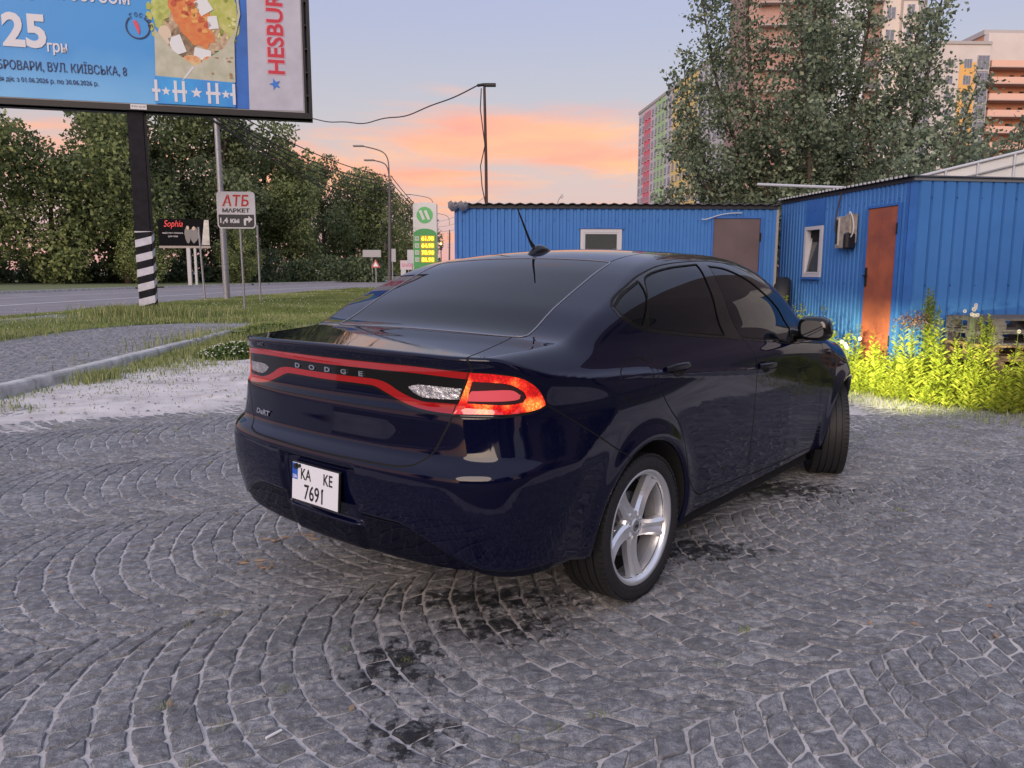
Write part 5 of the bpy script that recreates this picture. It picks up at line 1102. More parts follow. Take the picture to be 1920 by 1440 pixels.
# --- wires
M_wire = mat('wire', (.06, .05, .055), .7)
def wire(name, a, b_, sag, r_, label, cat='cable', m=M_wire, group=None, n=18, wob=0):
    a, b_ = Vector(a), Vector(b_); pts = []
    for i in range(n + 1):
        u = i / n; p = a.lerp(b_, u); p.z -= sag * 4 * u * (1 - u) + wob * math.sin(u * 23) * math.sin(math.pi * u); pts.append(p)
    g = MB(); g.tube(pts, r_, m, 5, caps=False); return tag(g.build(name), label, cat, group)
for i, (zz, dz, xx, sg_) in enumerate(((8.1, 0, -13.4, 1.25), (7.7, -.35, -13.5, 1.45), (7.5, -.5, -13.35, 1.6), (7.1, -.6, -13.5, 1.7), (6.2, -.7, -13.55, 1.5), (5.6, -.9, -13.3, 1.3))):
    wire('power_line', (-8.95, 56, zz), (xx, 34, 8.6 + dz + .4), sg_ * .45, .030, ('%s overhead wire between the billboard and the two-armed lamp' % ('topmost', 'second highest', 'third highest', 'fourth highest', 'fifth highest', 'lowest')[i]), 'power line', group='overhead wires left of the two-armed lamp')
for i, zz in enumerate((8.1, 7.7, 7.3, 6.9, 6.1, 5.6, 5.2)):
    wire('power_line', (-8.6, 56, zz), (-10.6 + .2 * i, 108, zz + .4), .5, .032, ('%s wire running away beyond the two-armed lamp' % ('topmost', 'second highest', 'third highest', 'fourth highest', 'fifth highest', 'sixth highest', 'lowest')[i]), 'power line', group='overhead wires beyond the two-armed lamp')
for i, zz in enumerate((8.3, 7.6, 7.0)):
    wire('power_line', (-10.7, 108, zz), (-2.0, 60, zz - 1.2), .6, .014, ('%s thin wire crossing behind the fuel price sign' % ('upper', 'middle', 'lower')[i]), 'power line', group='thin wires behind the price sign')
# --- fuel price sign
fs = thing('fuel_price_sign', (-7.75, 70, 0), R(-3), 'tall white and green fuel price sign with glowing yellow figures', 'price sign')
M_fw = mat('pylon_white', (.55, .57, .60), .4); M_fg = mat('pylon_green', (.02, .28, .07), .4)
o = [(-1.06, 4.6)] + [(1.06, 4.6)] + [(1.06 - .0, 7.3)] + [(1.06 * math.cos(R(a)), 7.3 + .17 * math.sin(R(a))) for a in range(15, 180, 15)] + [(-1.06, 7.3)]
g = MB(); g.prism(o, .5, M_fw, Matrix.Translation((0, -.25, 0))); bod = g.build('white_head', None, fs)
g = MB(); g.box(-1.06, 1.06, -.25, .25, 0, 4.6, M_fw); g.build('base', None, fs)
g = MB(); g.prism([(-1.04, .1), (1.04, .1), (1.04, 4.55)] + [(1.04 * math.cos(R(a)), 4.55 + .62 * math.sin(R(a)) ** .8) for a in range(10, 175, 10)] + [(-1.04, 4.9)], .02, M_fg, Matrix.Translation((0, -.275, 0))); gr = g.build('green_field', None, fs)
g = MB(); g.prism([(.72 * math.cos(R(a)), 6.35 + .72 * math.sin(R(a))) for a in range(0, 360, 10)], .02, mat('logo_green', (.06, .40, .12), .4), Matrix.Translation((0, -.275, 0))); lg = g.build('round_logo', None, bod)
g = MB()
for cx_ in (-.20, .26): g.prism([(cx_ - .34, 6.72), (cx_ - .10, 6.78), (cx_ + .24, 5.98), (cx_ + .0, 5.92)], .02, M_fw, Matrix.Translation((0, -.30, 0)))
g.build('logo_stroke', None, lg)
M_led = mat('led_digit', (.9, .5, .02), .5, emit=(1, .62, .03), estr=1.6); M_ledbg = mat('led_board', (.30, .16, .01), .5, emit=(1, .45, .02), estr=.18)
for i, tx in enumerate(('61.90', '64.90', '78.90', '81.90')):
    zz = 4.30 - i * .62; g = MB(); g.box(-.92, -.52, -.30, -.28, zz - .20, zz + .20, mat('grade_plate', (.45, .50, .48), .5), bev=.01); gp = g.build('grade_plate', None, gr)
    text_fit('lettering', ('95', '92', 'ДП', 'ГАЗ')[i], .26, .18, M_fg, gp, Matrix.Translation((-.85, -.305, zz - .09)), bold=.01)
    g = MB(); g.box(-.38, .86, -.30, -.28, zz - .25, zz + .25, M_ledbg); db = g.build('digit_board', None, gr); text_fit('digits', tx, 1.08, .36, M_led, db, Matrix.Translation((-.30, -.305, zz - .18)), bold=.02)
# --- far away things beside the junction
def sign_on_pole(name, x, y, w, h, zc_, m, label, cat='sign', shape='rect', pole_r=.06, group=None):
    s = thing(name, (x, y, 0), 0, label, cat, group); g = MB(); g.tube([(0, 0, 0), (0, 0, zc_)], pole_r, M_gal, 6); g.build('pole', None, s); g = MB()
    if shape == 'tri': g.prism([(-w / 2, zc_ - h / 2), (w / 2, zc_ - h / 2), (0, zc_ + h / 2)], .05, m, Matrix.Translation((0, -.12, 0))); g.prism([(-w * .27, zc_ - h * .36), (w * .27, zc_ - h * .36), (0, zc_ + h * .2)], .01, SWh, Matrix.Translation((0, -.135, 0)))
    else: g.box(-w / 2, w / 2, -.12, -.07, zc_ - h / 2, zc_ + h / 2, m, bev=.02)
    g.build('plate', None, s); return s
M_sgr = mat('sign_back', (.30, .31, .34), .5, metal=.2); M_srd = mat('sign_rim_red', (.45, .10, .10), .5)
sign_on_pole('direction_board', -17.6, 98, 2.3, .9, 3.6, M_sgr, 'grey back of a wide direction board at the junction')
sign_on_pole('warning_sign', -14.0, 80, .95, .85, 2.2, M_srd, 'red-rimmed triangular warning sign by the lamp', shape='tri')
sign_on_pole('traffic_sign', -12.9, 84, .8, 1.4, 3.1, M_sgr, 'upright grey sign left of the two-armed lamp')
sign_on_pole('traffic_sign', -11.0, 86, 1.1, 1.5, 3.0, mat('sign_pale', (.45, .46, .50), .5), 'pale square sign right of the two-armed lamp')
sign_on_pole('traffic_sign', -10.6, 76, .5, .8, 1.3, mat('sign_pale', (.45, .46, .50), .5), 'low white sign at the foot of the two-armed lamp')
sign_on_pole('shop_sign', -13.3, 100, 2.1, 1.2, 2.2, mat('sign_pink', (.55, .46, .52), .5), 'low white board with pink lettering beside the price sign')
text_fit('lettering', 'SHARK', 1.7, .45, mat('sign_pink_ink', (.5, .15, .28), .5), bpy.data.objects['shop_sign'], Matrix.Translation((-.85, -.14, 1.95)), bold=.01)
for i, (x, lb) in enumerate(((-15.6, 'left'), (-11.9, 'right'))):
    s = thing('traffic_light', (x, 96, 0), 0, 'dark hanging traffic light, the %s one of the pair before the pink sky' % lb, 'traffic light', 'traffic lights over the junction'); g = MB(); g.box(-.16, .16, -.12, .12, 3.9, 4.85, mat('signal_black', (.01, .01, .012), .5), bev=.03)
    for zz in (4.1, 4.38, 4.66): g.tube([(0, -.12, zz), (0, -.2, zz)], .1, mat('signal_black', (.01, .01, .012), .5), 8)
    g.build('signal_head', None, s); g = MB(); g.tube([(0, 0, 4.85), (0, 0, 5.0)], .03, M_lampm); g.tube([(-1.2, 0, 5.0), (1.2, 0, 5.0)], .015, M_wire); g.build('hanger', None, s)
s = thing('traffic_light', (-9.1, 100, 0), 0, 'traffic light glowing orange beside the blue shed corner', 'traffic light'); g = MB(); g.box(-.16, .16, -.12, .12, 4.1, 5.1, mat('signal_black', (.01, .01, .012), .5), bev=.03); g.build('signal_head', None, s); g = MB(); g.tube([(0, -.13, 4.9), (0, -.2, 4.9)], .14, mat('amber_light', (1, .4, .05), .4, emit=(1, .42, .10), estr=3), 10); g.build('lit_lamp', None, s); g = MB(); g.tube([(0, 0, 0), (0, 0, 4.2)], .06, M_lampm); g.build('pole', None, s)
# parked cars beyond the verge, built small
def far_car(x, y, rz, col, label, van=False):
    s = thing('distant_car', (x, y, .1), rz, label, 'car', 'cars parked beyond the road'); m = mat('far_paint_%d' % int(col[0] * 100), col, .3, coat=.6); g = MB()
    sec = [(-2.2, .35, .75), (-2.15, .3, .95), (-1.5, .28, 1.02), (-1.0, .28, 1.0), (1.0, .28, .98), (2.0, .3, .85), (2.25, .35, .6)]
    top = [(-1.75, 1.0), (-1.2, 1.45), (-.2, 1.5), (.45, 1.42), (1.15, .98)] if not van else [(-2.1, 1.0), (-2.0, 1.85), (0, 1.9), (.8, 1.8), (1.6, 1.05)]
    V = []; F = []
    for px_, lo, hi in sec:
        for yy, zz in ((-.86, lo), (-.9, .6), (-.84, hi), (.84, hi), (.9, .6), (.86, lo)): V.append((px_, yy, zz))
    n = 6
    for i in range(len(sec) - 1):
        for k in range(n): F.append((i * n + k, (i + 1) * n + k, (i + 1) * n + (k + 1) % n, i * n + (k + 1) % n))
    F += [tuple(range(n)), tuple(reversed(range((len(sec) - 1) * n, len(sec) * n)))]; g.add(V, F, m, True)
    V = [];
    for px_, zz in top:
        w_ = .80 if zz < 1.1 else .62; V += [(px_, -w_, zz), (px_, w_, zz)]
    F = [(2 * i, 2 * i + 2, 2 * i + 3, 2 * i + 1) for i in range(len(top) - 1)] + [tuple(2 * i for i in range(len(top)))[::-1], tuple(2 * i + 1 for i in range(len(top)))]; g.add(V, F, m); g.build('body', None, s)
    g = MB(); q = top; g.add([(q[0][0] + .25, -.80, 1.02), (q[1][0] + .1, -.68, 1.36), (q[3][0] - .1, -.68, 1.36), (q[4][0] - .2, -.80, 1.02)], [(0, 1, 2, 3)]); g.add([(q[0][0] + .25, .80, 1.02), (q[1][0] + .1, .68, 1.36), (q[3][0] - .1, .68, 1.36), (q[4][0] - .2, .80, 1.02)], [(3, 2, 1, 0)]); g.build('window', M_glass, s)
    for px_ in (-1.35, 1.35):
        for yy in (-.86, .66): w_ = MB(); w_.lathe([(0, 0), (.2, 0), (.32, .02), (.32, .2), (0, .2)], 14, M_rub, Matrix.Translation((px_, yy, .32))); w_.build('wheel', None, s)
far_car(-37.5, 152, R(8), (.55, .55, .57), 'small white car parked beyond the guard rail'); far_car(-44.5, 158, R(170), (.03, .03, .035), 'dark car parked left of the small white car'); far_car(-33.0, 170, R(0), (.52, .5, .5), 'pale car parked right of the small white car'); far_car(-43.0, 104, R(95), (.5, .5, .52), 'white car half hidden behind the thick lamp column')
far_car(-37.0, 106, R(85), (.45, .45, .47), 'pale car parked among the trees by the thin pole')
g = MB()
for i in range(24): g.box(-30 + i * 1.0, -29.95 + i * 1.0, 122 + i * .5, 122.05 + i * .5, 0, 1.0)
fn = MB(); fn.tube([(-33, 121, .95), (-9, 133, .95)], .04, M_gal, 6); fn.tube([(-33, 121, .5), (-9, 133, .5)], .04, M_gal, 6)
for i in range(25): u = i / 24; fn.tube([(-33 + 24 * u, 121 + 12 * u, 0), (-33 + 24 * u, 121 + 12 * u, 1.0)], .03, M_gal, 5)
tag(fn.build('guard_rail'), 'low grey railing beside the far end of the road', 'railing')
# two walkers on the far verge
def walker(x, y, top, leg, rz, label):
    s = thing('person', (x, y, .1), rz, label, 'person'); g = MB(); sk = mat('skin', (.42, .27, .20), .7)
    g.tube([(0, 0, 1.36), (0, 0, 1.50)], [.06, .055], sk); g.lathe([(.0, -.12), (.07, -.10), (.10, -.02), (.095, .05), (.06, .11), (0, .125)], 10, sk, Matrix.Translation((0, 0, 1.62)) @ Matrix.Rotation(R(90), 4, 'X'))
    g.tube([(0, 0, .86), (0, 0, 1.05), (0, 0, 1.30), (0, 0, 1.42)], [.15, .13, .18, .09], top, 10)
    for q, st in ((-1, .18), (1, -.15)):
        g.tube([(q * .09, 0, .90), (q * .10, st * .6, .48), (q * .10, st * 1.3, .06)], [.09, .065, .045], leg, 8); g.tube([(q * .10, st * 1.3, .04), (q * .1, st * 1.3 - .16, .03)], [.045, .03], mat('shoe', (.3, .3, .3), .6), 6)
        g.tube([(q * .19, 0, 1.36), (q * .23, -st * .5, 1.10), (q * .22, -st - .05, .88)], [.05, .04, .033], sk, 8)
    g.build('body', None, s); g = MB(); g.lathe([(.0, .13), (.07, .12), (.105, .04), (.10, -.04)], 10, mat('hair', (.05, .03, .02), .8), Matrix.Translation((0, .01, 1.63)) @ Matrix.Rotation(R(90), 4, 'X')); g.build('hair', None, s)
walker(-26.6, 98, mat('shirt_red', (.42, .12, .12), .8), mat('trousers_dark', (.05, .05, .07), .8), R(20), 'tiny walker in a reddish top on the far verge'); walker(-25.7, 98.4, mat('shirt_white', (.6, .6, .6), .8), mat('trousers_pale', (.4, .38, .36), .8), R(-15), 'tiny walker in a white top beside the reddish one')
# --- floodlight mast behind the shed with its slack cable
ms = thing('light_mast', (-.50, 16, 0), 0, 'thin dark mast with a small floodlight behind the blue shed', 'mast')
g = MB(); g.tube([(0, 0, 0), (-.03, 0, 3.6), (-.06, 0, 5.05)], [.035, .03, .026], mat('mast_brown', (.07, .035, .03), .7), 8); g.build('pole', None, ms)
g = MB(); g.box(-.06, .17, -.05, .05, 5.04, 5.10, M_frame, bev=.01); g.tube([(-.20, 0, 5.06), (-.06, 0, 5.08)], .03, M_frame, 6); g.build('floodlight', None, ms)
g = MB(); g.tube([(-.12, -.03, 5.0), (-.14, -.03, 4.6), (-.05, -.04, 3.9), (-.14, -.04, 3.5), (-.11, -.04, 3.1), (-.01, -.03, 2.6)], .012, M_wire, 6); g.build('loose_cable', None, ms)
wire('hanging_cable', (-.70, 16, 5.06), (-5.62, 22.3, 5.62), .36, .014, 'slack black cable hanging between the billboard corner and the mast', wob=.03, n=36)
# ================================================================== blue sheds
M_shed = mat('shed_blue', (.055, .19, .50), .6, col2=(.042, .155, .43), vscale=1.2, bump=.10, bscale=14, spec=.3, detail=10)
M_shed2 = mat('shed_dark_blue', (.028, .125, .42), .55, var=.15, vscale=3)
M_roofe = mat('roof_edge', (.02, .02, .03), .6)
M_pvc = mat('window_pvc', (.50, .50, .54), .4); M_win = mat('shed_glass', (.55, .60, .60), .02, spec=.8); M_win.node_tree.nodes['Principled BSDF'].inputs['Transmission Weight'].default_value = .9
def corrugated(x0, x1, z0, z1, per, dep, y=0.0, flat=.42):
    """ribbed sheet in the x,z plane facing -y"""
    n = max(1, round((x1 - x0) / per)); p = (x1 - x0) / n; pts = []
    for i in range(n):
        a = x0 + i * p; pts += [(a, y), (a + p * flat, y), (a + p * (flat + .08), y - dep), (a + p * .92, y - dep)]
    pts.append((x1, y)); V = [(a, b_, z0) for a, b_ in pts] + [(a, b_, z1) for a, b_ in pts]; k = len(pts); return V, [(i, i + 1, i + 1 + k, i + k) for i in range(k - 1)]
def screws(mb, x0, x1, zs, step, y):
    for z in zs:
        for x in np.arange(x0 + step / 2, x1, step): mb.tube([(x, y + .004, z), (x, y - .006, z)], .007, mat('screw', (.008, .03, .10), .5), 6)
def sheet_wall(parent, xs, z0, z1, per, dep, y=0.0, holes=(), m=M_shed, M=None, name='wall_sheet', flat=.42):
    for i in range(len(xs) - 1):
        a, c = xs[i], xs[i + 1]; zz = [(z0, z1)]
        for (hx0, hx1, hz0, hz1) in holes:
            if hx0 >= a - .01 and hx1 <= c + .01: zz = [(z0, hz0), (hz1, z1)]
        for (q0, q1) in zz:
            if q1 - q0 < .02: continue
            g = MB(); V, F = corrugated(a, c, q0, q1, per, dep, y, flat); g.add(V, F, m)
            screws(g, a, c, [v for v in (.35, 1.25, z1 - .22) if q0 < v < q1], per * 2, y - dep)
            o = g.build(name, None, parent)
            if M is not None: o.matrix_local = M
def roof(parent, pts, z, thick, slope, wave=None):
    pass
# --- shed 1, straight ahead behind the car
s1_ = thing('blue_shed', (-.85, 11.75, 0), 0, 'long blue corrugated shed behind the car roof with a brown door', 'shed'); WL = 4.81; HT = 2.38
hol = [(1.87, 2.50, 1.40, 2.03), (3.84, 4.58, 0, 2.20)]
sheet_wall(s1_, [0, .95, 1.87, 2.50, 3.10, 3.84, 4.58, WL], .02, HT, .105, .020, 0, hol)
g = MB(); g.box(0, WL, .02, 2.6, 0, .1, M_dark); V, F = corrugated(0, 2.6, .02, HT, .085, .010); g.add([(b_ * 1.0, a, z) for a, b_, z in V], [q[::-1] for q in F], M_shed); g.add([(WL, a, z) for a, b_, z in V], F, M_shed2); g.add([(0, 2.6, 0), (WL, 2.6, 0), (WL, 2.6, HT), (0, 2.6, HT)], [(0, 1, 2, 3)], M_shed); g.build('side_wall', None, s1_)
g = MB(); V = []; F = []; n = 124
for i in range(n + 1):
    x = -.06 + (WL + .10) * i / n; zz = HT + .02 + .011 * math.sin(2 * math.pi * x / .155); V += [(x, -.10, zz), (x, 2.7, zz + .12), (x, -.10, zz - .012)]
for i in range(n): F += [(3 * i, 3 * i + 3, 3 * i + 4, 3 * i + 1), (3 * i + 2, 3 * i + 5, 3 * i + 3, 3 * i)]
g.add(V, F, mat('roof_slate', (.045, .045, .055), .7, var=.3, vscale=5), False); g.box(0, WL, -.045, .0, HT - .05, HT + .0, M_roofe); g.build('roof', None, s1_)
g = MB(); g.box(WL - .012, WL + .025, -.030, .02, .02, HT - .06, mat('corner_trim', (.28, .27, .27), .6)); g.build('corner_trim', None, s1_); g = MB(); g.box(-.012, .03, -.025, .02, .02, HT - .06, M_shed2); g.build('corner_trim', None, s1_)
def window(parent, x0, x1, z0, z1, M=None, tilt=False, y=-.03):
    f_ = MB(); w = .05
    for (a, c, e_, h) in ((x0, x1, z0, z0 + w), (x0, x1, z1 - w, z1), (x0, x0 + w, z0 + w, z1 - w), (x1 - w, x1, z0 + w, z1 - w)): f_.box(a, c, y, .05, e_, h, M_pvc)
    i0 = w; sgn = MB(); v_ = .022
    SM = Matrix.Identity(4)
    if tilt: SM = Matrix.Translation((0, 0, z0 + w)) @ Matrix.Rotation(R(-9), 4, 'X') @ Matrix.Translation((0, 0, -z0 - w))
    for (a, c, e_, h) in ((x0 + w, x1 - w, z0 + w, z0 + w + v_), (x0 + w, x1 - w, z1 - w - v_, z1 - w), (x0 + w, x0 + w + v_, z0 + w + v_, z1 - w - v_), (x1 - w - v_, x1 - w, z0 + w + v_, z1 - w - v_)): sgn.box(a, c, y + .008, y + .03, e_, h, M_pvc, SM)
    fo = f_.build('window', None, parent); so = sgn.build('sash', None, fo); p = MB(); p.box(x0 + w + v_, x1 - w - v_, y + .018, y + .024, z0 + w + v_, z1 - w - v_, M_win, SM); po = p.build('pane', None, fo)
    bk_ = MB(); bk_.box(x0 + .01, x1 - .01, .06, .08, z0 + .01, z1 - .01, M_dark); bo = bk_.build('dark_backing', None, fo)  # black sheet close behind the pane stands in for the unlit interior
    if M is not None: fo.matrix_local = M
    return fo
w_ = window(s1_, 1.875, 2.495, 1.40, 2.03)
g = MB(); V = []; F = []
for i in range(15):
    for j in range(9):
        x = 1.95 + .47 * i / 14; z = 1.46 + .30 * j / 8; V.append((x, .03 + .012 * math.sin(i * 1.3 + j * .5), z - (.05 * math.sin(math.pi * i / 14) if j == 8 else 0)))
for i in range(14):
    for j in range(8): F.append((i * 9 + j, (i + 1) * 9 + j, (i + 1) * 9 + j + 1, i * 9 + j + 1))
g.add(V, F, mat('curtain', (.34, .36, .30), .8), True); g.build('curtain', None, w_)
g = MB(); g.box(1.85, 2.52, -.045, -.012, 2.035, 2.06, M_shed2); g.build('window_flashing', None, s1_)
def door(parent, x0, x1, z0, z1, m, hx, M=None, label=None):
    g = MB(); g.box(x0 + .012, x1 - .012, -.034, .0, z0, z1 - .012, m, bev=.006); g.box((x0 + x1) / 2 - .002, (x0 + x1) / 2 + .002, -.0365, -.033, z0 + .1, z1 - .1, m); d = g.build('door', None, parent)
    f_ = MB(); f_.box(x0 - .02, x0 + .010, -.045, .01, z0, z1 + .02, M_shed2); f_.box(x1 - .010, x1 + .02, -.045, .01, z0, z1 + .02, M_shed2); f_.box(x0 + .01, x1 - .01, -.045, .01, z1 - .008, z1 + .02, M_shed2); fo = f_.build('door_frame', None, parent)
    h_ = MB(); h_.box(hx - .02, hx + .02, -.046, -.034, 1.22, 1.46, M_dark, bev=.004); h_.tube([(hx, -.04, 1.36), (hx, -.08, 1.36), (hx + (.09 if hx < (x0 + x1) / 2 else -.09), -.08, 1.36)], .009, M_dark, 8); ho = h_.build('handle', None, d)
    for zz in (.5, z1 - .35):
        hi = MB(); hi.tube([(x1 - .004 if hx < (x0 + x1) / 2 else x0 + .004, -.045, zz), (x1 - .004 if hx < (x0 + x1) / 2 else x0 + .004, -.045, zz + .13)], .012, M_dark, 8)
        hi.build('hinge', None, d)
    if M is not None: d.matrix_local = M; fo.matrix_local = M
    return d
door(s1_, 3.85, 4.57, .05, 2.20, mat('brown_door', (.11, .075, .08), .55, var=.15, vscale=2), 3.93)
g = MB(); g.tube(bezier([(4.27, -.06, 2.27), (3.95, -.07, 2.27), (3.88, -.08, 2.235), (3.78, -.09, 2.17), (3.70, -.09, 2.16), (3.665, -.09, 2.18)], 14), .008, mat('white_pipe', (.5, .52, .56), .5), 6); tag(g.build('bent_pipe'), 'thin white bent pipe above the brown shed door', 'pipe').location = (-.85, 11.75, 0)
# things on its roof: foil scrap and wire loop
g = MB(); V = []; F = []
for i in range(7):
    for j in range(5): V.append((-.10 + .30 * i / 6, -.14 + .25 * j / 4, 2.385 - .12 * abs(math.sin(j * 1.1)) * (j < 2) + .035 * math.sin(i * 2.1 + j * 1.7) + .02))
for i in range(6):
    for j in range(4): F.append((i * 5 + j, (i + 1) * 5 + j, (i + 1) * 5 + j + 1, i * 5 + j + 1))
g.add(V, F, mat('film_grey', (.30, .30, .33), .35), True); o = tag(g.build('plastic_sheet'), 'crumpled grey film folded over the left roof corner of the long shed', 'film'); o.location = (-.85, 11.75, 0)
g = MB(); g.tube([(1.53, .1, 2.40), (1.545, .1, 2.46), (1.575, .1, 2.51), (1.60, .1, 2.55), (1.615, .1, 2.52), (1.60, .1, 2.49), (1.575, .1, 2.51)], .005, mat('thin_wire', (.2, .18, .18), .5), 5); o = tag(g.build('wire_loop'), 'small bent wire loop standing on the long shed roof', 'wire'); o.location = (-.85, 11.75, 0)
# --- shed 2, on the right; local x runs along the door wall towards its right corner
ang = math.atan2(9.3 - 12.4, 4.70 - 4.25); s2_ = thing('blue_shed', (4.25, 12.4, 0), ang, 'blue corrugated shed on the right with a rusty orange door', 'shed'); WL2 = math.hypot(.45, 3.1); H2 = 2.50
def wl(y): return (12.4 - y) * WL2 / 3.1     # place along the wall from a world y
d0, d1 = wl(10.06), wl(9.44); w0_, w1_ = wl(11.62), wl(11.14)
hol = [(w0_, w1_, 1.33, 2.06), (d0, d1, 0, 2.21)]
sheet_wall(s2_, [0, w0_, w1_, wl(10.6), d0, d1, WL2 - .06], .02, H2, .085, .016, 0, hol)
g = MB(); g.box(w0_ + .005, w1_ + .01, -.018, -.002, 2.07, H2 - .07, M_shed2); g.build('patch_sheet', None, s2_)
window(s2_, w0_ + .005, w1_ - .005, 1.33, 2.06, tilt=True)
g = MB(); g.box(w0_ - .01, w1_ + .01, -.05, -.012, 1.295, 1.325, M_shed2); g.build('window_sill', None, s2_)
M_rust = mat('rusty_orange', (.40, .105, .050), .75, col2=(.22, .06, .04), vscale=2.4, bump=.4, bscale=30, detail=9, rvar=.1)
door(s2_, d0, d1, .1, 2.21, M_rust, d0 + .05)
g = MB(); g.box(WL2 - .06, WL2 + .012, -.014, .0, .02, H2 - .01, M_shed2); g.box(WL2, WL2 + .014, -.014, .09, .02, H2 - .01, M_shed2); g.build('corner_trim', None, s2_)
RW = 3.6; Mr = Matrix.Translation((WL2, 0, 0)) @ Matrix.Rotation(R(90), 4, 'Z')
sheet_wall(s2_, [.09, 1.20, 2.35, RW], .02, H2 - .0, .165, .034, 0, (), M=Mr, flat=.07)
g = MB(); g.box(0, WL2, 3.5, 3.56, 0, H2, M_shed2); g.box(-.02, .02, .02, 3.5, 0, H2, M_shed2); g.box(.02, WL2 - .02, .1, 3.5, 0, .08, M_dark); g.build('side_wall', None, s2_)
g = MB(); V = []; F = []; n = 96
for i in range(n + 1):
    x = -.08 + (WL2 + .16) * i / n; zz = H2 + .02 + .011 * math.sin(2 * math.pi * x / .09); V += [(x, -.07, zz), (x, RW + .05, zz), (x, -.07, zz - .012)]
for i in range(n): F += [(3 * i, 3 * i + 3, 3 * i + 4, 3 * i + 1), (3 * i + 2, 3 * i + 5, 3 * i + 3, 3 * i)]
g.add(V, F, mat('roof_slate', (.045, .045, .055), .7)); g.box(0, WL2 + .05, -.03, .0, H2 - .045, H2 + .0, M_roofe); g.box(WL2 + .0, WL2 + .05, 0, RW, H2 - .03, H2 + .005, mat('roof_trim_grey', (.15, .17, .2), .6)); g.build('roof', None, s2_)
# drip edge pearls along the roof
g = MB()
for x in np.arange(.05, WL2, .09): g.box(x, x + .035, -.085, -.07, H2 + .012, H2 + .035, mat('pale_roof_edge', (.55, .56, .6), .6))
g.build('roof_edge_strip', None, s2_)
# meter box with cables
mx0, mx1 = wl(10.66), wl(10.27); mbx = thing('meter_box', (0, 0, 0), 0, 'weathered open electric meter box hanging beside the rusty door', 'meter box'); mbx.matrix_world = s2_.matrix_basis.copy()
Mw = Matrix.Translation(s2_.location) @ Matrix.Rotation(ang, 4, 'Z'); mbx.matrix_basis = Mw
g = MB(); M_old = mat('old_white_box', (.42, .38, .32), .7, col2=(.20, .15, .12), vscale=9); g.box(mx0, mx1 - .13, -.11, -.02, 1.72, 2.14, M_old, bev=.01); g.box(mx0 + .02, mx0 + .05, -.118, -.108, 1.78, 2.10, M_dark); g.box(mx0 + .08, mx0 + .10, -.122, -.108, 1.76, 2.12, mat('pale_bar', (.5, .48, .44), .6)); g.build('box', None, mbx)
g = MB(); g.box(mx1 - .13, mx1 - .02, -.13, -.02, 1.78, 2.16, M_old, bev=.01); g.build('lid', None, mbx); g = MB(); g.box(mx1 - .12, mx1 - .01, -.17, -.03, 1.70, 1.92, mat('bakelite', (.01, .01, .012), .4), bev=.025); g.build('meter', None, mbx)
g = MB(); g.tube(bezier([(mx0 + .02, -.06, 1.85), (mx0 - .18, -.06, 1.95), (mx0 - .10, -.05, 2.25), (mx0 + .0, -.05, 2.46)], 14), .011, M_wire, 6); g.tube(bezier([(mx1 - .05, -.12, 2.14), (mx1 - .12, -.12, 2.3), (mx1 + .16, -.12, 2.0), (mx1 + .0, -.12, 1.86)], 14), .010, mat('white_cord', (.5, .5, .52), .6), 6); g.build('cables', None, mbx)
# pipe on the roof
g = MB(); g.tube([(3.78, 12.15, 2.735), (4.60, 10.95, 2.56)], .022, mat('white_pipe', (.5, .52, .56), .5), 8); tag(g.build('roof_pipe'), 'straight white pipe lying on the roof between the two sheds', 'pipe')
# old tyres in the gap
for i, (x, y, z, a) in enumerate(((4.15, 11.75, .36, 20), (4.30, 11.50, .35, 5), (4.14, 11.86, .98, 24))):
    g = MB(); g.lathe([(.20, -.10), (.30, -.12), (.345, -.07), (.345, .07), (.30, .12), (.20, .10), (.20, -.10)], 28, M_rub, Matrix.Rotation(R(70), 4, 'Z')); o = g.build('old_tyre'); o.location = (x, y, z); tag(o, ('black tyre at the bottom left of the gap between sheds', 'black tyre standing right of the others between the sheds', 'topmost black tyre in the dark gap between sheds')[i], 'tyre', 'tyres in the gap between the sheds')
# --- pallets, stacked
M_pw = mat('pallet_wood', (.30, .20, .10), .8, col2=(.17, .12, .08), vscale=6, stretch=(1, 6, 6), bump=.3, bscale=25); M_po = mat('pallet_grey', (.085, .08, .082), .85, col2=(.14, .13, .13), vscale=6, stretch=(1, 6, 6), bump=.3, bscale=25)
def pallet(m):
    p = thing('pallet', (0, 0, 0), 0, 'x', 'pallet')
    bd = MB(); bd.box(-.6, .6, 0, .10, 0, .022, m); b0 = bd.build('deck_board', None, p); b0.location = (0, -.40, .122)
    for y in (-.20, -.0, .20, .30): c = b0.copy(); link(c); c.parent = p; c.location = (0, y, .122)
    st = MB(); st.box(-.05, .05, -.4, .4, 0, .022, m); s0 = st.build('stringer', None, p); s0.location = (-.55, 0, .1)
    for x in (0, .55): c = s0.copy(); link(c); c.parent = p; c.location = (x, 0, .1)
    bl = MB(); bl.box(-.06, .06, -.05, .05, 0, .078, m); k0 = bl.build('block', None, p); first = True
    for x in (-.54, 0, .54):
        for y in (-.35, 0, .35):
            if first: k0.location = (x, y, .022); first = False
            else: c = k0.copy(); link(c); c.parent = p; c.location = (x, y, .022)
    q = MB(); q.box(-.6, .6, -.05, .05, 0, .022, m); b1 = q.build('bottom_board', None, p); b1.location = (0, -.35, 0)
    for y in (0, .35): c = b1.copy(); link(c); c.parent = p; c.location = (0, y, 0)
    return p
pa, pb = pallet(M_pw), pallet(M_po); used = set(); PR = R(7)
words = ['bottom', 'second', 'third', 'fourth', 'fifth', 'sixth', 'topmost']
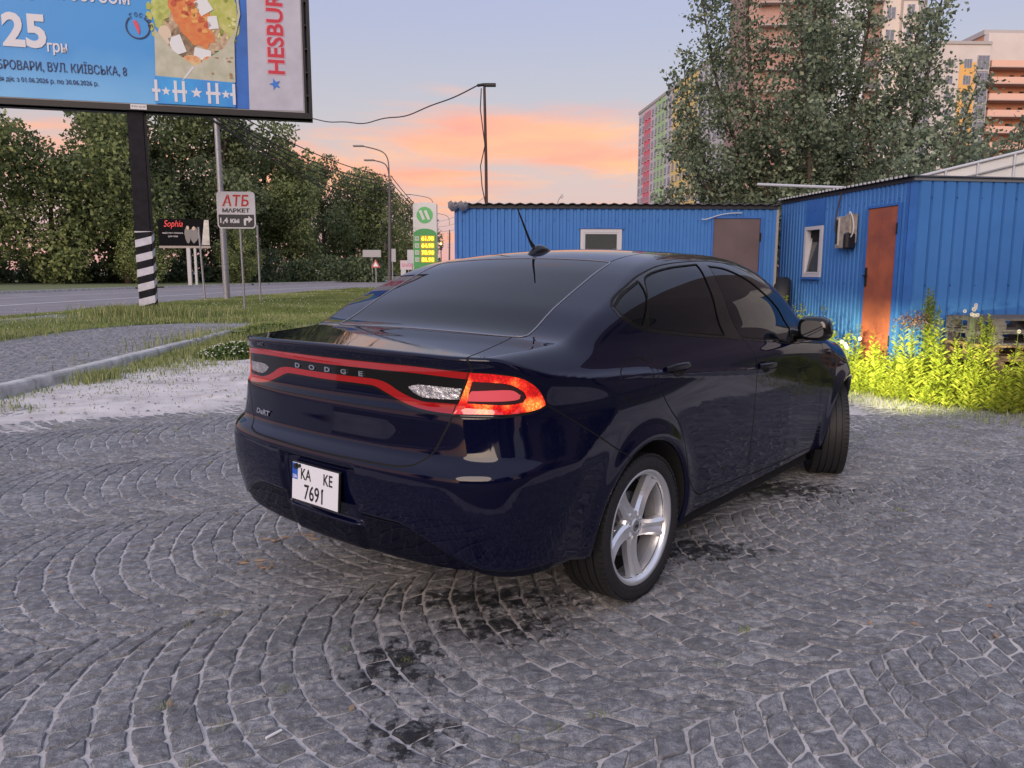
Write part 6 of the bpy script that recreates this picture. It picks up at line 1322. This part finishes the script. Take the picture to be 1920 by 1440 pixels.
for st_, (x, y, nlev) in enumerate(((5.85, 8.86, 6), (7.10, 8.98, 6))):
    for k in range(nlev):
        src = pb if k >= nlev - 2 else pa; o = src if id(src) not in used else copy_tree(src); used.add(id(src)); o.location = (x + rng.normal(0, .03), y + rng.normal(0, .03), .02 + k * .1475); o.rotation_euler = (0, 0, PR + rng.normal(0, .035))
        tag(o, ('%s %s pallet of the stack %s' % (words[k] if k < nlev - 1 else 'topmost', 'weathered grey' if src is pb else 'brown wooden', 'before the right shed' if st_ == 0 else 'at the right picture edge')), 'pallet', 'pallets stacked before the right shed')
# --- white fabric hall behind
hl_ = thing('white_hall', (0, 0, 0), 0, 'white fabric hall with sloping roof behind the right shed', 'hall'); g = MB(); M_fab = mat('hall_fabric', (.66, .67, .67), .7, var=.06, vscale=1)
P0 = [(7.2, 15, 3.08), (14.6, 15, 4.88), (20, 15, 3.6)]; g.add([(7.2, 15, 0), (14.6, 15, 0), (20, 15, 0)] + P0 + [(p[0] + 1.5, p[1] + 14, p[2]) for p in P0], [(0, 1, 4, 3), (1, 2, 5, 4), (3, 4, 7, 6), (4, 5, 8, 7)], M_fab); g.build('fabric', None, hl_)
for x in (8.20, 8.80, 9.48, 10.2, 11.0, 11.9): g = MB(); zt = 3.08 + (x - 7.2) / 7.4 * 1.8; g.tube([(x, 14.97, 0), (x, 14.97, zt)], .022, mat('hall_rib', (.55, .58, .64), .5), 6); g.build('rib', None, hl_)
g = MB(); g.tube([(7.2, 14.97, 3.08), (14.6, 14.97, 4.88)], .03, mat('hall_rib', (.55, .58, .64), .5), 6); g.tube([(7.2, 14.96, 2.86), (14.6, 14.96, 4.66)], .02, mat('hall_seam', (.35, .36, .38), .6), 6); g.build('eaves_tube', None, hl_)
# ================================================================== trees and weeds
def leaf_mesh(name, centres, size, m, tone, flat=0.0, aspect=.62):
    n = len(centres); d = rng.normal(0, 1, (n, 3)); d[:, 2] = d[:, 2] * (1 - flat) + flat; d /= np.linalg.norm(d, axis=1)[:, None]; u = np.cross(d, rng.normal(0, 1, (n, 3))); u /= np.linalg.norm(u, axis=1)[:, None] + 1e-9; v = np.cross(d, u); s_ = (size * rng.uniform(.6, 1.35, n))[:, None]
    V = np.stack([centres - u * s_, centres - v * s_ * aspect + u * s_ * .15, centres + u * s_, centres + v * s_ * aspect + u * s_ * .15], 1).reshape(-1, 3); i = np.arange(n) * 4; F = np.concatenate([np.stack([i, i + 1, i + 2], 1), np.stack([i, i + 2, i + 3], 1)])
    return V, F, np.repeat(tone, 4)
M_tree = tone_mat('tree_leaf', (.08, .11, .055), (.36, .42, .17), .7, .3, c3=(.19, .24, .10)); M_tree2 = tone_mat('tree_leaf_dark', (.055, .09, .05), (.28, .33, .16), .6, .28, c3=(.14, .185, .09), spec=.5)
M_bark = mat('bark', (.07, .055, .045), .9, var=.4, vscale=4, bump=.6, bscale=20)
def tree_proto(idx, H, Rr, nblob, nleaf, size, base=.12, m=M_tree):
    rr = random.Random(idx * 7 + 1); s = thing('tree', (0, 0, 0), 0, 'x', 'tree'); g = MB(); g.tube([(0, 0, 0), (.15, .1, H * .3), (.0, .1, H * .62), (.1, 0, H * .85)], [.34, .26, .16, .04], M_bark, 8)
    blobs = []
    for k in range(nblob):
        z = H * (base + (.97 - base) * (k + .5) / nblob); env = math.sin(math.pi * min(1, max(.08, (z / H - base * .4) / (1.06 - base * .4)))) ** .62; a = rr.uniform(0, 6.28); q = rr.uniform(.25, .85) * Rr * env
        c = Vector((q * math.cos(a), q * math.sin(a), z)); r_ = rr.uniform(.26, .46) * Rr * (.55 + .45 * env); blobs.append((c, r_)); g.tube([(.05, .05, max(.5, z - H * .22)), (c.x * .5, c.y * .5, z - H * .08), tuple(c)], [.10, .06, .02], M_bark, 5)
    g.build('trunk', None, s); C_ = []; T = []
    w = np.array([b[1] ** 2 for b in blobs]); w /= w.sum()
    for (c, r_), ww in zip(blobs, w):
        n = int(nleaf * ww); d = rng.normal(0, 1, (n, 3)); d /= np.linalg.norm(d, axis=1)[:, None]; rad = r_ * (.35 + .75 * rng.random(n) ** .45); cl = vnoise(d[:, 0] * 2 + c.x, d[:, 1] * 2 + d[:, 2] * 2.3 + c.z, 1.7, idx, 3); k = cl > .36; p = np.array(c) + d * (rad * (.75 + .6 * cl))[:, None]; C_.append(p[k]); T.append(np.clip(.5 * rr.random() + .6 * (cl[k] - .35) * 2 + rng.normal(0, .16, k.sum()), 0, 1))
    P = np.concatenate(C_); V, F, tn = leaf_mesh('crown', P, size, m, np.concatenate(T)); np_mesh('crown', V, F, m, s, attr={'tone': tn}); return s
protos = [tree_proto(1, 17, 5.2, 26, 15000, .20), tree_proto(2, 15, 5.6, 24, 15000, .20), tree_proto(3, 18, 4.6, 26, 15000, .20, m=M_tree2), tree_proto(4, 12, 5.5, 20, 12000, .19, base=.04)]
used = set()
row = [ # x, y, proto, scale, label
 (-56, 74, 1, 1.10, 'leafy tree at the far left edge below the billboard'), (-49.5, 72, 0, 1.12, 'tall tree second from the left edge, thin top against the sky'), (-44.5, 76, 3, 1.05, 'bushy low tree left of the striped post'),
 (-42.5, 84, 2, 1.22, 'dark tall tree just left of the striped post'), (-39.5, 80, 1, 1.10, 'bright green tree right behind the striped post'), (-38.5, 92, 0, 1.28, 'tall tree behind the small dark billboard'),
 (-33.5, 92, 2, 1.12, 'dark dense tree right of the thick lamp column'), (-32.5, 104, 1, 1.32, 'round tree right of the market sign'), (-28.5, 100, 0, .92, 'tree above the two walkers, its top against the pink sky'),
 (-29.5, 122, 2, 1.02, 'narrow tree in the middle of the far row'), (-26.0, 128, 1, 1.12, 'wide tree near the right end of the far row'), (-22.5, 132, 0, .98, 'tree last but one at the right end of the row'), (-20.5, 150, 3, 1.15, 'lowest tree ending the row by the street lamp'),
 (-53, 62, 3, .80, 'low bushy tree in front at the left edge'), (-37.2, 78, 3, .62, 'low bushy tree beside the small dark billboard'), (-30, 86, 3, .52, 'small bush-like tree below the market sign')]
for (x, y, k, sc_, lb) in row:
    src = protos[k]; o = src if k not in used else copy_tree(src); used.add(k); o.location = (x, y, .05); a = rng.uniform(0, 6.28); o.rotation_euler = (0, 0, a); o.scale = (sc_, sc_, sc_); tag(o, lb, 'tree', 'row of trees beyond the road')
# dark bushes under the row
VV = []; FF = []; TT = []; o_ = 0
for (x, y, rx_, rz_) in [(-60 + i * 2.6, 76 + i * 1.5 + rng.normal(0, 1), rng.uniform(2, 3.4), rng.uniform(1.5, 3.2)) for i in range(17)]:
    n = 1500; d = rng.normal(0, 1, (n, 3)); d /= np.linalg.norm(d, axis=1)[:, None]; P = np.array([x, y, 1.0]) + d * np.array([rx_, rx_, rz_]) * (.6 + .4 * rng.random(n))[:, None]; P[:, 2] = np.abs(P[:, 2]); V, F, tn = leaf_mesh('b', P, .20, None, np.clip(rng.normal(.3, .2, n), 0, 1)); VV.append(V); FF.append(F + o_); TT.append(tn); o_ += len(V)
stuff(np_mesh('undergrowth', np.concatenate(VV), np.concatenate(FF), M_tree2, attr={'tone': np.concatenate(TT)}), 'dark undergrowth filling the foot of the tree row', 'bushes')
# hazy wood closing the end of the road
VV = []; FF = []; TT = []; o_ = 0
for i in range(30):
    x = -62 + i * 4.2; y = 235 + rng.normal(0, 6); n = 420; d = rng.normal(0, 1, (n, 3)); d /= np.linalg.norm(d, axis=1)[:, None]; hh = 6.0 + 2.5 * math.sin(i * 1.7) - .10 * i; P = np.array([x, y, hh * .45]) + d * np.array([4.2, 3, hh * .6]) * (.5 + .5 * rng.random(n))[:, None]; P[:, 2] = np.abs(P[:, 2]); V, F, tn = leaf_mesh('b', P, .7, None, np.clip(rng.normal(.45, .2, n), 0, 1)); VV.append(V); FF.append(F + o_); TT.append(tn); o_ += len(V)
stuff(np_mesh('far_wood', np.concatenate(VV), np.concatenate(FF), M_tree, attr={'tone': np.concatenate(TT)}), 'low far-off wood closing the end of the road', 'wood')
# --- the big tree behind the sheds: limbs first, leaves on the twigs
def near_tree(name, base, limbs, label, leaf=.055, dens=1.0, m=None):
    s = thing(name, base, 0, label, 'tree'); g = MB(); twigs = []; rr = random.Random(5)
    for (pts, r0) in limbs:
        pts = [Vector(p) for p in pts]; cv = bezier(pts, 14); g.tube(cv, [r0 * (1 - .93 * i / 14) + .004 for i in range(15)], M_bark, 7)
        ln = sum((cv[i + 1] - cv[i]).length for i in range(14)); nb = int(ln * 8.5 * dens)
        for q in range(nb):
            u = .10 + .90 * (q + rr.random()) / nb; i = min(13, int(u * 14)); p = cv[i].lerp(cv[i + 1], u * 14 - i); dr = (cv[min(i + 1, 14)] - cv[max(i - 1, 0)]).normalized(); a = rr.uniform(0, 6.28); side = dr.cross(Vector((math.cos(a), math.sin(a), .3))).normalized()
            L_ = (1.45 * (1 - u) ** .55 + .26) * rr.uniform(.45, 1.15); e_ = p + side * L_ * .8 + dr * L_ * .45 + Vector((0, 0, .10 * L_)); mid = p.lerp(e_, .5) + Vector((0, 0, .08 * L_)); tw = [p, mid, e_]; twigs.append((tw, L_))
            g.tube(tw, [.012 + .01 * (1 - u), .008, .003], M_bark, 4, caps=False)
    g.build('trunk', None, s); P = []; T = []
    for tw, L_ in twigs:
        n = int(L_ * 92 * dens) + 10; br = rr.random()
        for _ in range(n):
            u = rr.random() ** .75; p = tw[0].lerp(tw[1], u * 2) if u < .5 else tw[1].lerp(tw[2], u * 2 - 1); sp_ = .11 + .08 * (1 - u); P.append((p.x + rr.gauss(0, sp_), p.y + rr.gauss(0, sp_), p.z + rr.gauss(0, sp_ * .8) - .03)); T.append(min(1, max(0, .25 + .5 * br + rr.gauss(0, .18))))
    P = np.array(P); V, F, tn = leaf_mesh('crown', P, leaf, m, np.array(T), .25, .66); np_mesh('crown', V, F, m, s, attr={'tone': tn}); print(name, len(P)); return s
M_ntree = tone_mat('near_leaf', (.055, .082, .055), (.36, .43, .28), .5, .3, c3=(.155, .205, .13), spec=.5)
LB = [([(0, 0, 0), (.1, 0, 3), (-.1, 0, 6), (.2, 0, 11.2)], .17), ([(0, 0, 1.2), (-.9, 0, 3), (-1.6, -.2, 5), (-1.7, -.3, 9.6)], .12), ([(0, 0, 1), (-1.5, .1, 2.2), (-2.6, .2, 3.6), (-3.0, .1, 6.4)], .10), ([(0, 0, 1), (1.0, .2, 3), (1.5, .3, 6), (1.7, .2, 10.6)], .12),
      ([(0, 0, .8), (1.8, -.1, 2.4), (2.9, -.2, 4.4), (3.1, -.1, 8.8)], .11), ([(0, 0, .8), (-1.4, -.4, 2), (-2.4, -.5, 3.2), (-3.2, -.4, 4.6)], .08), ([(0, 0, .8), (2.0, .3, 2.2), (3.2, .4, 3.2), (3.9, .4, 5.2)], .09), ([(0, 0, 1), (.3, -.8, 3), (-.6, -1.2, 5), (-.7, -1.2, 7.8)], .10), ([(0, 0, 1), (.8, .8, 3), (.7, 1.2, 5.5), (.8, 1.2, 8.6)], .10),
      ([(0, 0, .6), (-1.8, .3, 1.2), (-2.6, .3, 2.2), (-3.4, .3, 3.2)], .07), ([(0, 0, .6), (2.2, -.3, 1.6), (3.6, -.3, 2.2), (4.8, -.3, 3.4)], .07), ([(0, 0, 1), (-.8, .6, 3), (-2.2, .6, 5.6), (-2.5, .5, 8.1)], .09), ([(0, 0, 1), (.4, -.5, 3), (2.2, -.6, 5), (2.4, -.5, 7.4)], .08), ([(0, 0, .6), (1.2, -.6, 1.6), (2.4, -.8, 2.6), (3.8, -.8, 4.4)], .07)]
near_tree('leafy_tree', (7.15, 19.5, 0), LB, 'big grey-green leafy tree rising behind the blue sheds', .052, 1.0, M_ntree)
LB2 = [([(0, 0, 0), (.3, 0, 2), (.9, 0, 3.2), (2.5, 0, 4.6)], .08), ([(0, 0, 0), (.1, 0, 2), (.2, 0, 3.4), (.9, 0, 5.6)], .08), ([(0, 0, 0), (.8, 0, 1.6), (1.6, 0, 2.4), (3.0, 0, 3.4)], .06), ([(0, 0, 0), (-.8, 0, 2), (-1.2, 0, 3), (-.8, 0, 4.6)], .06)]
near_tree('leafy_sapling', (9.1, 17.2, 0), LB2, 'smaller leafy tree leaning right over the white hall', .050, .8, M_ntree)
# --- weeds before the right shed: upright stalks with narrow leaves
M_weed = tone_mat('weed_leaf_lit', (.10, .15, .015), (.55, .56, .09), .6, .35, c3=(.27, .33, .035)); M_stalk = M_weed  # leaf yellow pushed up to carry part of the headlamp glow
WP = [(2.6, 10.9), (3.2, 9.7), (3.95, 8.85), (4.35, 8.0), (4.75, 7.55), (5.4, 7.35), (8.5, 7.3), (8.5, 9.0), (6.6, 8.35), (5.3, 8.45), (5.0, 9.2), (4.62, 9.22), (4.42, 10.2), (4.2, 11.5), (2.8, 11.5)]
def weeds(n, pts, hfun, name, label, wl_=.0075, tone0=.5):
    VV = []; TT = []; c = 0
    while c < n:
        x, y = rng.uniform(min(p[0] for p in pts), max(p[0] for p in pts)), rng.uniform(min(p[1] for p in pts), max(p[1] for p in pts)); d = float(poly_sd(np.array(pts), np.array([x]), np.array([y]))[0])
        if d > 0: continue
        c += 1; H = hfun(x, y, -d) * (.5 + rng.random() ** 1.6 * 1.0); lx, ly = rng.normal(0, .10, 2) * H; nl = int(14 + H * 46); tb = rng.random()
        # stalk
        for q in range(3):
            a = q * 2.09; w = .004; VV.append([(x + w * math.cos(a), y + w * math.sin(a), 0), (x + w * math.cos(a + 2.09), y + w * math.sin(a + 2.09), 0), (x + lx, y + ly, H), (x + lx * .5, y + ly * .5, H * .5)]); TT.append(.55)
        u = rng.random(nl) ** .8; a = rng.uniform(0, 6.28, nl); L_ = (.035 + .085 * (1 - u) ** .7) * rng.uniform(.7, 1.2, nl) * (.6 + .5 * H); zz = u * H; bx = x + lx * u ** 1.5; by = y + ly * u ** 1.5
        for i in range(nl):
            ca, sa_ = math.cos(a[i]), math.sin(a[i]); l = L_[i]; w = wl_ * (.5 + l * 6); up = .55 * l; VV.append([(bx[i], by[i], zz[i]), (bx[i] + ca * l * .5 - sa_ * w / 2, by[i] + sa_ * l * .5 + ca * w / 2, zz[i] + up), (bx[i] + ca * l, by[i] + sa_ * l, zz[i] + up * 1.1), (bx[i] + ca * l * .5 + sa_ * w / 2, by[i] + sa_ * l * .5 - ca * w / 2, zz[i] + up)]); TT.append(min(1, max(0, tone0 + .35 * (tb - .5) + rng.normal(0, .15))))
    V = np.array(VV).reshape(-1, 3); i = np.arange(len(VV)) * 4; F = np.concatenate([np.stack([i, i + 1, i + 2], 1), np.stack([i, i + 2, i + 3], 1)]); return stuff(np_mesh(name, V, F, M_weed, attr={'tone': np.repeat(TT, 4)}), label, 'weeds')
weeds(1900, WP, lambda x, y, d: (.50 if x > 5.25 else .95) * (.16 + min(.62, d * .95)) + .10 * math.sin(x * 3.1) * math.sin(y * 2.3), 'tall_weeds', 'dense yellow-green weeds lit by the headlamps in front of the right shed')
g2 = [(2.4, 10.0), (3.4, 8.6), (4.0, 7.6), (4.5, 7.05), (5.2, 6.85), (8.5, 6.8), (8.5, 7.6), (5.0, 7.8), (3.6, 10), (2.6, 11)]
x = rng.uniform(2.2, 8.4, 16000); y = rng.uniform(6.6, 11, 16000); k = poly_sd(np.array(g2), x, y) < .25 * (rng.random(16000) ** 3); x, y = x[k], y[k]; blades('weed_edge_grass', x, y, np.zeros(len(x)), rng.uniform(.015, .085, len(x)), .006, 'low grass fringe between the weeds and the cobbles', lean=.9)
# one tall feathery plant against the shed corner, and a second further right
def feather(name, x, y, H, n, label):
    s = thing(name, (x, y, 0), 0, label, 'plant'); g = MB(); tips = []
    for k in range(n):
        a = rng.uniform(0, 6.28); q = rng.uniform(.02, .16); e_ = (q * math.cos(a) * 1.4, q * math.sin(a), H * rng.uniform(.75, 1.0)); g.tube([(0, 0, 0), (e_[0] * .5, e_[1] * .5, e_[2] * .5), e_], [.007, .005, .002], mat('stem_green', (.10, .15, .06), .7), 5); tips.append(e_)
    g.build('stem', None, s); P = []
    for e_ in tips:
        u = rng.random(int(260)) ** .6; P.append(np.stack([e_[0] * u + rng.normal(0, .045, len(u)) * (1.2 - u), e_[1] * u + rng.normal(0, .045, len(u)) * (1.2 - u), e_[2] * u + rng.normal(0, .02, len(u))], 1))
    P = np.concatenate(P); V, F, tn = leaf_mesh('leaves', P, .022, None, np.clip(rng.normal(.35, .2, len(P)), 0, 1), 0, .22); np_mesh('leaves', V, F, M_weed, s, attr={'tone': tn})
feather('tall_weed', 4.88, 8.95, 1.22, 9, 'tall feathery green plant before the blue shed corner'); feather('tall_weed', 5.32, 8.42, 1.02, 5, 'thin feathery plant left of the pallet stack')
# daisies
def daisies(name, spots, label, cat='flowers'):
    s = thing(name, (0, 0, 0), 0, label, cat); st = MB(); pe = MB(); ce = MB()
    for (x, y, z) in spots:
        st.tube([(x + rng.normal(0, .03), y + .02, z * .4), (x, y, z)], .0025, mat('stem_green', (.10, .15, .06), .7), 4, caps=False)
        for k in range(9): a = k * .698; pe.add([(x, y - .004, z), (x + .020 * math.cos(a - .25), y - .008, z + .020 * math.sin(a - .25)), (x + .024 * math.cos(a), y - .008, z + .024 * math.sin(a)), (x + .020 * math.cos(a + .25), y - .008, z + .020 * math.sin(a + .25))], [(0, 1, 2, 3)], mat('petal_white', (.70, .70, .74), .7))
        ce.tube([(x, y - .005, z), (x, y - .014, z)], .007, mat('daisy_eye', (.5, .38, .05), .7), 6)
    st.build('stems', None, s)['kind'] = 'stuff'; pe.build('petals', None, s)['kind'] = 'stuff'; ce.build('flower_centres', None, s)['kind'] = 'stuff'
daisies('daisies', [(5.15 + rng.normal(0, .10), 8.62, .98 + rng.normal(0, .04)) for _ in range(9)], 'white daisies just left of the pallet stack top'); daisies('daisies', [(5.85 + rng.normal(0, .22), 8.25, .80 + rng.normal(0, .05)) for _ in range(16)], 'white daisies in front of the upper pallets')
daisies('daisies', [(3.95 + rng.normal(0, .12), 9.1, .62 + rng.normal(0, .07)) for _ in range(5)], 'few white daisies left of the rusty door')
# brownish wilted flower head by the rusty door
P = np.array([4.58, 8.75, .86]) + rng.normal(0, 1, (420, 3)) * np.array([.10, .06, .045]); V, F, tn = leaf_mesh('b', P, .016, None, rng.random(420)); s = thing('seed_head', (0, 0, 0), 0, 'brownish wilted seed head before the rusty door', 'plant'); np_mesh('seeds', V, F, tone_mat('seed', (.06, .03, .03), (.32, .22, .20), .8), s, attr={'tone': tn})['kind'] = 'stuff'; g = MB(); g.tube([(4.56, 8.77, 0), (4.58, 8.75, .86)], .006, mat('stem_green', (.10, .15, .06), .7)); g.build('stem', None, s)
# ================================================================== tower blocks
M_wg = mat('far_window', (.20, .22, .28), .35, spec=.4); M_wf = mat('far_window_frame', (.5, .5, .52), .6)
_wm = {}
def win_mesh(w, h, n=2, m=None):
    k = (w, h, n)
    if k in _wm: return _wm[k]
    a = MB(); a.box(-w / 2, w / 2, -.06, .0, -h / 2, h / 2, M_wf); 
    for i in range(n): x0 = -w / 2 + .08 + i * (w - .08) / n; a.box(x0, x0 + (w - .08) / n - .08, -.075, -.06, -h / 2 + .08, h / 2 - .08, M_wg)
    _wm[k] = a.mesh('window'); return _wm[k]
def put_window(parent, x, y, z, w, h, rz=0, n=2):
    o = link(bpy.data.objects.new('window', win_mesh(w, h, n))); o.parent = parent; o.location = (x, y, z); o.rotation_euler = (0, 0, rz); return o
FH = 3.0
# right-hand block
b3 = thing('apartment_block', (99, 190, 0), R(2), 'beige and orange apartment block with salmon balconies at right', 'building')
M_bg = mat('render_beige', (.64, .60, .58), .9, var=.06, vscale=.15); M_or = mat('render_orange', (.78, .46, .16), .9); M_sal = mat('balcony_salmon', (.78, .50, .40), .8); M_salw = mat('balcony_wall', (.56, .28, .18), .9)
g = MB(); g.box(0, 13.6, 0, 14, 0, 54.5, M_bg); g.box(13.6, 27, 3.0, 14, 0, 57.5, M_salw); g.box(26.4, 44, .5, 14, 0, 55.5, M_bg); g.box(13.6, 26.8, 1.2, 3, 50.2, 57.5, M_bg); g.box(-.2, 13.7, -.3, 14, 54.5, 55.2, mat('parapet', (.44, .42, .42), .9)); g.box(13.2, 27.2, 2.5, 14, 57.5, 58.6, mat('parapet', (.44, .42, .42), .9)); g.build('wall', None, b3)
g = MB(); g.box(6.4, 10.3, -.12, 0, 0, 50.5, M_or); g.build('orange_band', None, b3)
for k in range(13):
    z = 3.2 + 3.75 * k + 2.0; put_window(b3, 4.2, 0, z, 1.5, 1.9); put_window(b3, 8.3, -.12, z, 1.9, 2.1, n=3)
    g = MB(); g.box(10.5, 13.3, -.35, 0, z - 1.7, z + 1.9, M_wf)
    for i in range(3): g.box(10.6 + i * .9, 11.4 + i * .9, -.4, -.35, z - 1.3, z + .3, M_wg); g.box(10.6 + i * .9, 11.4 + i * .9, -.4, -.35, z + .4, z + 1.75, M_wg)
    g.build('loggia_glazing', None, b3); g = MB(); g.box(-.1, 13.6, -.06, 0, z - 1.95, z - 1.8, mat('parapet', (.44, .42, .42), .9)); g.build('string_course', None, b3)
    zb = z - 1.4 + .9; g = MB(); g.prism([(13.9, zb), (26.6, zb), (26.6, zb + 1.35), (13.9, zb + 1.35)], .2, M_sal, Matrix.Translation((0, -.2, 0))); g.box(13.9, 26.6, -.2, 3.0, zb - .25, zb, mat('slab_edge', (.55, .42, .38), .8)); g.box(13.9, 14.1, -.2, 3, zb, zb + 1.35, M_sal); g.box(26.4, 26.6, -.2, 3, zb, zb + 1.35, M_sal)
    g.build('balcony', None, b3); g = MB()
    for x in (15.0, 20.6, 23.4): g.box(x, x + 1.1, 2.93, 3.0, zb + .7, zb + 2.5, mat('dark_opening', (.05, .03, .03), .8))
    g.build('balcony_door', None, b3)
    put_window(b3, 29.8, .5, z, 3.4, 2.9, n=4)
    if k % 3 == 1: g = MB(); g.box(4.7, 5.5, -.45, 0, z - 1.5, z - .9, mat('aircon', (.42, .42, .43), .6)); g.build('air_conditioner', None, b3)
# middle tower: brick, glass and pale render
b2t = thing('tower_block', (43.2, 120, 0), R(-3), 'tall brick and glass tower block rising behind the big tree', 'building')
M_bk = mat('brick_hazed', (.43, .275, .24), .9, var=.15, vscale=.5); M_gl = mat('curtain_glass', (.58, .64, .72), .4, spec=.4, var=.25, vscale=.3); M_pale = mat('render_pale', (.68, .62, .58), .9, var=.06, vscale=.2)  # brick colour paled to stand in for distance haze
g = MB(); g.box(-8, 4.3, 1.5, 14, 0, 62, M_bk); g.box(4.3, 9.0, .3, 14, 0, 62, M_gl); g.box(9.0, 11.5, 1.2, 14, 0, 62, M_bk); g.box(11.5, 14.0, 1.0, 14, 0, 62, M_pale); g.box(14.0, 16.2, 0, 14, 0, 62, M_pale)
g.add([(16.2, 0, 0), (19.4, 4.5, 0), (19.4, 4.5, 62), (16.2, 0, 62)], [(0, 1, 2, 3)], M_pale); g.build('wall', None, b2t)
for k in range(18):
    z = 3.0 + 3.15 * k; g = MB(); g.box(-6.5, 4.1, .2, 1.5, z, z + .22, mat('slab_grey', (.42, .38, .37), .8)); g.box(.3, 2.2, 1.2, 1.5, z + .4, z + 2.6, M_wf); g.box(.4, 2.1, 1.15, 1.2, z + .5, z + 2.5, M_wg); g.build('balcony', None, b2t)
    g = MB()
    for i in range(5): g.box(4.3 + i * .94, 4.36 + i * .94, .2, .3, z, z + 3.0, M_wf)
    g.box(4.3, 9.0, .18, .3, z, z + .18, M_wf); g.box(4.3, 9.0, .2, .3, z + 1.0, z + 1.08, M_wf); g.build('curtain_wall_grid', None, b2t)
    g = MB(); g.box(9.1, 11.4, .0, 1.2, z, z + .2, mat('slab_grey', (.42, .38, .37), .8)); g.box(9.1, 11.4, .0, .06, z + .2, z + 1.1, mat('railing_grey', (.12, .12, .13), .6)); g.build('balcony', None, b2t)
    put_window(b2t, 12.7, 1.0, z + 1.7, 1.3, 1.7); put_window(b2t, 15.1, 0, z + 1.7, 1.1, 1.8)
    an_ = math.atan2(4.5, 3.2)
    for u in (.30, .74): put_window(b2t, 16.2 + 3.2 * u, 4.5 * u, z + 1.7, 1.5, 1.9, an_)
    g = MB(); g.box(14.0, 16.22, -.06, 0, z - .1, z + .06, mat('slab_grey', (.42, .38, .37), .8)); g.build('string_course', None, b2t)
# far left block with coloured stripes
b1 = thing('striped_block', (0, 0, 0), 0, 'long pale block with red, green and yellow stripes left of the big tree', 'building')
Hb = 50.0; A1 = Vector((39.6, 250, 0)); A2 = Vector((50.2, 150, 0)); dv = (A2 - A1); Lb = dv.length; dv.normalize(); rz = math.atan2(dv.y, dv.x); b1.location = A1; b1.rotation_euler = (0, 0, rz)
g = MB(); g.box(0, Lb, 0, 16, 0, Hb, mat('panel_grey', (.58, .57, .62), .9, var=.06, vscale=.2)); g.build('wall', None, b1)
for (ya, yb, z0, z1, c, nm) in ((243.5, 236.5, 9, 49, (.75, .17, .24), 'red_stripe'), (231.6, 222, 17, 50.1, (.42, .62, .34), 'green_stripe'), (216, 196, 17, 50.1, (.80, .62, .24), 'yellow_stripe')):
    s0, s1q = (250 - ya) / (250 - 150) * Lb, (250 - yb) / (250 - 150) * Lb; g = MB(); g.box(s0, s1q, -.05, 0, z0, z1, mat(nm, c, .9)); g.build(nm, None, b1)
g = MB(); c = 0
for k in range(16):
    for s_ in np.arange(1.2, Lb - 1, 3.4):
        g.box(s_, s_ + 1.7, -.12, 0, 1.2 + k * 3.05, 2.8 + k * 3.05, M_wg); g.box(s_ - .1, s_ + 1.8, -.3, 0, 1.0 + k * 3.05, 1.15 + k * 3.05, M_wf)
o = g.build('windows', None, b1); o['kind'] = 'stuff'
g = MB(); g.box(-.2, Lb, -.2, 16, Hb, Hb + .8, mat('parapet', (.44, .42, .42), .9)); g.build('parapet', None, b1)
# houses and trees on the photographer's side of the street, seen only as reflections in the paint
def back_block(x, y, w, d, h, c, rz, label):
    s = thing('apartment_house', (x, y, 0), rz, label, 'building'); g = MB(); g.box(-w / 2, w / 2, 0, d, 0, h, mat('back_%d' % int(x), c, .9, var=.1, vscale=.2)); g.build('wall', None, s); g = MB()
    for z in np.arange(2, h - 1, 3.0):
        for x_ in np.arange(-w / 2 + 1.5, w / 2 - 1.5, 3.2): g.box(x_ - .15, x_ + 1.75, -.06, 0, z - .15, z + 1.65, mat('back_frame', (.22, .21, .20), .8)); g.box(x_, x_ + 1.6, -.09, -.06, z, z + 1.5, M_dark)
        g.box(-w / 2, w / 2, -.25, 0, z - .7, z - .55, mat('back_frame', (.22, .21, .20), .8))
    g.build('windows', None, s)
back_block(60, 14, 90, 14, 21, (.30, .26, .25), R(85), 'long brick apartment house to the right of the car, outside the picture')
back_block(38, -46, 60, 14, 13, (.17, .15, .15), R(140), 'brown apartment house across the yard behind the camera')
back_block(-16, -52, 50, 14, 9, (.12, .11, .11), R(195), 'pale apartment house across the yard behind the camera')
used = set()
for i, (x, y, k, sc_) in enumerate(((26, -16, 0, .75), (31, -4, 1, .7), (19, -26, 2, .65), (7, -30, 1, .5), (-4, -34, 0, .4), (-32, -14, 1, .6), (36, 6, 3, .7))):
    o = copy_tree(protos[k]); o.location = (x, y, 0); o.rotation_euler = (0, 0, i * 1.3); o.scale = (sc_,) * 3; tag(o, ('%s yard tree behind the camera, outside the picture' % ('rightmost', 'second', 'third', 'fourth', 'fifth', 'leftmost', 'nearest right-hand')[i]), 'tree', 'yard trees behind the camera')
